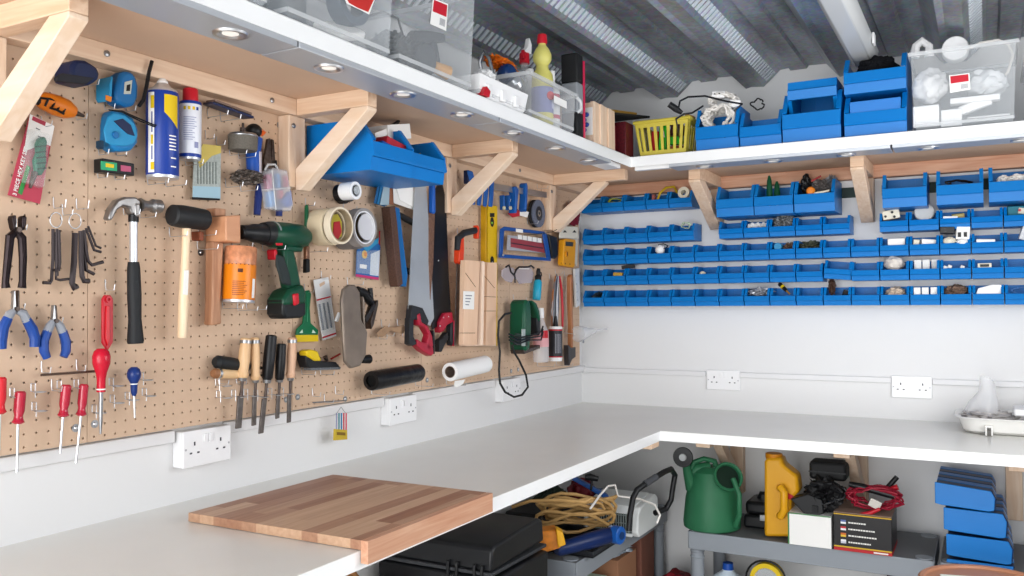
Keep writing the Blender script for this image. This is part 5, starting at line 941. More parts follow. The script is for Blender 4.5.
# ---- small level
t = thing('torpedo_level', 'short black box level with green and pink stickers', 'level'); x = .04; pr('body', [(93.5, 158), (134.5, 163.5), (134.5, 176), (93.5, 172)], x, .03, BLACK, t, .002); pr('green_sticker', [(101, 161), (117, 163), (117, 171), (101, 169.5)], x + .0012, .001, P('sticker_green', '2bb07a', .4), t, 0); pr('yellow_mark', [(106, 163), (114, 164.5), (114, 168), (106, 167)], x + .002, .0008, YELLOW, t, 0); pr('pink_sticker', [(121, 165), (131, 166.5), (131, 172), (121, 171)], x + .0012, .001, P('sticker_pink', 'c45a7c', .4), t, 0)
hook(97, 174, 'chrome hook under the left end of the short black level'); hook(114, 176, 'chrome hook under the middle of the short black level')
# ---- spray cans
t = thing('spray_can', 'large blue spray can with a yellow shield and white nozzle', 'spray can'); x = .045; R_ = pxs(162, 130, x) * 15.6; bot, top = LW(162.5, 177, x), LW(162.5, 93, x)
cb_ = P('can_blue', '1b3f9e', .3); obj('can_body', MB().lathe(bot, top, [(0, R_ * .93), (.02, R_), (.96, R_), (1, R_ * .96)], 32), cb_, t); obj('can_shoulder', MB().lathe(top, LW(162.5, 84, x), [(0, R_ * .96), (.25, R_ * .9), (.6, R_ * .55), (1, R_ * .38)], 28), P('can_tin', 'c9cbd0', .3, metal=.6), t)
obj('base_rim', MB().lathe(bot - Vector((0, 0, .004)), bot + Vector((0, 0, .002)), [(0, R_ * .97), (1, R_ * .99)], 32), MATS['can_tin'], t); obj('nozzle', MB().lathe(LW(162.5, 86, x), LW(162.5, 79, x), [(0, R_ * .36), (.6, R_ * .34), (.8, R_ * .24), (1, R_ * .2)], 18), WPLA, t)
ax = top - bot; view = Vector((.81, -.59, 0))
for nm, z0, z1, a0, a1, m_ in (('white_panel', .03, .97, .55, 1.02, 'PAPER'), ('yellow_panel', .78, .93, .55, .80, 'Y'), ('yellow_panel', .36, .47, .62, .78, 'Y'), ('yellow_panel', .06, .15, .55, .8, 'Y')): obj(nm, sector(bot + ax * z0, bot + ax * z1, R_, -a1, -a0, view, off=.0004 if m_ == 'PAPER' else .0008), PAPER if m_ == 'PAPER' else YELLOW, t)
for z0, z1 in ((.50, .74), (.18, .34)): obj('blue_print', sector(bot + ax * z0, bot + ax * z1, R_, -.74, -.66, view, off=.0008), cb_, t)
ys = MB(); n_ = 8
for k in range(n_):
    q0, q1 = .05 + .95 * k / n_, .05 + .95 * (k + 1) / n_; zb0, zb1 = .74 - .18 * k / n_, .74 - .18 * (k + 1) / n_
    s_ = sector(bot, top, R_, q0, q1, view, 1, .0006); vv = list(s_.bm.verts); L = [v_.co.copy() for v_ in vv]; s_.bm.free()
    A0, A1, B1, B0 = L; ys.face([A0.lerp(B0, zb0), A1.lerp(B1, zb1), A1.lerp(B1, .95), A0.lerp(B0, .95)])
obj('yellow_shield', ys, YELLOW, t)
for z0 in (.46, .42, .38, .34, .30, .20, .10): obj('white_print_line', sector(bot + ax * z0, bot + ax * (z0 + .014), R_, .35 + (.1 if z0 < .25 else 0), .85, view, off=.0008), PAPER, t)
hook(147, 181, 'chrome hook under the left of the large blue spray can', .07); hook(165, 183, 'chrome hook under the middle of the large blue spray can', .07)
t = thing('spray_can', 'slim white spray can with a red cap', 'spray can'); x = .04; R_ = pxs(190, 130, x) * 10.6; bot, top = LW(190, 158, x), LW(190.5, 103, x); ax = top - bot
obj('can_body', MB().lathe(bot, top, [(0, R_ * .93), (.02, R_), (.95, R_), (1, R_ * .95)], 28), P('can_white', 'dfe3ec', .3), t); obj('blue_band', MB().lathe(bot + ax * .0, bot + ax * .06, [(0, R_ * .99), (.2, R_ * 1.01), (1, R_ * 1.01)], 28), cb_, t); obj('blue_top_band', MB().lathe(bot + ax * .955, top + ax * .01, [(0, R_ * 1.01), (1, R_ * .97)], 28), cb_, t)
obj('cap', MB().lathe(top + Vector((0, 0, .0)), LW(190.5, 89, x), [(0, R_ * .70), (.1, R_ * .72), (.9, R_ * .70), (1, R_ * .62)], 26), RED, t); obj('base_rim', MB().lathe(bot - Vector((0, 0, .005)), bot, [(0, R_ * .95), (1, R_ * .97)], 26), MATS['can_tin'], t)
for a0 in (-.7, -.3, .1): obj('yellow_mark', sector(bot + ax * .84, bot + ax * .90, R_, a0, a0 + .22, view, 4, .0006), YELLOW, t)
obj('blue_mark', sector(bot + ax * .84, bot + ax * .90, R_, .45, .68, view, 4, .0006), cb_, t)
for z0 in [.30 + .04 * k for k in range(11)]: obj('print_line', sector(bot + ax * z0, bot + ax * (z0 + .012), R_, -.7, .1 + .4 * ((z0 * 37) % 1), view, 6, .0006), P('print_lilac', '8d93b8', .5), t)
obj('barcode', sector(bot + ax * .16, bot + ax * .27, R_, .3, .7, view, 4, .0006), MATS['print_lilac'], t)
hook(185, 162, 'chrome hook under the slim white spray can', .06)
# ---- sanding float seen from below
t = thing('plaster_float', 'dark navy rectangular sanding plate lying on two long hooks', 'float'); m = MB(); a, b_, c, d = LW(203, 107, .004), LW(254, 120, .004), LW(253.5, 119, .085), LW(208, 108, .085); m.prism([LW(203, 105, .006), LW(243, 119.5, .006), LW(254, 118.5, .07), LW(213, 104, .07)], (0, 0, .006)); obj('plate', m, NAVY, t, .001)
m = MB().prism([LW(206, 103, .010), LW(243, 116, .010), LW(252, 115, .062), LW(215, 101.5, .062)], (0, 0, .006)); obj('foam_backing', m, P('taupe', '8b7468', .7), t, .001)
for u, v in ((207, 114), (220, 118), (205, 136), (216, 142)): hook(u, v, {207: 'chrome hook under the near end of the navy plate', 220: 'chrome hook under the middle of the navy plate', 205: 'empty chrome hook left of the yellow-topped pack', 216: 'empty chrome hook above the yellow-topped pack'}[u], .07 if v < 120 else .03)
# ---- yellow topped pack
t = thing('blade_pack', 'clear pack with yellow card top and grey blades', 'pack'); x = .02; pr('backing', [(194, 158), (203, 144), (221, 146), (220.5, 200), (192.5, 199)], x, .002, P('pack_greyblue', 'a8b0ac', .4, noise=.15, nscale=150), t, .0004)
pr('yellow_top', [(197, 155), (203, 144), (221, 146), (221, 153), (212, 156), (200, 168)], x + .001, .0008, P('pale_yellow_card', 'e6cf6c', .5), t, 0); pr('blue_foot', [(193, 186), (220.5, 187), (220.5, 199), (193, 198)], x + .001, .0008, P('pale_blue_card', '9fc0cf', .5), t, 0); pr('dark_foot', [(193, 197), (220, 198.5), (220, 200.5), (193, 199.5)], x + .0025, .004, MBLACK, t, .0004)
for k in range(7): tb('blade_line', [(198 + 3 * k, 162), (198 + 3 * k, 184)], x + .0015, .0008, P('line_grey', '6f7a74', .5), t, 6)
# ---- wire wheels
def cup(u, v, r, h, lab, wire, sp=True):
    t = thing('cup_wheel', lab, 'grinding wheel'); x = .045; s = pxs(u, v, x); p = LW(u, v, x); q = p + Vector((0, 0, -h * s))
    if wire: lump(p + Vector((0, 0, -h * s * .5)), r * s, r * s * .95, h * s * .55, P('wire_brush', '6f6660', .4, metal=.6, noise=.6, nscale=160, bump=.6), '', '', 'wire_bristles', 4, .35, 6, parent=t)
    else:
        obj('abrasive_cup', MB().lathe(q, p, [(0, r * s * .88), (.1, r * s * .96), (1, r * s)], 30), P('abrasive_olive', '6c675f', .7, noise=.2, nscale=300), t); obj('steel_rim', MB().lathe(p, p + Vector((0, 0, 3 * s)), [(0, r * s), (.3, r * s * 1.02), (1, r * s * .9)], 30), STEEL, t)
    if sp: obj('spindle', MB().lathe(p + Vector((0, 0, 2 * s)), p + Vector((0, 0, 14 * s)), [(0, 3.2 * s), (.6, 3.0 * s), (.6, 1.3 * s), (1, 1.2 * s)], 14), DSTEEL, t)
cup(243, 137, 14.5, 14, 'grey abrasive cup wheel with a steel rim resting on hooks', False); cup(247, 171, 15.5, 13, 'tangled steel wire wheel resting on hooks below the cup wheel', True, False)
for u, v, l in ((229, 152, 'chrome hook under the left of the abrasive cup wheel'), (238, 155, 'chrome hook under the right of the abrasive cup wheel'), (225, 184, 'chrome hook under the left of the wire wheel'), (240, 188, 'chrome hook under the right of the wire wheel')): hook(u, v, l, .06)
t = thing('torch', 'blue and silver torch with an orange-rimmed black head, behind the cup wheel', 'torch'); obj('barrel', MB().tube(pp([(254, 176), (253, 155), (256, 138)], .024), [.018, .018, .017], 16), TBLUE, t); obj('silver_sleeve', MB().tube(pp([(257, 175), (257, 152)], .030), [.012, .012], 14), P('sleeve', 'b9b4bc', .35, metal=.4), t)
obj('head', MB().ball(LW(254, 131, .026), .021, 16, (1, 1, .9)), BLACK, t); obj('orange_ring', MB().lathe(LW(259, 134, .028), LW(262, 129.5, .036), [(0, .011), (1, .013)], 18), P('hot_orange', 'f06a28', .4), t)
# ---- blue handled cutters and organiser
t = thing('wire_stripper', 'black long-jawed pliers with dark blue handles behind the clear organiser', 'pliers'); pr('jaw', [(268, 139), (270.5, 138), (272, 168), (266, 170), (264.5, 160)], .022, .008, DSTEEL, t, .001); pr('jaw', [(272, 139), (274, 140), (276, 166), (272, 170)], .020, .008, DSTEEL, t, .001); pr('pivot_body', [(264, 160), (277, 160), (278, 176), (262, 178)], .02, .012, MBLACK, t, .002); tb('handle', [(263, 176), (259, 190), (257, 215)], .02, [.008, .010, .009], P('deep_blue_grip', '1c2f72', .45), t); tb('handle', [(277, 176), (280, 190), (279, 216)], .018, [.008, .010, .009], MATS['deep_blue_grip'], t)
t = thing('fixings_organiser', 'clear compartment box of red and blue wall plugs hanging on the board', 'organiser'); x = .055; oc = clearplastic('organiser_clear', (.86, .88, .94), .30, .1)
pr('clear_case', [(259, 172), (268, 167.5), (286, 170), (294, 205), (291, 211.5), (265, 209), (258.5, 180)], x, .030, oc, t, .005); tb('hanging_loop', [(265, 170), (268, 164.5), (275, 164.5), (278, 169)], x - .012, .003, CLRD, t, 8)
for pts, c_ in (([(262, 175), (271, 173), (273, 188), (264, 190)], 'c45a86'), ([(273, 173), (279, 174), (281, 187), (275, 188)], '3f8fd0'), ([(281, 175), (286, 177), (289, 187), (283, 187)], 'c03a5a'), ([(264, 192), (273, 190), (276, 206), (267, 207)], '4f9ad8'), ([(276, 190), (282, 190), (284, 196), (277, 199)], 'd04a5c'), ([(277, 202), (291, 190), (293, 204), (288, 208)], '2458ae')): pr('plug_compartment', pts, x - .006, .018, P('plugs_' + c_, c_, .5, noise=.35, nscale=120), t, .003)
tb('divider', [(262, 190), (291, 188)], x + .001, .0014, CLRD, t, 6); tb('divider', [(272, 170), (276, 210)], x + .001, .0014, CLRD, t, 6)
# ---- pincers
t = thing('carpenter_pincers', 'black carpenter pincers hanging open at the far left', 'pincers'); pm = P('pincer_black', '2a2022', .35, metal=.6, noise=.3, nscale=60)
pr('jaw', [(7, 219), (9, 215.5), (16, 215), (17, 222), (14, 231), (11, 228)], .036, .018, pm, t, .003); pr('jaw', [(17, 217), (22, 215), (27.5, 217), (26, 225), (20, 231), (17, 228)], .036, .018, pm, t, .003); obj('pivot', MB().lathe(LW(17, 230, .03), LW(17, 230, .03) + EX * .009, [(0, .006), (1, .005)], 16), DSTEEL, t)
tb('handle', [(18, 229), (10, 237), (8, 258), (5.5, 282), (6, 288)], .028, [.006, .0085, .0075, .0065, .008], pm, t); tb('handle', [(15, 229), (22, 238), (23, 258), (22.5, 281), (22, 288)], .03, [.006, .0085, .0075, .0065, .008], pm, t); hook(16, 226, 'chrome hook holding the black pincers')
# ---- hex keys on rings
KEY = P('hex_key_black', '2e2628', .35, metal=.5)
def keyring(u, v, keys, lab, grp):
    t_ = single('split_ring', MB().tube([LW(u + 6 * math.cos(a * PI / 10), v + 8 + 7.5 * math.sin(a * PI / 10), .035) for a in range(21)], .0011, 6), STEEL, 'split ring carrying ' + lab, 'ring')
    for k, (pts, r, xx) in enumerate(keys): tk = single('hex_key', MB().tube(pp(pts, xx), r, 6), KEY, grp[k], 'hex key', 'hex keys hanging on split rings')
keyring(56, 212, [([(53, 229), (53, 257), (51.5, 280), (50, 283), (43, 282.5)], .0035, .034), ([(57, 229), (57, 250), (57, 276)], .0035, .038), ([(59, 230), (60, 262), (59, 270), (54, 270)], .003, .042), ([(55, 232), (56, 262), (56, 279), (60, 280), (69, 279)], .0028, .03)], 'the first bunch of black hex keys', ['long hex key of the first bunch with its foot pointing left', 'straight thick hex key in the first bunch', 'short hex key of the first bunch, behind', 'slim hex key of the first bunch with its foot pointing right'])
keyring(75, 213, [([(75, 233), (74, 262), (72, 283), (74, 288), (77, 286)], .0065, .034), ([(81, 231), (81, 258), (82, 276), (84, 281), (89, 281)], .0055, .038), ([(84, 230), (86, 250), (88, 261), (92, 265), (103, 262)], .0038, .040), ([(86, 228), (91, 242), (94, 250), (101, 252)], .003, .042), ([(88, 226), (92, 236), (96, 246), (101, 248)], .0025, .044), ([(83, 232), (84, 255), (86, 270), (94, 274)], .004, .036)], 'the second bunch of hex keys', ['thickest hex key, hanging in the second bunch', 'second thickest hex key of the second bunch', 'medium hex key of the second bunch with a long foot pointing right', 'small hex key high in the second bunch', 'smallest bright hex key of the second bunch', 'medium short-footed hex key of the second bunch'])
hook(53, 204, 'chrome hook above the first bunch of hex keys', .04, .016); hook(76, 205, 'chrome hook above the second bunch of hex keys', .04, .016); hook(62, 211, 'small chrome hook beside the first bunch of hex keys')
# ---- claw hammer
t = thing('claw_hammer', 'steel claw hammer with a black rubber grip', 'hammer'); hm = P('hammer_steel', '8d8b8a', .3, metal=.85, noise=.2, nscale=30)
pr('claw', [(102, 219), (106, 208), (113, 200), (122, 197), (136, 197), (141, 201), (141, 212), (136, 215), (130, 214), (128, 208), (120, 206), (113, 210), (106, 221)], .05, .022, hm, t, .004); lt('face', (140, 205), (160.5, 206.5), .04, [(0, 7), (.25, 5), (.5, 5), (.6, 7), (.95, 7), (1, 6)], hm, t); pr('eye', [(127, 203), (141, 203), (139, 217), (129, 217)], .052, .026, hm, t, .004)
lt('neck_collar', (133.5, 215), (133.5, 222), .04, [(0, 5), (1, 5)], BLACK, t); lt('shaft', (133.5, 221), (133.5, 264), .04, [(0, 3.9), (1, 3.9)], P('shaft_chrome', 'd5d8de', .35, metal=.7), t); lt('rubber_grip', (133.5, 262), (135.5, 343.5), .04, [(0, 5.3), (.08, 6.2), (.4, 6.8), (.7, 6.2), (.88, 7.4), (.97, 8), (1, 7.3)], P('grip_black', '202225', .6), t); hook(123, 211, 'chrome hook carrying the claw hammer', .055); hook(139, 214, 'second chrome hook carrying the claw hammer', .055)
# ---- rubber mallet
t = thing('rubber_mallet', 'black rubber mallet with a pale beech handle', 'mallet'); lt('head', (171, 215), (206, 220), .05, [(0, 8.5), (.04, 10.5), (.3, 11.4), (.6, 11.2), (.96, 10.5), (1, 9)], RUBBER, t, 28); lt('handle', (186.5, 228), (182, 338), .045, [(0, 4.3), (.3, 4.0), (.45, 4.6), (.7, 5.1), (.97, 4.5), (1, 4.1)], BEECH, t)
pr('paper_sticker', [(184.5, 270), (188.8, 270.5), (187.8, 295), (183, 294.5)], .0568, .001, PAPER, t, 0); hook(169, 233, 'chrome hook under the left of the rubber mallet', .06); hook(198, 232, 'chrome hook under the right of the rubber mallet', .06)
# ---- wooden mallet
t = thing('wooden_mallet', 'brown wooden joiner mallet hanging beside the drill', 'mallet'); wm = wood('mallet_head', s2l('d19a74'), s2l('bd8460'), 1, .45, stretch=6)
pr('head', [(205, 216), (240, 215), (241, 243), (206, 241)], .085, .07, wm, t, .003); pr('head_end', [(192, 231), (204, 232), (204, 241), (193, 240)], .045, .03, P('mallet_red', '8c4a30', .5), t, .002); pr('handle_top', [(206, 208), (226, 209), (226, 216), (206, 216)], .05, .03, OLDWOOD, t, .002)
pr('handle', [(206, 241), (224, 242), (219, 300), (220.5, 324), (203.5, 325.5), (205, 300)], .045, .028, OLDWOOD, t, .004); hook(197, 246, 'chrome hook under the left of the wooden mallet', .07); hook(232, 244, 'chrome hook under the right of the wooden mallet', .07)
# ---- nippers
def nippers(a, lab, du, dv, jl):
    t = thing('pliers', lab, 'pliers', 'blue and grey handled pliers'); f = lambda L: [(u + du, v + dv) for u, v in L]; gm = P('grip_grey', '8f939b', .45); bg = P('grip_blue', '1f4a9c', .4)
    pr('jaw', f([(52, 305 - jl), (54, 305 - jl), (55.5, 318), (57, 322), (50, 320)]), .034, .010, STEEL, t, .001); pr('jaw', f([(54.5, 305 - jl), (56, 306 - jl), (58, 319), (52, 322)]), .032, .010, DSTEEL, t, .001); obj('pivot', MB().lathe(LW(54.5 + du, 321 + dv, .03), LW(54.5 + du, 321 + dv, .03) + EX * .009, [(0, .005), (1, .004)], 14), DSTEEL, t)
    tb('grip_top', f([(53, 321), (50, 326), (47, 332)]), .03, [.006, .0085, .009], gm, t); tb('grip', f([(47.5, 331), (43.5, 341), (44, 351), (47, 358)]), .03, [.0088, .0095, .009, .0075], bg, t); tb('grip_top', f([(56, 321), (60, 326), (62.5, 332)]), .03, [.006, .0085, .009], gm, t); tb('grip', f([(62.5, 331), (66, 342), (66, 351), (63.5, 357)]), .03, [.0088, .0095, .009, .0075], bg, t)
nippers(0, 'blue and grey side cutters hanging right of the long-nose pliers', 0, 0, 0)
t = thing('pliers', 'long-nose pliers with blue and grey grips at the far left', 'pliers', 'blue and grey handled pliers'); gm, bg = MATS['grip_grey'], MATS['grip_blue']
pr('jaw', [(12, 291), (14.5, 290), (16, 306), (17, 312), (10.5, 311)], .034, .010, STEEL, t, .001); pr('jaw', [(17.5, 290), (19.5, 291), (20, 311), (14, 312)], .032, .010, DSTEEL, t, .001); obj('pivot', MB().lathe(LW(15.5, 309, .03), LW(15.5, 309, .03) + EX * .009, [(0, .005), (1, .004)], 14), DSTEEL, t)
tb('grip_top', [(14, 311), (10, 314), (7, 320)], .03, [.006, .0085, .009], gm, t); tb('grip', [(8, 318), (3, 328), (1, 340), (1.5, 349)], .03, [.0088, .0105, .0105, .009], bg, t); tb('grip_top', [(17, 311), (23, 313), (27, 321)], .03, [.006, .0085, .009], gm, t); tb('grip', [(26, 319), (32, 329), (35, 338), (34.5, 347)], .03, [.0088, .0105, .010, .009], bg, t)
hook(14, 304, 'chrome hook holding the long-nose pliers'); hook(52, 318, 'chrome hook holding the side cutters')
# ---- red ratchet handle, awl, rod
t = thing('slotted_tool', 'long red plastic slotted tool on a hook above the red awl', 'tool'); pr('outer', [(102.5, 299), (105, 295), (111, 295), (113.5, 299), (113.5, 342), (108, 351), (102.5, 343)], .022, .006, RED, t, .002); pr('raised_core', [(106.5, 306), (110, 306), (110.2, 338), (108, 346), (105.8, 338)], .026, .004, P('bright_red', 'e0202c', .25), t, .001); obj('eyelet', MB().lathe2(LW(108, 299.5, .022), LW(108, 299.5, .022) + EX * .004, [(0, .003), (0, .007), (1, .007), (1, .003), (0, .003)], 18), RED, t); hook(105, 286, 'chrome hook above the long red slotted tool', .03, .012)
t = thing('awl', 'red bulb-handled awl with a steel shaft', 'awl'); x = .04; lt('handle', (101.5, 348.5), (101, 392), x, [(0, 4), (.06, 7), (.18, 8.6), (.35, 8.3), (.55, 5.4), (.7, 4.2), (1, 4.2)], P('glossy_red', 'd21a34', .2), t); lt('white_band', (101, 388.5), (101, 389.8), x, [(0, 4.4), (1, 4.4)], PAPER, t); lt('shaft', (101, 392), (100.5, 434), x, [(0, 2.1), (.7, 1.8), (1, .9)], STEEL, t)
t = thing('bradawl', 'small dark blue ball-handled bradawl on a ring hook', 'awl'); lt('handle', (134, 367), (134, 396), x, [(0, 3), (.08, 5.6), (.22, 6.8), (.36, 6.4), (.55, 3.6), (.75, 3.2), (.9, 3.0), (1, 1.6)], P('deep_blue_wood', '1e3a80', .3), t); lt('white_band', (134, 383.4), (134, 384.4), x, [(0, 3.8), (1, 3.8)], PAPER, t); lt('shaft', (134, 395), (134.7, 418), x, [(0, 1.3), (1, .9)], CHROME, t)
t = thing('steel_rod', 'rusty steel rod lying across two hooks', 'rod'); tb('rod', [(41, 375), (99, 371)], .02, .0026, P('rust_rod', '6e5c50', .45, metal=.6), t, 8); hook(41, 368, 'chrome hook at the left end of the rusty rod', .03, .012); hook(76, 366, 'chrome hook at the middle of the rusty rod', .03, .012)
# ---- red screwdrivers
def sdriver(a, b_, tip, r, lab, m_=None):
    t = thing('screwdriver', lab, 'screwdriver', 'red-handled screwdrivers'); x = .034; lt('handle', a, b_, x, [(0, r * .7), (.05, r), (.6, r), (.75, r * .75), (.85, r * .85), (.95, r * 1.15), (1, r * .7)], m_ or P('clear_red', 'c2203c', .18, coat=.5), t, 12); lt('shaft', b_, tip, x, [(0, 1.25), (.92, 1.1), (1, 1.5)], CHROME, t, 10)
    mid = (a[0] * .1 + b_[0] * .9 * 0 + a[0] * .0, 0); lt('grey_stripe', (a[0] + 1.6, a[1] + 3), (a[0] * .45 + b_[0] * .55 + 1.6, a[1] * .45 + b_[1] * .55), x + r * .0013, [(0, 1.0), (1, 1.0)], P('smoky', '9d8b93', .25), t, 8)
sdriver((20.5, 391), (18, 424), (17, 472), 5.3, 'red-handled screwdriver with the longest shaft, second from the left edge'); sdriver((66.5, 384.5), (63, 417), (60.2, 453), 4.9, 'first of the two neighbouring red screwdrivers, shorter shaft'); sdriver((84, 384), (81, 416), (76, 463), 4.6, 'second of the two neighbouring red screwdrivers, longer slanting shaft'); sdriver((1, 377), (0, 414), (-1, 450), 5.2, 'red screwdriver cut off by the picture edge', P('orange_red', 'e0303a', .2))
for u, v, l in ((19, 397, 'ring hook round the long-shafted red screwdriver'), (66, 389, 'ring hook round the first neighbouring red screwdriver'), (83, 388, 'ring hook round the second neighbouring red screwdriver'), (101, 413, 'ring hook round the shaft of the red awl'), (134, 400, 'ring hook round the shaft of the blue bradawl'), (40, 392, 'empty ring hook right of the long-shafted screwdriver, upper'), (41, 411, 'empty ring hook right of the long-shafted screwdriver, lower'), (118, 386, 'empty ring hook between red awl and blue bradawl, upper'), (119, 403, 'empty ring hook between red awl and blue bradawl, lower'), (148, 380, 'empty ring hook right of the blue bradawl, upper'), (151, 396, 'empty ring hook right of the blue bradawl, lower')): ringhook(u, v, l)
hook(51, 386, 'slanting chrome hook left of the neighbouring red screwdrivers')
# ---- orange tub
t = thing('screw_tub', 'orange tub with a clear top and brown print, standing on hooks', 'tub'); x = .055; bot, top = LW(238.5, 300, x), LW(241, 247, x); ax = top - bot; R_ = pxs(240, 275, x) * 15.8; obj('orange_body', MB().lathe(bot, bot + ax * .66, [(0, R_ * .96), (.02, R_), (1, R_)], 30), P('tub_orange', 'f28a14', .3), t); obj('clear_top', MB().lathe(bot + ax * .66, top, [(0, R_ * .985), (.92, R_ * .98), (1, R_ * .93)], 30), P('tub_amber', 'd9926a', .2, noise=.3, nscale=60), t)
obj('base_rim', MB().lathe(bot - ax.normalized() * .006, bot, [(0, R_ * 1.0), (1, R_ * .99)], 30), MATS['can_tin'], t); br_ = P('print_brown', 'a4531f', .5)
obj('print_block', sector(bot + ax * .50, bot + ax * .57, R_, -.25, .05, view, 4, .0006), P('print_dark', '5c2c12', .5), t)
for k in range(8): obj('print_line', sector(bot + ax * (.08 + .035 * k), bot + ax * (.095 + .035 * k), R_, -.55, .15 + .1 * (k % 3), view, 6, .0006), br_, t)
for k in range(7): obj('dash', sector(bot + ax * .645, bot + ax * .66, R_, -.9 + .25 * k, -.82 + .25 * k, view, 2, .0006), MATS['print_dark'], t)
obj('side_label', sector(bot + ax * .04, bot + ax * .40, R_, .75, 1.05, view, 4, .0006), PAPER, t); hook(222, 305, 'chrome hook under the left of the orange tub', .07); hook(237, 307, 'chrome hook under the middle of the orange tub', .07); hook(246, 306, 'chrome hook under the right of the orange tub', .07)
# ---- cordless drill
t = thing('cordless_drill', 'dark green cordless drill with a red trigger and black chuck', 'drill'); dg = P('drill_green', '0f4a34', .35); x = .055
lt('motor_housing', (266, 234), (306.5, 237), x, [(0, 10.5), (.1, 12.5), (.5, 13), (.85, 12), (1, 8)], dg, t, 28); pr('rear_lug', [(280, 245), (304, 247), (302, 252), (279, 251)], .075, .03, dg, t, .004); lt('chuck', (240, 232), (264, 234), x, [(0, 5), (.06, 7), (.35, 7.6), (.5, 9), (.75, 9.5), (1, 10.5)], BLACK, t, 24); lt('torque_collar', (263, 233.5), (274, 234), x, [(0, 11), (.5, 12.4), (1, 12)], P('collar_black', '1d2021', .4), t, 24); lt('silver_ring', (271.5, 233.5), (273, 233.6), x, [(0, 12.6), (1, 12.6)], P('ring_silver', 'a9afae', .3, metal=.6), t, 24)
pr('vent', [(294, 231), (303, 233), (303, 243), (295, 242)], .084, .006, P('vent_green', '0a3024', .5), t, .001); pr('grip', [(275, 246), (290, 247), (297, 268), (303, 290), (283, 292), (276, 268)], .072, .034, dg, t, .009); pr('grip_rubber', [(277, 254), (284, 256), (290, 273), (292, 286), (283, 284), (277, 265)], .074, .008, P('rubber_grey', '2b3434', .6), t, .008)
pr('trigger', [(268.5, 250), (275, 248.5), (278, 252), (277, 260), (271, 259.5)], .07, .03, RED, t, .004); pr('battery_shoulder', [(276, 290), (301, 284), (307, 293), (306, 304), (266, 306), (267, 298)], .090, .062, dg, t, .008); pr('battery_pack', [(266, 298), (287, 300), (306, 302), (306.5, 315), (298, 318), (271, 319), (266, 314)], .087, .06, P('battery_black', '191c1e', .45), t, .006)
pr('release_button', [(291, 294), (299, 293), (300, 304), (293, 306)], .096, .01, RED, t, .004); pr('direction_switch', [(276, 243), (283, 243), (283, 245.5), (277, 245.5)], .0865, .003, RED, t, .001); hook(262, 247, 'chrome hook under the chuck of the drill', .08); hook(305, 249, 'chrome hook under the back of the drill', .08)
# ---- paint brush
t = thing('paint_brush', 'narrow paintbrush with a dark green handle and black bristles', 'paintbrush'); x = .028; pr('handle', [(304.5, 206), (307, 204), (309, 208), (308.6, 225), (309.5, 246), (303.5, 246), (303.8, 225)], x, .010, P('brush_green', '1f6b45', .35), t, .003); pr('ferrule', [(303.3, 246), (309.7, 246), (310, 259), (303, 259)], x + .001, .012, P('copper_ferrule', 'a07860', .3, metal=.7), t, .002); pr('bristles', [(303, 259), (310, 259), (310.3, 272), (302.5, 273)], x + .002, .014, MBLACK, t, .002); hook(305, 203, 'chrome hook above the green paintbrush')
# ---- tape rolls
def roll(u, v, r, x0, x1, ri, m_, lab, core=None, gp='tape rolls stacked out from the board', tilt=(0, 0)):
    t = thing('tape_roll', lab, 'tape roll', gp); s = pxs(u, v, x1); b_ = LW(u, v, x1); a = b_ - Vector((x1 - x0, 0, 0)); a.y += tilt[0]; a.z += tilt[1]
    obj('wound_tape', MB().lathe2(a, b_, [(0, ri * s), (0, r * s), (.5, r * s * 1.004), (1, r * s), (1, ri * s), (0, ri * s)], 40), m_, t, .0006); obj('core', MB().lathe2(a, b_ + (b_ - a) * .002, [(0, ri * s * .93), (0, ri * s), (1, ri * s), (1, ri * s * .93), (0, ri * s * .93)], 40), core or P('core_card', 'a89678', .7), t)
    return t
CT = P('masking_cream', 'e2d5bd', .55)
roll(341.5, 225.5, 18.6, .096, .116, 16.6, CT, 'outermost cream masking tape roll of the stack'); roll(333.5, 226.5, 18.6, .022, .078, 16.6, P('masking_pale', 'ddcdae', .55), 'wide cream masking tape roll nearest the board'); 
t = thing('label_disc', 'red and yellow printed disc inside the cream tape rolls', 'disc'); p = LW(338, 229, .10); pr('yellow_print', [(331, 215), (338, 214), (342, 222), (342, 236), (337, 240), (331, 236)], .10, .003, P('print_olive', 'b8a834', .5), t, .001); pr('red_print', [(334, 222), (340, 221), (342, 232), (338, 240), (333, 236)], .102, .002, P('print_crimson', 'b8262e', .5), t, .001)
roll(365, 227.5, 19.5, .070, .100, 16.5, P('cloth_tape_grey', '8e8a88', .5), 'grey cloth tape roll behind the cream rolls', P('core_white', 'dfdfe3', .5)); roll(358, 230, 19, .012, .069, 15, P('cloth_tape_grey2', '7d7a7a', .55), 'second grey cloth tape roll against the board')
t = thing('backing_disc', 'pale disc inside the grey cloth tape', 'disc'); p = LW(366, 227, .090); obj('disc', MB().lathe(p, p + EX * .003, [(0, .038), (1, .038)], 36), P('silver_pale', 'c9c9ce', .4), t)
for u, v, x0, x1, m_, l in ((356, 190.5, .07, .115, WPLA, 'small white tape roll with a printed core, above the cream rolls'), (350, 192.5, .025, .068, BLACK, 'small black insulation tape roll behind the white one')):
    t = roll(u, v, 9.0, x0, x1, 6.2, m_, l, P('core_grey_white', 'b9bcc0', .4), 'small insulation tape rolls')
    if x1 > .1: p = LW(u, v, x1 - .004); obj('printed_core', MB().lathe(p, p + EX * .002, [(0, .0115), (1, .0115)], 26), P('core_speckle', 'a9adaf', .5, noise=.5, nscale=200), t)
t = roll(345, 195, 8.6, .004, .023, 5, MBLACK, 'thin black tape roll flat against the board above the cream rolls', None, 'small insulation tape rolls')
hook(343, 208, 'chrome peg through the stack of cream tape rolls', .05); hook(347, 187, 'chrome peg through the small insulation tapes', .05)
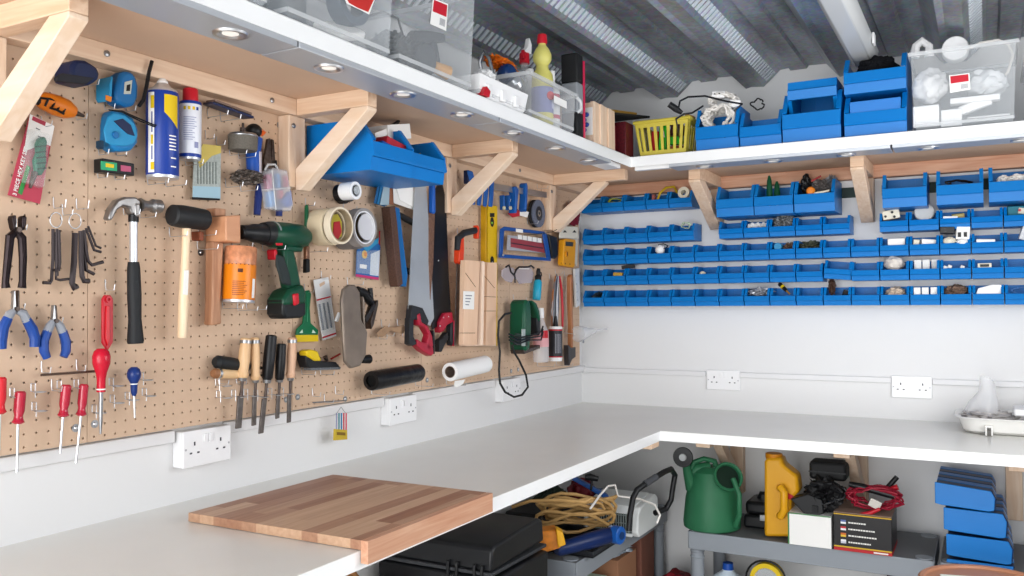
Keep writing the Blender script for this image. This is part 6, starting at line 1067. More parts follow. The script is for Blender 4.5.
# ---- cards and packs
t = thing('drill_bit_card', 'white blister card of four masonry bits with red stripes', 'pack'); x = .012; pr('card', [(313.5, 280), (328.5, 277), (336.5, 336), (323, 340.5)], x, .002, P('card_grey_white', 'dcdcdc', .5), t, .0004); pr('hanging_slot', [(319.5, 284), (324.5, 281), (325, 284), (320, 287)], x + .0006, .0004, MATS['hardboard'], t, 0)
pr('red_stripe', [(316.5, 299.5), (330.5, 296), (330.8, 297.3), (316.8, 301)], x + .001, .0006, RED, t, 0); pr('red_stripe', [(322.5, 337), (336, 332.5), (336.2, 334), (322.8, 338.5)], x + .001, .0006, RED, t, 0)
for k in range(3): tb('masonry_bit', [(319.5 + 4 * k, 304 - k), (323.5 + 4 * k, 330 - k * 1.2)], x + .004, .0026, P('bit_grey', '6d7480', .35, metal=.6), t, 8)
pr('clear_bubble', [(317.5, 301), (330.5, 298), (335, 329), (322, 334)], x + .008, .0075, MATS['blister_clear'], t, .002); hook(321, 276, 'chrome hook above the card of masonry bits'); pr('white_stub', [(336, 321), (339.5, 312), (341.5, 313), (338.5, 322)], .03, .008, WPLA, t, .002)
t = thing('jigsaw_blade_pack', 'blue and white blister pack with a pink foot, under the tape rolls', 'pack'); x = .014; pr('card', [(357, 250), (367, 241), (380.5, 244), (378.5, 280), (356, 276.5)], x, .002, P('card_blue', '2c70b8', .4), t, .0004); pr('pale_side', [(371, 254), (380, 250), (378.6, 276), (370, 275)], x + .0007, .0006, P('card_pale', 'cdd6e2', .4), t, 0); pr('pink_foot', [(356, 274), (378.8, 277.5), (378.6, 280), (356, 276.6)], x + .001, .0006, P('foot_pink', 'd8407c', .4), t, 0)
pr('cyan_banner', [(363, 247), (379, 237.5), (378, 243), (367, 252)], x + .0016, .0008, P('banner_cyan', '3fa4d4', .4), t, 0); p = LW(364.5, 254.5, x + .001); obj('yellow_roundel', MB().lathe(p, p + EX * .0008, [(0, .0125), (1, .0125)], 24), P('roundel', 'f2c85c', .5), t); p.x += .0009; obj('orange_centre', MB().lathe(p + Vector((0, .003, .001)), p + EX * .0006 + Vector((0, .003, .001)), [(0, .007), (1, .007)], 18), ORANGE, t); pr('white_print', [(360, 264), (367, 265), (366.5, 269), (360, 268)], x + .001, .0006, PAPER, t, 0); tb('red_edge', [(379.6, 231), (379.4, 245)], x, .002, RED, t, 6)
pr('clear_bubble', [(359, 251), (378, 250), (377, 275), (358, 273)], x + .010, .0085, MATS['blister_clear'], t, .002)
# ---- scraper
t = thing('scraper', 'dark green plastic scraper with a yellow blade edge', 'scraper'); sg = P('scraper_green', '0f7048', .35); x = .018; pr('handle', [(305, 291), (309.5, 290), (311.5, 294), (310, 308), (311, 323), (318.5, 330), (318, 335), (296.5, 335), (297.5, 329), (303.5, 323), (305, 308)], x, .006, sg, t, .0015)
pr('yellow_blade', [(296.5, 335), (318.3, 334.5), (318.5, 341.5), (296.5, 342)], x - .001, .004, P('blade_yellow', 'f0cf22', .4), t, .0006); pr('pale_triangle', [(299.5, 333), (303, 333), (302.5, 329.5)], x + .001, .0008, P('tri_pale', 'c4dcc8', .4), t, 0); pr('pale_triangle', [(312, 333), (316, 333), (313, 329.5)], x + .001, .0008, MATS['tri_pale'], t, 0); tb('raised_rib', [(307.5, 296), (307.5, 322)], x + .001, .0014, P('rib_green', '2f9a68', .4), t, 6); hook(304, 289, 'chrome hook above the green scraper')
# ---- retractable knife / plane
t = thing('rasp_plane', 'black and yellow surface rasp lying on hooks', 'rasp'); x = .05; pr('rasp_bed', [(297, 352), (302, 355), (318, 361), (335, 362), (341, 367.5), (320, 369.5), (300, 368), (296.5, 360)], x, .034, P('rasp_black', '1c1e22', .5), t, .003); pr('yellow_cover', [(298, 351), (306, 349.5), (316, 351), (322, 361), (312, 361), (300, 356)], x + .006, .03, YELLOW, t, .004); pr('toothed_sole', [(303, 368), (341, 367), (340, 369.5), (304, 370.5)], x + .001, .028, P('sole_grey', '6e7276', .5, noise=.4, nscale=200), t, .0008)
tb('red_lever', [(331, 359), (340, 354)], .03, .0026, P('lever_red', 'a82a22', .4), t); tb('thumb_screw', [(327, 361), (325, 356.5)], .035, [.004, .007], DSTEEL, t); hook(301, 371, 'chrome hook under the left end of the yellow and black rasp', .05); hook(320, 371, 'chrome hook under the right end of the yellow and black rasp', .05)
# ---- hand plane
t = thing('hand_plane', 'grey metal hand plane hanging nose up with dark handles', 'plane'); pg = P('plane_iron', '86796e', .38, metal=.4, noise=.25, nscale=12); x = .085; pr('sole', [(339, 300), (341, 289), (347, 284.5), (354, 285), (359, 292), (361, 320), (368, 332), (366, 355), (360, 366), (349, 368.5), (343, 362), (341, 340)], x, .012, pg, t, .004)
pr('cheek', [(357, 296), (361, 300), (363, 325), (367, 335), (365, 355), (361, 352), (359, 325)], x - .004, .045, pg, t, .003); tb('front_tote', [(357, 290), (363, 293), (371, 303)], .035, [.012, .015, .012], BLACK, t, 14); tb('rear_knob', [(361, 360), (369, 359)], .045, [.010, .014], BLACK, t, 14); pr('blade_iron', [(375, 301), (378.5, 300), (378, 305), (369, 325), (364.5, 329), (363, 322)], .05, .03, DSTEEL, t, .001); pr('lever_cap', [(365, 318), (374, 303), (376, 306), (367, 323)], .056, .006, P('cap_dark', '242022', .4), t, .001); tb('tote', [(370, 288), (370.5, 300), (372, 306)], .03, [.008, .0095, .010], BLACK, t, 12); hook(347, 282, 'chrome hook above the hand plane', .06)
# ---- brown bracket with hooks
t = thing('leather_holder', 'tan leather strap pinned with wire hooks right of the hand plane', 'strap'); lm = P('tan_leather', 'b08e70', .8, noise=.15, nscale=40); pr('strap', [(377, 333), (385, 326), (395, 327), (408, 324), (404, 333), (402, 334), (391, 331), (383, 337), (378, 337)], .03, .004, lm, t, .002)
for k, (u, v, l) in enumerate(((379, 336, 'wire hook at the left of the tan leather strap'), (386, 333, 'wire hook at the middle of the tan leather strap'), (402, 334, 'wire hook at the right of the tan leather strap'), (381, 324, 'wire hook above the tan leather strap'), (397, 323, 'small wire hook above the right of the tan leather strap'))): hook(u, v, l, .03)
# ---- black and white rolls
t = thing('black_roll', 'thick roll of black plastic sheeting on the board', 'roll'); a, b_ = LW(371, 381, .065), LW(419, 372.5, .06); obj('wound_sheet', MB().lathe2(a, b_, [(0, .018), (0, .028), (.02, .0295), (.97, .0285), (1, .025), (1, .001)], 28), P('sheet_black', '111214', .35, bump=.3, nscale=30), t); obj('roll_hollow_shade', MB().lathe(a + (b_ - a) * .03, a + (b_ - a) * .04, [(0, .0185), (1, .0185)], 20), P('void_black', '050506', .9), t)  # near-black disc paints the darkness of the roll's hollow end
for u, v, l in ((371, 391, 'chrome peg under the left end of the black roll'), (415, 383, 'chrome peg under the right end of the black roll')): hook(u, v, l, .07)
t = thing('paper_roll', 'white paper towel roll with a torn end hanging down', 'paper roll'); a, b_ = LW(450, 372, .075), LW(485, 364, .065); obj('wound_paper', MB().lathe2(a, b_, [(0, .020), (0, .031), (1, .031), (1, .001)], 32), P('tissue', 'efefee', .8), t); obj('card_core', MB().lathe2(a - (b_ - a) * .002, b_, [(0, .018), (0, .0198), (.9, .0198), (.9, .001)], 24), P('core_brown', '8d786a', .7), t); obj('torn_end', MB().prism([LW(455, 381, .09), LW(465, 379.5, .09), LW(463, 384, .088), LW(457, 387.5, .085), LW(454, 386, .085)], (-.001, 0, 0)), PAPER, t); hook(446, 382, 'chrome peg under the white paper roll', .08)
# ---- sanding block, files
t = thing('rasp_file', 'brown toothed surform rasp on a blue frame with black handles', 'rasp'); pr('blue_frame', [(388, 206), (397, 208), (401, 235), (408, 276), (406, 287), (397, 285)], .05, .02, P('frame_blue', '1b6fb4', .4), t, .003); pr('toothed_plate', [(381, 207), (390, 206), (394, 225), (403, 284), (396, 287), (394.5, 284)], .065, .034, P('rust_brown', '5c4034', .6, noise=.3, nscale=200), t, .002); tb('front_handle', [(398, 214), (406, 219), (415, 224)], .035, [.009, .011, .010], BLACK, t, 12); tb('rear_knob', [(406, 270), (411, 272)], .035, [.009, .012], BLACK, t, 12)
t = thing('sandpaper_sheets', 'blue sandpaper sheets tucked under the blue bins', 'sandpaper')
for k, c_ in enumerate(('2a6ea6', '2f80b4', '9fb4bd')): pr('sheet', [(374 + 3 * k, 203 + k), (379 + 3 * k, 180), (386 + 2 * k, 181), (385 + 2 * k, 207 - k)], .03 + .004 * k, .002, P('sand_' + c_, c_, .8), t, .0004)
t = thing('sandpaper_sheets', 'white and brown paper sheets between blue sheets and the handsaw', 'sandpaper')
for k, (pts, c_) in enumerate(((([(387, 180), (394, 180), (394, 205), (388, 204)]), 'a0684c'), ([(393, 181), (410, 181), (414, 210), (394, 203)], 'e4e2de'), ([(395, 182), (413, 182), (415, 208), (400, 200)], 'f0efec'))): pr('sheet', pts, .034 + .004 * k, .002, P('sheet_' + c_, c_, .8), t, .0004)
# ---- saws
t = thing('handsaw', 'silver handsaw with a red and black handle, hanging blade up', 'saw'); pr('blade', [(415, 184), (426, 184), (429, 225), (434, 318), (430, 326), (408, 312), (411, 255)], .048, .0016, P('saw_silver', 'b6babd', .35, metal=.45, noise=.1, nscale=5), t, 0)
hb, hr = P('handle_black', '26282d', .5), P('handle_red', 'b8223c', .4)
pr('handle_top', [(407, 305), (421, 308), (429, 321), (427, 326), (418, 321), (411, 319), (405, 321)], .062, .022, hb, t, .002); pr('handle_back', [(405, 318), (411.5, 318), (411, 336), (417, 344), (410, 346), (404, 344)], .062, .022, hb, t, .002); pr('red_horn', [(411, 315), (415, 313), (417, 322), (426, 326), (432, 336), (433.5, 346), (428, 351), (424, 349), (425, 341), (427.5, 335), (421, 327), (413, 325)], .065, .026, hr, t, .003); pr('red_foot', [(411, 339), (417, 342), (424, 343), (433, 347), (434, 354), (430, 356), (418, 351), (411, 346)], .065, .026, hr, t, .003); pr('black_heel', [(431, 330), (435, 333), (435, 354), (432, 354)], .062, .02, hb, t, .002)
t = thing('handsaw', 'black-bladed handsaw with a red and black handle next to the silver one', 'saw'); pr('blade', [(435, 190), (441, 178), (446, 200), (449, 280), (451, 314), (444, 322), (432, 330), (431, 260)], .030, .0016, P('saw_black', '101114', .35), t, 0); p = LW(438.5, 260.5, .0305); obj('pale_dot', MB().lathe(p, p + EX * .0006, [(0, .0025), (1, .0025)], 12), PAPER, t)
pr('red_shoulder', [(434, 322), (441, 313), (452, 312), (453.5, 322), (445, 325), (440, 331), (434.5, 333)], .042, .024, hr, t, .003); pr('grip', [(447, 323), (453.5, 321), (453.5, 342), (450, 346), (446, 341)], .040, .022, hb, t, .003); pr('grip_lower', [(434.5, 340), (440, 338), (447, 332), (449, 338), (442, 346), (438, 352), (434.5, 352)], .040, .022, hb, t, .003); pr('red_edge', [(452.5, 320), (455, 321), (454.5, 346), (452, 346)], .042, .024, hr, t, .002)
for u, v in ((443.5, 317.5), (448.5, 316.5), (440, 326)): p = LW(u, v, .0425); obj('rivet', MB().lathe(p, p + EX * .0012, [(0, .0028), (1, .0024)], 12), CHROME, t)
t = thing('file', 'rusty file with a bright blue handle between the two handsaws', 'file'); pr('handle', [(428.5, 178), (434.5, 178), (436, 212), (433, 214), (428.5, 212)], .06, .018, P('file_blue', '1c63c4', .4), t, .003); pr('file_blade', [(429, 213), (435, 213), (433.5, 262), (430.5, 300), (429, 262)], .05, .006, P('file_rust', '83614f', .5, metal=.3, noise=.3, nscale=90), t, .001)
# ---- blue bins hung under the shelf
def wbin(y, x, z, w, d, h, lab):
    t = make_bin(w, d, h, 2); t.rotation_euler = (0, 0, PI / 2); t.location = (x, y, z); t['label'] = lab; t['category'] = 'storage bin'; t['group'] = 'open blue bins hung on the pegboard'; return t
wbin(-1.965, .004, .832, .188, .235, .142, 'large open blue bin hung under the shelf, partly behind the second bracket'); wbin(-1.775, .004, .836, .178, .225, .135, 'open blue bin hung under the shelf right of the larger one')
w_ = lambda u, v, x: LW(u, v, x)
pr_ = single('paper_carton', MB().obox(LW(390, 133, .13), (0, .055, .012), (.035, 0, 0), (0, -.004, .022)), PAPER, 'white carton with papers sticking out of the hung blue bin', 'carton', bev=.001)
single('printed_box', MB().obox(LW(392, 147, .19), (0, .050, -.008), (.02, 0, 0), (0, .003, .014)), P('box_crimson', 'c02a3c', .5), 'red and blue printed box lying in the hung blue bin', 'box', bev=.001); single('blue_packet', MB().obox(LW(386, 149, .195), (0, .04, -.006), (.018, 0, 0), (0, .002, .010)), TBLUE, 'small blue packet before the red printed box', 'packet', bev=.001)
m = MB().tube([LW(372, 130, .10), LW(384, 131, .12), LW(397, 123, .12), (LW(399, 121, .12))], [.006, .007, .006, .004], 8); single('black_marker', m, BLACK, 'black marker poking out behind the white carton', 'marker'); single('paper_strip', MB().obox(LW(379, 134, .15), (0, .03, .012), (.01, 0, 0), (0, -.003, .008)), PAPER, 'white paper strip before the black marker', 'paper')
m = MB().tube([LW(416, 156, .13), LW(426, 151, .14)], [.003, .003], 8); single('brass_rod', m, P('brass', 'b89a6a', .4, metal=.6), 'thin brass rod lying in the right hung bin', 'rod')
# ---- pad saw, mitre box, level
t = thing('pad_saw', 'orange and black pistol-grip pad saw hanging on the mitre box side', 'saw'); tb('grip_black', [(457, 250), (458, 238), (464, 233), (475, 230.5)], .05, [.010, .012, .012, .012], hb, t, 12); pr('orange_end', [(474.5, 225), (479.5, 227), (479, 239), (474.5, 238)], .055, .02, P('signal_orange', 'ef4a24', .4), t, .002); pr('orange_body', [(454, 250), (456.5, 249), (458, 240), (464, 236), (464.5, 250), (463, 262), (458, 264.5), (453.5, 262)], .056, .024, MATS['signal_orange'], t, .003); pr('narrow_blade', [(457, 263), (460, 263), (458, 320), (456.5, 345), (454.5, 345)], .045, .002, STEEL, t, 0); hook(457, 232, 'chrome hook above the pad saw', .05)
t = thing('mitre_box', 'pale wooden mitre box with saw cuts and a paper label', 'mitre box'); mw = wood('mitre_wood', s2l('e8c4a6'), s2l('dfb797'), 2, .6, stretch=5); mw2 = wood('mitre_wood_light', s2l('f3dac4'), s2l('ecceb4'), 2, .6, stretch=5)
pr('front_fence', [(461, 260), (480, 261), (476, 345), (458.5, 345)], .080, .020, mw, t, .001); pr('fence_edge', [(480.1, 261), (485, 262), (481.5, 345.5), (476.1, 345)], .080, .020, mw2, t, .001); pr('rear_fence', [(484, 262.5), (497, 262.5), (496, 345), (481.5, 345)], .055, .018, mw, t, .001)
pr('base_board', [(460, 261), (497, 263), (496, 346), (459, 346)], .034, .016, mw2, t, .001)
for a_, b2 in (((465.5, 273), (475.5, 287)), ((459.5, 333), (475, 333))): tb('saw_cut', [(*a_, .0805), (*b2, .0805)], .0805, .0009, P('cut_dark', '5d3d28', .8), t, 6)
for a_, b2 in (((484.5, 276), (494.5, 288)), ((483.5, 296.5), (495.5, 297)), ((483, 311), (495.5, 311))): tb('saw_cut', [(*a_, .0555), (*b2, .0555)], .0555, .0009, MATS['cut_dark'], t, 6)
pr('paper_label', [(463.5, 291), (474.5, 291.5), (474, 309.5), (463, 309)], .0812, .0008, PAPER, t, 0)
for k in range(4): pr('label_print', [(465.5, 295 + 3 * k), (472 - k, 295.2 + 3 * k), (472 - k, 296.3 + 3 * k), (465.5, 296 + 3 * k)], .0818, .0004, MATS['ink_grey'], t, 0)
t = thing('spirit_level', 'tall yellow spirit level standing behind the mitre box', 'level'); ly = P('level_yellow', 'f0c41a', .35); pr('frame', [(484, 205), (497.5, 206), (497.5, 346), (484, 346)], .030, .018, ly, t, .002); pr('edge_strip', [(483.2, 205), (487, 205), (487, 262), (483.2, 262)], .033, .022, P('level_amber', 'd9a614', .4), t, .001)
for v in (222, 261): p = LW(492, v, .030); obj('vial_window', MB().lathe(p, p + EX * .0014, [(0, .013), (1, .013)], 20, sq=1.4, sqdir=(0, 0, 1)), MBLACK, t)
p = LW(492, 223, .0318); obj('vial', MB().obox(p, (0, .005, 0), (.001, 0, 0), (0, 0, .004)), P('vial_lime', '8fd04a', .2), t); pr('print_mark', [(490, 213), (494.5, 213), (494.5, 217), (490, 217)], .0306, .0005, MBLACK, t, 0); hook(484, 262, 'chrome hook beside the level and mitre box')
# ---- clamps
CLB = P('clamp_blue', '1560b4', .4)
def clampjaw(pts, x, lab, grp='blue clamp jaws hung in the row under the shelf'): single('clamp_jaw', MB().prism(pp(pts, x), (-.008, 0, 0)), CLB, lab, 'clamp', grp, bev=.004)
t = thing('bar_clamp', 'silver bar clamp lying along hooks with blue jaws', 'clamp'); a, b_ = LW(490, 186, .05), LW(546, 195, .05); obj('steel_bar', MB().obox((a + b_) / 2, (b_ - a) / 2, (.004, 0, 0), (0, 0, .012)), P('bar_steel', 'a8a9ac', .3, metal=.8), t, .001)
pr('sliding_jaw', [(508, 187), (513, 186), (519, 190), (517, 198), (514, 213), (509, 213), (511, 197)], .066, .03, CLB, t, .003); pr('fixed_jaw', [(521, 184), (525, 182.5), (528, 186), (527, 200), (524, 212), (519.5, 209), (522, 196)], .066, .03, CLB, t, .003)
for k, pts in enumerate(([(468, 170), (473, 171), (476.5, 184), (475.5, 205), (471, 204), (472, 188)], [(479, 185), (482, 183), (483.5, 190), (481, 206), (478, 205)], [(485.3, 183), (488, 182), (489, 190), (487, 207), (484, 206)], [(490.8, 182), (494.5, 181), (494, 195), (493, 207), (489.5, 206.5)])): clampjaw(pts, .06 + .004 * k, ['blue clamp jaw with navy top, nearest the third bracket', 'second blue clamp jaw from the third bracket', 'third blue clamp jaw from the third bracket', 'fourth blue clamp jaw, touching the silver bar'][k])
pr('end_cap', [(465.5, 170), (469.5, 170), (469, 184), (465.5, 183)], .055, .02, NAVY, t, .002)
for k, pts in enumerate(([(500.5, 195), (505, 195), (505.5, 209), (501.5, 210)], [(505.5, 195), (511, 195), (509, 210), (506, 210)])):
    t = thing('small_clamp', ['small blue clamp with a pale screw pad, first under the silver bar', 'small blue clamp with a pale screw pad, second under the silver bar'][k], 'clamp', 'small blue clamps'); pr('jaw', pts, .05, .02, CLB, t, .003); p = LW(503.5 + 6.3 * k, 208, .052); obj('screw_pad', MB().lathe(p, p + EX * .006, [(0, .0075), (1, .007)], 16), P('pad_cream', 'c8c4a8', .5), t)
t = thing('knife_pack', 'red and white packet hanging under the blue clamps', 'packet'); pr('red_part', [(508, 213), (520, 209.5), (524, 215), (513, 217.5)], .03, .004, RED, t, .001); pr('white_part', [(520, 209), (529, 212), (527.5, 217.5), (520, 215.5)], .031, .004, PAPER, t, .001); pr('rear_red', [(512, 209), (518, 209), (518, 213), (512, 213)], .026, .003, DRED, t, .001)
for u, v, l in ((499, 200, 'chrome hook under the silver clamp bar, first'), (527, 222, 'chrome hook under the red and white packet'), (537, 187, 'chrome hook under the end of the silver clamp bar')): hook(u, v, l, .05)
t = thing('grinding_disc', 'grey-blue grinding disc with a dark label hung on the board', 'disc'); p = LW(539, 213.5, .035); obj('disc', MB().lathe2(p - EX * .006, p, [(0, .008), (0, .058), (1, .058), (1, .008), (0, .008)], 40), P('disc_grey', '6c7488', .6, noise=.15, nscale=200), t); obj('disc_label', MB().lathe2(p, p + EX * .0008, [(0, .014), (0, .030), (1, .030), (1, .014), (0, .014)], 36), P('disc_dark', '2b2f38', .5), t); obj('arbor_ring', MB().lathe2(p, p + EX * .002, [(0, .007), (0, .013), (1, .013), (1, .007), (0, .007)], 24), STEEL, t)
obj('second_disc', MB().lathe2(p - EX * .022, p - EX * .010, [(0, .008), (0, .058), (1, .058), (1, .008), (0, .008)], 40), P('disc_black', '26272b', .7), t)
# ---- hacksaw
t = thing('hacksaw', 'blue-framed hacksaw with a black handle and a pack of blades inside', 'saw'); hbm = P('hack_blue', '1f55a6', .4); pr('frame_top', [(501, 229), (505, 226.5), (545, 231.5), (545, 234.5), (506, 230.5), (503, 232)], .05, .008, hbm, t, .002); pr('frame_front', [(501, 230), (504.5, 230), (503, 254), (503, 257), (500, 257)], .05, .008, hbm, t, .002); pr('lower_rail', [(500, 254), (551, 258), (551, 261), (500, 257.5)], .05, .008, hbm, t, .001); pr('frame_back', [(543, 232), (547, 234), (551, 259), (548, 260)], .052, .008, hbm, t, .002)
pr('black_handle', [(545, 234), (557, 237), (558.5, 255), (555, 259), (550, 258), (548, 246)], .056, .018, BLACK, t, .005); p = LW(503, 255, .052); obj('wing_nut', MB().lathe(p, p + EX * .004, [(0, .005), (1, .004)], 12), CHROME, t)
t = thing('hacksaw_blade_pack', 'red and silver pack of hacksaw blades tucked in the saw frame', 'pack'); pr('silver_card', [(508, 235), (541, 239), (543, 253), (507, 250)], .040, .003, P('card_silver', 'a9a8ae', .4), t, .0005); pr('red_panel', [(511, 238), (544, 243.5), (545, 253), (511, 247)], .042, .0015, P('panel_red', 'a8454c', .4), t, 0); pr('dark_line', [(511, 242.4), (543, 247.6), (543, 248.8), (511, 243.6)], .0426, .0006, P('line_dark', '4b3038', .5), t, 0)
for k in range(5): pr('white_flag', [(518 + 4.9 * k, 234.6 + .8 * k), (522 + 4.9 * k, 235.2 + .8 * k), (522 + 4.9 * k, 239.6 + .8 * k), (518 + 4.9 * k, 239 + .8 * k)], .0426, .0008, PAPER, t, 0)
pr('top_sticker', [(516, 228.5), (523, 229.5), (523, 233), (516, 232)], .0508, .0006, PAPER, t, 0)
# ---- goggles, marker
t = thing('safety_goggles', 'clear smoky safety goggles with a black frame', 'goggles'); gl = clearplastic('lens_smoky', (.55, .5, .55), .45, .1); pr('left_lens', [(502.5, 270), (507, 266), (514, 268), (516, 275), (512, 283), (506, 281), (502, 276)], .05, .006, gl, t, .002); pr('right_lens', [(516, 269), (531, 267), (534, 273), (532, 283), (520, 284), (516, 278)], .045, .006, gl, t, .002); tb('brow_frame', [(506, 267), (509, 265), (511, 272), (514, 275), (516, 270), (519, 267), (528, 267), (531, 265.5), (534, 268)], .052, .0036, BLACK, t, 8); tb('ear_piece', [(511, 272), (515, 277), (515, 283)], .05, .003, BLACK, t, 8); tb('white_band', [(519, 268.6), (529, 268.8)], .054, .0016, PAPER, t, 6); hook(523, 262, 'chrome hook above the safety goggles')
t = thing('gas_torch', 'small cyan gas bottle torch with a black nozzle', 'gas torch'); lt('cyan_bottle', (536.5, 300), (538, 280), .03, [(0, 3.6), (.05, 4.2), (.9, 4.2), (1, 3)], P('cyan_bottle', '2ab0d4', .3), t, 18); lt('black_nozzle', (538, 280), (538.5, 268.5), .03, [(0, 3.2), (.3, 3.4), (.5, 2), (.7, 2.4), (1, 1.6)], BLACK, t, 14); obj('nozzle_arm', MB().tube(pp([(538, 277), (541.5, 276), (541, 272)], .034), .0026, 8), BLACK, t); hook(549, 277, 'small chrome hook right of the cyan torch')
# ---- jigsaw with its cable
t = thing('jigsaw', 'dark green electric jigsaw hanging nose down', 'jigsaw'); jg = P('jig_green', '12563c', .35); pr('body', [(512, 304), (517, 299.5), (526, 300), (530, 306), (532, 320), (531, 335), (527, 350), (513, 352), (510, 338), (511, 318)], .10, .07, jg, t, .010); pr('grip_arch', [(525, 300), (533, 303), (539, 311), (541, 320), (538, 322), (534, 314), (529, 307)], .085, .035, jg, t, .006); pr('vent_panel', [(516, 333), (528, 335), (528, 346), (514, 345)], .102, .006, P('vent_dark', '2b3a34', .6, noise=.3, nscale=120), t, .002); pr('silver_plate', [(522, 329), (525.5, 329), (525.5, 346), (522, 346)], .1045, .003, P('jig_silver', 'aab4b2', .3, metal=.5), t, .001)
pr('black_grip', [(530, 311), (536, 312), (541, 320), (541, 334), (535, 336), (531, 330)], .08, .04, hb, t, .005); pr('sole_shoe', [(510, 350), (530, 347), (540, 345), (540, 348.5), (512, 354)], .095, .06, DSTEEL, t, .001)
for k in range(3): tb('wound_cable', [(509, 334 + 3 * k), (518, 338 + 3 * k), (530, 336 + 2 * k), (541, 332 + 4 * k), (543, 326 + 3 * k)], .112, .0032, BLACK, t, 8)
tb('hanging_cable', [(511, 313), (505, 314), (499, 321), (498, 335), (500, 352), (499, 370), (500, 383), (505, 392), (514, 397), (522, 395), (528, 387), (526, 375), (519, 360), (514, 352), (512, 345)], .095, .0042, RUBBER, t, 8); hook(513, 298, 'chrome hook above the jigsaw', .06)
# ---- bottles by the corner
t = thing('white_spirit_bottle', 'clear bottle with a pink label and white cap by the corner', 'bottle'); bc = clearplastic('bottle_clear', (.85, .85, .87), .42, .15); bot, top = LW(541, 362, .06), LW(540.5, 318, .06); s = pxs(541, 340, .06); obj('bottle_body', MB().lathe(bot, top, [(0, 7 * s), (.04, 8 * s), (.66, 8 * s), (.85, 5 * s), (1, 3.2 * s)], 22), bc, t); obj('cap', MB().lathe(top, top + Vector((0, 0, 10 * s)), [(0, 3.6 * s), (.5, 3.6 * s), (1, 3.2 * s)], 16), WPLA, t); obj('pink_label', MB().lathe(bot + (top - bot) * .35, bot + (top - bot) * .70, [(0, 8.1 * s), (1, 8.0 * s)], 22), P('label_pink', 'd8a0a4', .5), t); obj('red_patch', sector(bot + (top - bot) * .55, bot + (top - bot) * .72, 8.1 * s, -.3, .6, view, 5, .0006), RED, t)
t = thing('sealant_tube', 'black and white sealant cartridge standing beside the clear bottle', 'tube'); bot, top = LW(555.5, 361, .055), LW(555.5, 329, .055); s = pxs(555, 345, .055); ax = top - bot; obj('black_sleeve', MB().lathe(bot + ax * .12, top, [(0, 7 * s), (1, 7 * s)], 22), P('sleeve_black', '2b2c33', .4), t); obj('white_end', MB().lathe(bot, bot + ax * .115, [(0, 6.6 * s), (1, 7 * s)], 22), WPLA, t); obj('red_ring', MB().lathe(bot + ax * .118, bot + ax * .15, [(0, 7.15 * s), (1, 7.15 * s)], 22), RED, t); obj('white_top', MB().lathe(top, top + Vector((0, 0, 2.6 * s)), [(0, 7 * s), (1, 6.6 * s)], 22), WPLA, t); obj('red_top_ring', MB().lathe(top - ax * .05, top - ax * .01, [(0, 7.15 * s), (1, 7.15 * s)], 22), RED, t)
for k in range(5): obj('print_line', sector(bot + ax * .25, bot + ax * .85, 7.05 * s, -.5 + .2 * k, -.44 + .2 * k, view, 2, .0006), P('print_pale', 'a8aab4', .5), t)
obj('nozzle', MB().lathe(top + Vector((0, 0, 2.6 * s)), top + Vector((0, 0, 13 * s)), [(0, 3 * s), (.3, 2.4 * s), (1, 1.2 * s)], 14), BLACK, t)
for u, v, l in ((537, 364, 'chrome peg under the clear bottle', ), (556, 363, 'chrome peg under the sealant tube')): hook(u, v, l, .08)
t = thing('tin_snips', 'red-handled snips with long steel blades standing by the corner', 'snips'); pr('blade', [(552, 312), (554, 285), (557, 274), (559, 280), (559, 310), (558, 326), (553, 326)], .035, .005, STEEL, t, .001); tb('red_handle', [(559.5, 276), (561.5, 290), (562.5, 310), (562.5, 327)], .035, [.004, .006, .006, .005], RED, t); tb('orange_handle', [(555.5, 276), (553, 292), (552, 312), (552, 328)], .032, [.003, .004, .004, .003], P('rod_tan', 'a8693c', .5), t); tb('second_blade', [(558.5, 276), (557, 300), (557, 326)], .04, [.003, .005, .005], P('silver_grip', '9a9a9e', .35, metal=.6), t); hook(555, 272, 'chrome hook above the red-handled snips'); hook(564, 274, 'chrome hook between snips and hatchet')
t = thing('hatchet', 'small hatchet with a brown wooden handle, head downwards, in the corner', 'hatchet'); pr('handle', [(566.5, 277), (570.5, 274), (573, 280), (571.5, 300), (573.5, 325), (573, 349), (568.5, 349), (569, 322), (566.5, 300)], .045, .022, wood('hatchet_wood', s2l('b87c50'), s2l('955c38'), 2, .5), t, .004); pr('axe_head', [(563.5, 345), (568, 348), (575.8, 347), (575.8, 357), (569.5, 359.5), (564.5, 366)], .048, .026, P('axe_iron', '4a484b', .4, metal=.6), t, .002)
# ---- multimeter
t = thing('multimeter', 'yellow multimeter hanging on a white card by the corner', 'multimeter'); pr('hanging_card', [(560, 228), (577, 228.5), (578.5, 240), (577, 266), (560, 240)], .02, .003, P('card_ivory', 'dad6c8', .6), t, .0005); pr('card_top', [(560.5, 226), (578, 227), (579, 238.5), (559.5, 238)], .050, .004, MATS['card_ivory'], t, .001)
for u in (563, 572.5): pr('dark_triangle', [(u, 232.5), (u + 4, 232.5), (u + 2, 230)], .0508, .0006, MBLACK, t, 0)
pr('case', [(559, 240), (561.5, 238.5), (575, 239.5), (576, 242), (574.5, 266), (572, 268), (558.5, 265.5), (557.5, 263)], .055, .028, P('meter_yellow', 'f2a81c', .4), t, .003); pr('display', [(566, 241.5), (573.5, 242.3), (573, 246.5), (565.7, 245.8)], .0565, .0015, P('lcd', '3a3f38', .3), t, .0004); p = LW(566.5, 254, .0555); obj('dial', MB().lathe(p, p + EX * .004, [(0, .014), (.6, .014), (1, .012)], 24), P('dial_amber', 'd98c14', .4), t); obj('dial_pointer', MB().obox(p + EX * .0048, (0, .002, .008), (.0008, 0, 0), (0, .0015, -.0004)), MBLACK, t)
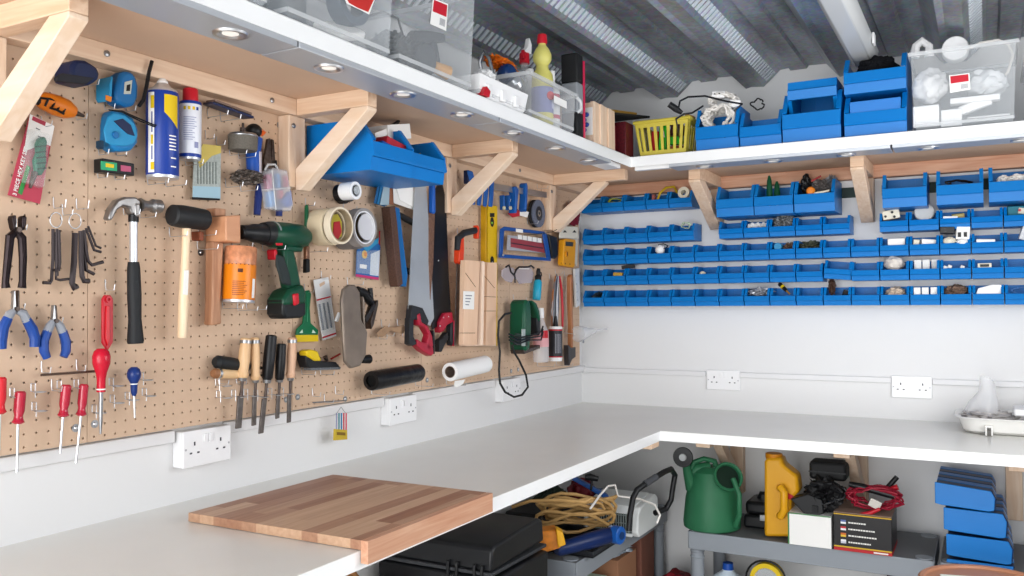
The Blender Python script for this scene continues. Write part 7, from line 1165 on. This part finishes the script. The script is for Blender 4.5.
for k in range(3): p = LW(561 + 4.4 * k, 263.2 + .4 * k, .0555); obj('probe_socket', MB().lathe(p, p + EX * .001, [(0, .003), (1, .003)], 10), MBLACK, t)
tb('test_lead', [(560, 228), (552, 232), (540, 234), (524, 235)], .06, .0014, P('lead_dark', '2c332c', .5), t, 6)
t = thing('red_bag', 'dark red cloth bag hanging behind the fourth bracket', 'bag'); lump(LW(573, 214, .03), .018, .06, .055, P('claret_cloth', '7e1830', .8), '', '', 'bag_body', 4, .25, 1, parent=t)
t = thing('pipe_cover', 'white perforated plastic strip hanging at the pegboard edge', 'strip'); pr('strip', [(572.5, 269), (579, 268), (580.5, 305), (575, 307.5)], .02, .012, P('strip_white', 'd8dadb', .5), t, .002)
for k in range(4): p = LW(576 + .5 * k, 276 + 8 * k, .0205); obj('hole', MB().lathe(p, p + EX * .0006, [(0, .0028), (1, .0028)], 10), P('hole_grey', '9a9c9e', .6), t)
# funnel, off the end of the board
t = thing('funnel', 'translucent plastic funnel lying sideways at the pegboard corner', 'funnel'); fm = clearplastic('funnel_clear', (.84, .85, .86), .45, .25); a, b_ = LW(578, 334, .075), LW(597, 330.5, .10); obj('cone', MB().lathe2(a, b_, [(0, .036), (.06, .0355), (1, .006)], 28), fm, t); obj('spout', MB().lathe2(b_, b_ + (b_ - a) * .55, [(0, .006), (1, .004)], 16), fm, t); p = LW(583.5, 341.5, .115); obj('label_tab', MB().obox(p, (0, .007, 0), (.001, 0, 0), (0, 0, .006)), MATS['ink_grey'], t); obj('stay', MB().tube([a + Vector((0, -.03, .0)), Vector((.002, a.y - .05, a.z + .01))], .0015, 6), CHROME, t)
# ---- chisels in their rack
CHW = wood('chisel_wood', s2l('e2bf94'), s2l('d3a878'), 2, .45)
def chisel(a, b_, tip, r, lab, hm_, w=2.3, ferr=True, blm=None):
    t = thing('chisel', lab, 'chisel', 'chisels standing in the ring rack'); x = .04; lt('handle', a, b_, x, [(0, r * .75), (.03, r), (.08, r * .98), (.10, r * .85), (.2, r * .95), (.5, r * 1.05), (.85, r * .9), (.92, r * 1.12), (1, r * .8)] if ferr else [(0, r * .75), (.03, r), (.5, r * 1.05), (.95, r * .95), (1, r * .7)], hm_, t, 18)
    if ferr: d = ((b_[0] - a[0]) * .085, (b_[1] - a[1]) * .085); lt('hoop', (a[0] + d[0] * .7, a[1] + d[1] * .7), (a[0] + d[0] * 1.6, a[1] + d[1] * 1.6), x, [(0, r * 1.03), (1, r * 1.03)], STEEL, t, 18)
    lt('ferrule', b_, (b_[0] + (tip[0] - b_[0]) * .06, b_[1] + (tip[1] - b_[1]) * .06), x, [(0, r * .8), (1, r * .65)], STEEL, t, 16); n0 = (b_[0] + (tip[0] - b_[0]) * .05, b_[1] + (tip[1] - b_[1]) * .05); n1 = (b_[0] + (tip[0] - b_[0]) * .35, b_[1] + (tip[1] - b_[1]) * .35)
    lt('neck', n0, n1, x, [(0, 1.6), (.5, 1.5), (1, w * .8)], DSTEEL, t, 12); pr('blade', [(n1[0] - w, n1[1]), (n1[0] + w, n1[1]), (tip[0] + w, tip[1] - 1), (tip[0] - w, tip[1])], x + .002, .005, blm or P('chisel_steel', '77706c', .35, metal=.7, noise=.25, nscale=60), t, .0008)
chisel((246, 338), (242.5, 378), (239, 429), 5.6, 'wide pale wooden-handled chisel, first in the rack', CHW, 2.7); chisel((255, 337.5), (255.5, 380), (254.5, 426), 4.6, 'second pale wooden-handled chisel in the rack', CHW, 1.9); chisel((271.5, 335), (267, 380), (261.5, 434), 5.6, 'tall black-handled chisel in the middle of the rack', BLACK, 2.2, False); chisel((281.5, 343.5), (279.5, 380), (278, 419), 4.8, 'shorter black-handled chisel beside the tall one', BLACK, 1.6, False); chisel((292.5, 337.5), (290.5, 378), (289.5, 423), 4.6, 'last wooden-handled chisel of the rack with a pinkish handle', wood('pink_beech', s2l('dcb596'), s2l('c99c7e'), 2, .5), 1.7)
for u, v, l in ((243, 397, 'ring hook round the first chisel'), (255, 396, 'ring hook round the second chisel'), (265, 397, 'ring hook round the tall black chisel'), (279, 395, 'ring hook round the shorter black chisel'), (290.5, 394, 'ring hook round the last chisel'), (227, 386, 'empty ring hook left of the chisels, upper'), (228, 398, 'empty ring hook left of the chisels, lower')): ringhook(u, v, l, .04, .010)
t = thing('file', 'file lying behind the chisels with a black grip', 'file'); lt('black_grip', (214.5, 361.5), (247, 366.5), .025, [(0, 4), (.08, 6.5), (.5, 6.8), (1, 5.5)], P('grip_slate', '1f2326', .55), t); tb('file_end', [(247, 366), (262, 368)], .02, [.005, .004], DSTEEL, t)
t = thing('file', 'wooden-handled file lying below the black-gripped one behind the chisels', 'file'); lt('wooden_handle', (217, 373.5), (240, 374.5), .03, [(0, 5), (.1, 5), (.4, 4.6), (1, 4.4)], BEECHY, t); lt('brown_end', (212.5, 373.3), (217, 373.5), .03, [(0, 3.6), (.4, 5), (1, 5)], P('end_brown', '9a6a48', .5), t); lt('steel_hoop', (217.2, 373.5), (219.6, 373.6), .03, [(0, 5.3), (1, 5.3)], CHROME, t); tb('file_end', [(240, 374.5), (262, 375.5)], .028, [.004, .003], DSTEEL, t)
hook(218, 380, 'chrome hook under the wooden file handle', .035); hook(236, 380, 'chrome hook under the middle of the wooden file handle', .035)
# ---- small rod on hooks and pencil pack
t = thing('steel_rod', 'thin short steel rod lying on two hooks above the pencils', 'rod'); tb('rod', [(313, 402.5), (346, 400.5)], .022, .0018, STEEL, t, 8); hook(312, 393, 'chrome hook at the left end of the short steel rod', .03, .012); hook(335, 391, 'chrome hook at the right end of the short steel rod', .03, .012); hook(324, 399, 'small chrome hook at the middle of the short steel rod')
t = thing('pencil_pack', 'small hanging pack of coloured pencils with a yellow foot', 'pencils'); x = .006; pr('yellow_sleeve', [(335.5, 429), (347.3, 430), (347.5, 439.5), (335, 440.5)], x + .004, .008, P('sleeve_yellow', 'd8b93a', .5), t, .001)
for k, c_ in enumerate(('8a8ea8', '2f8f9a', '2c7fb4', 'd8344c', 'e0556a')): tb('pencil', [(336.6 + 2.4 * k, 413), (336.6 + 2.4 * k, 430)], x, .0022, P('pen_' + c_, c_, .4), t, 8)
tb('hanging_wire', [(337, 413), (341, 407), (345.5, 413)], x, .0009, STEEL, t, 6); pr('print_patch', [(337, 432), (345.5, 432.6), (345.5, 435.5), (337, 435)], x + .0046, .0006, P('patch_brown', '8a6a24', .5), t, 0)
for u, v, l in ((24, 262, 'x'),): pass
finalize()
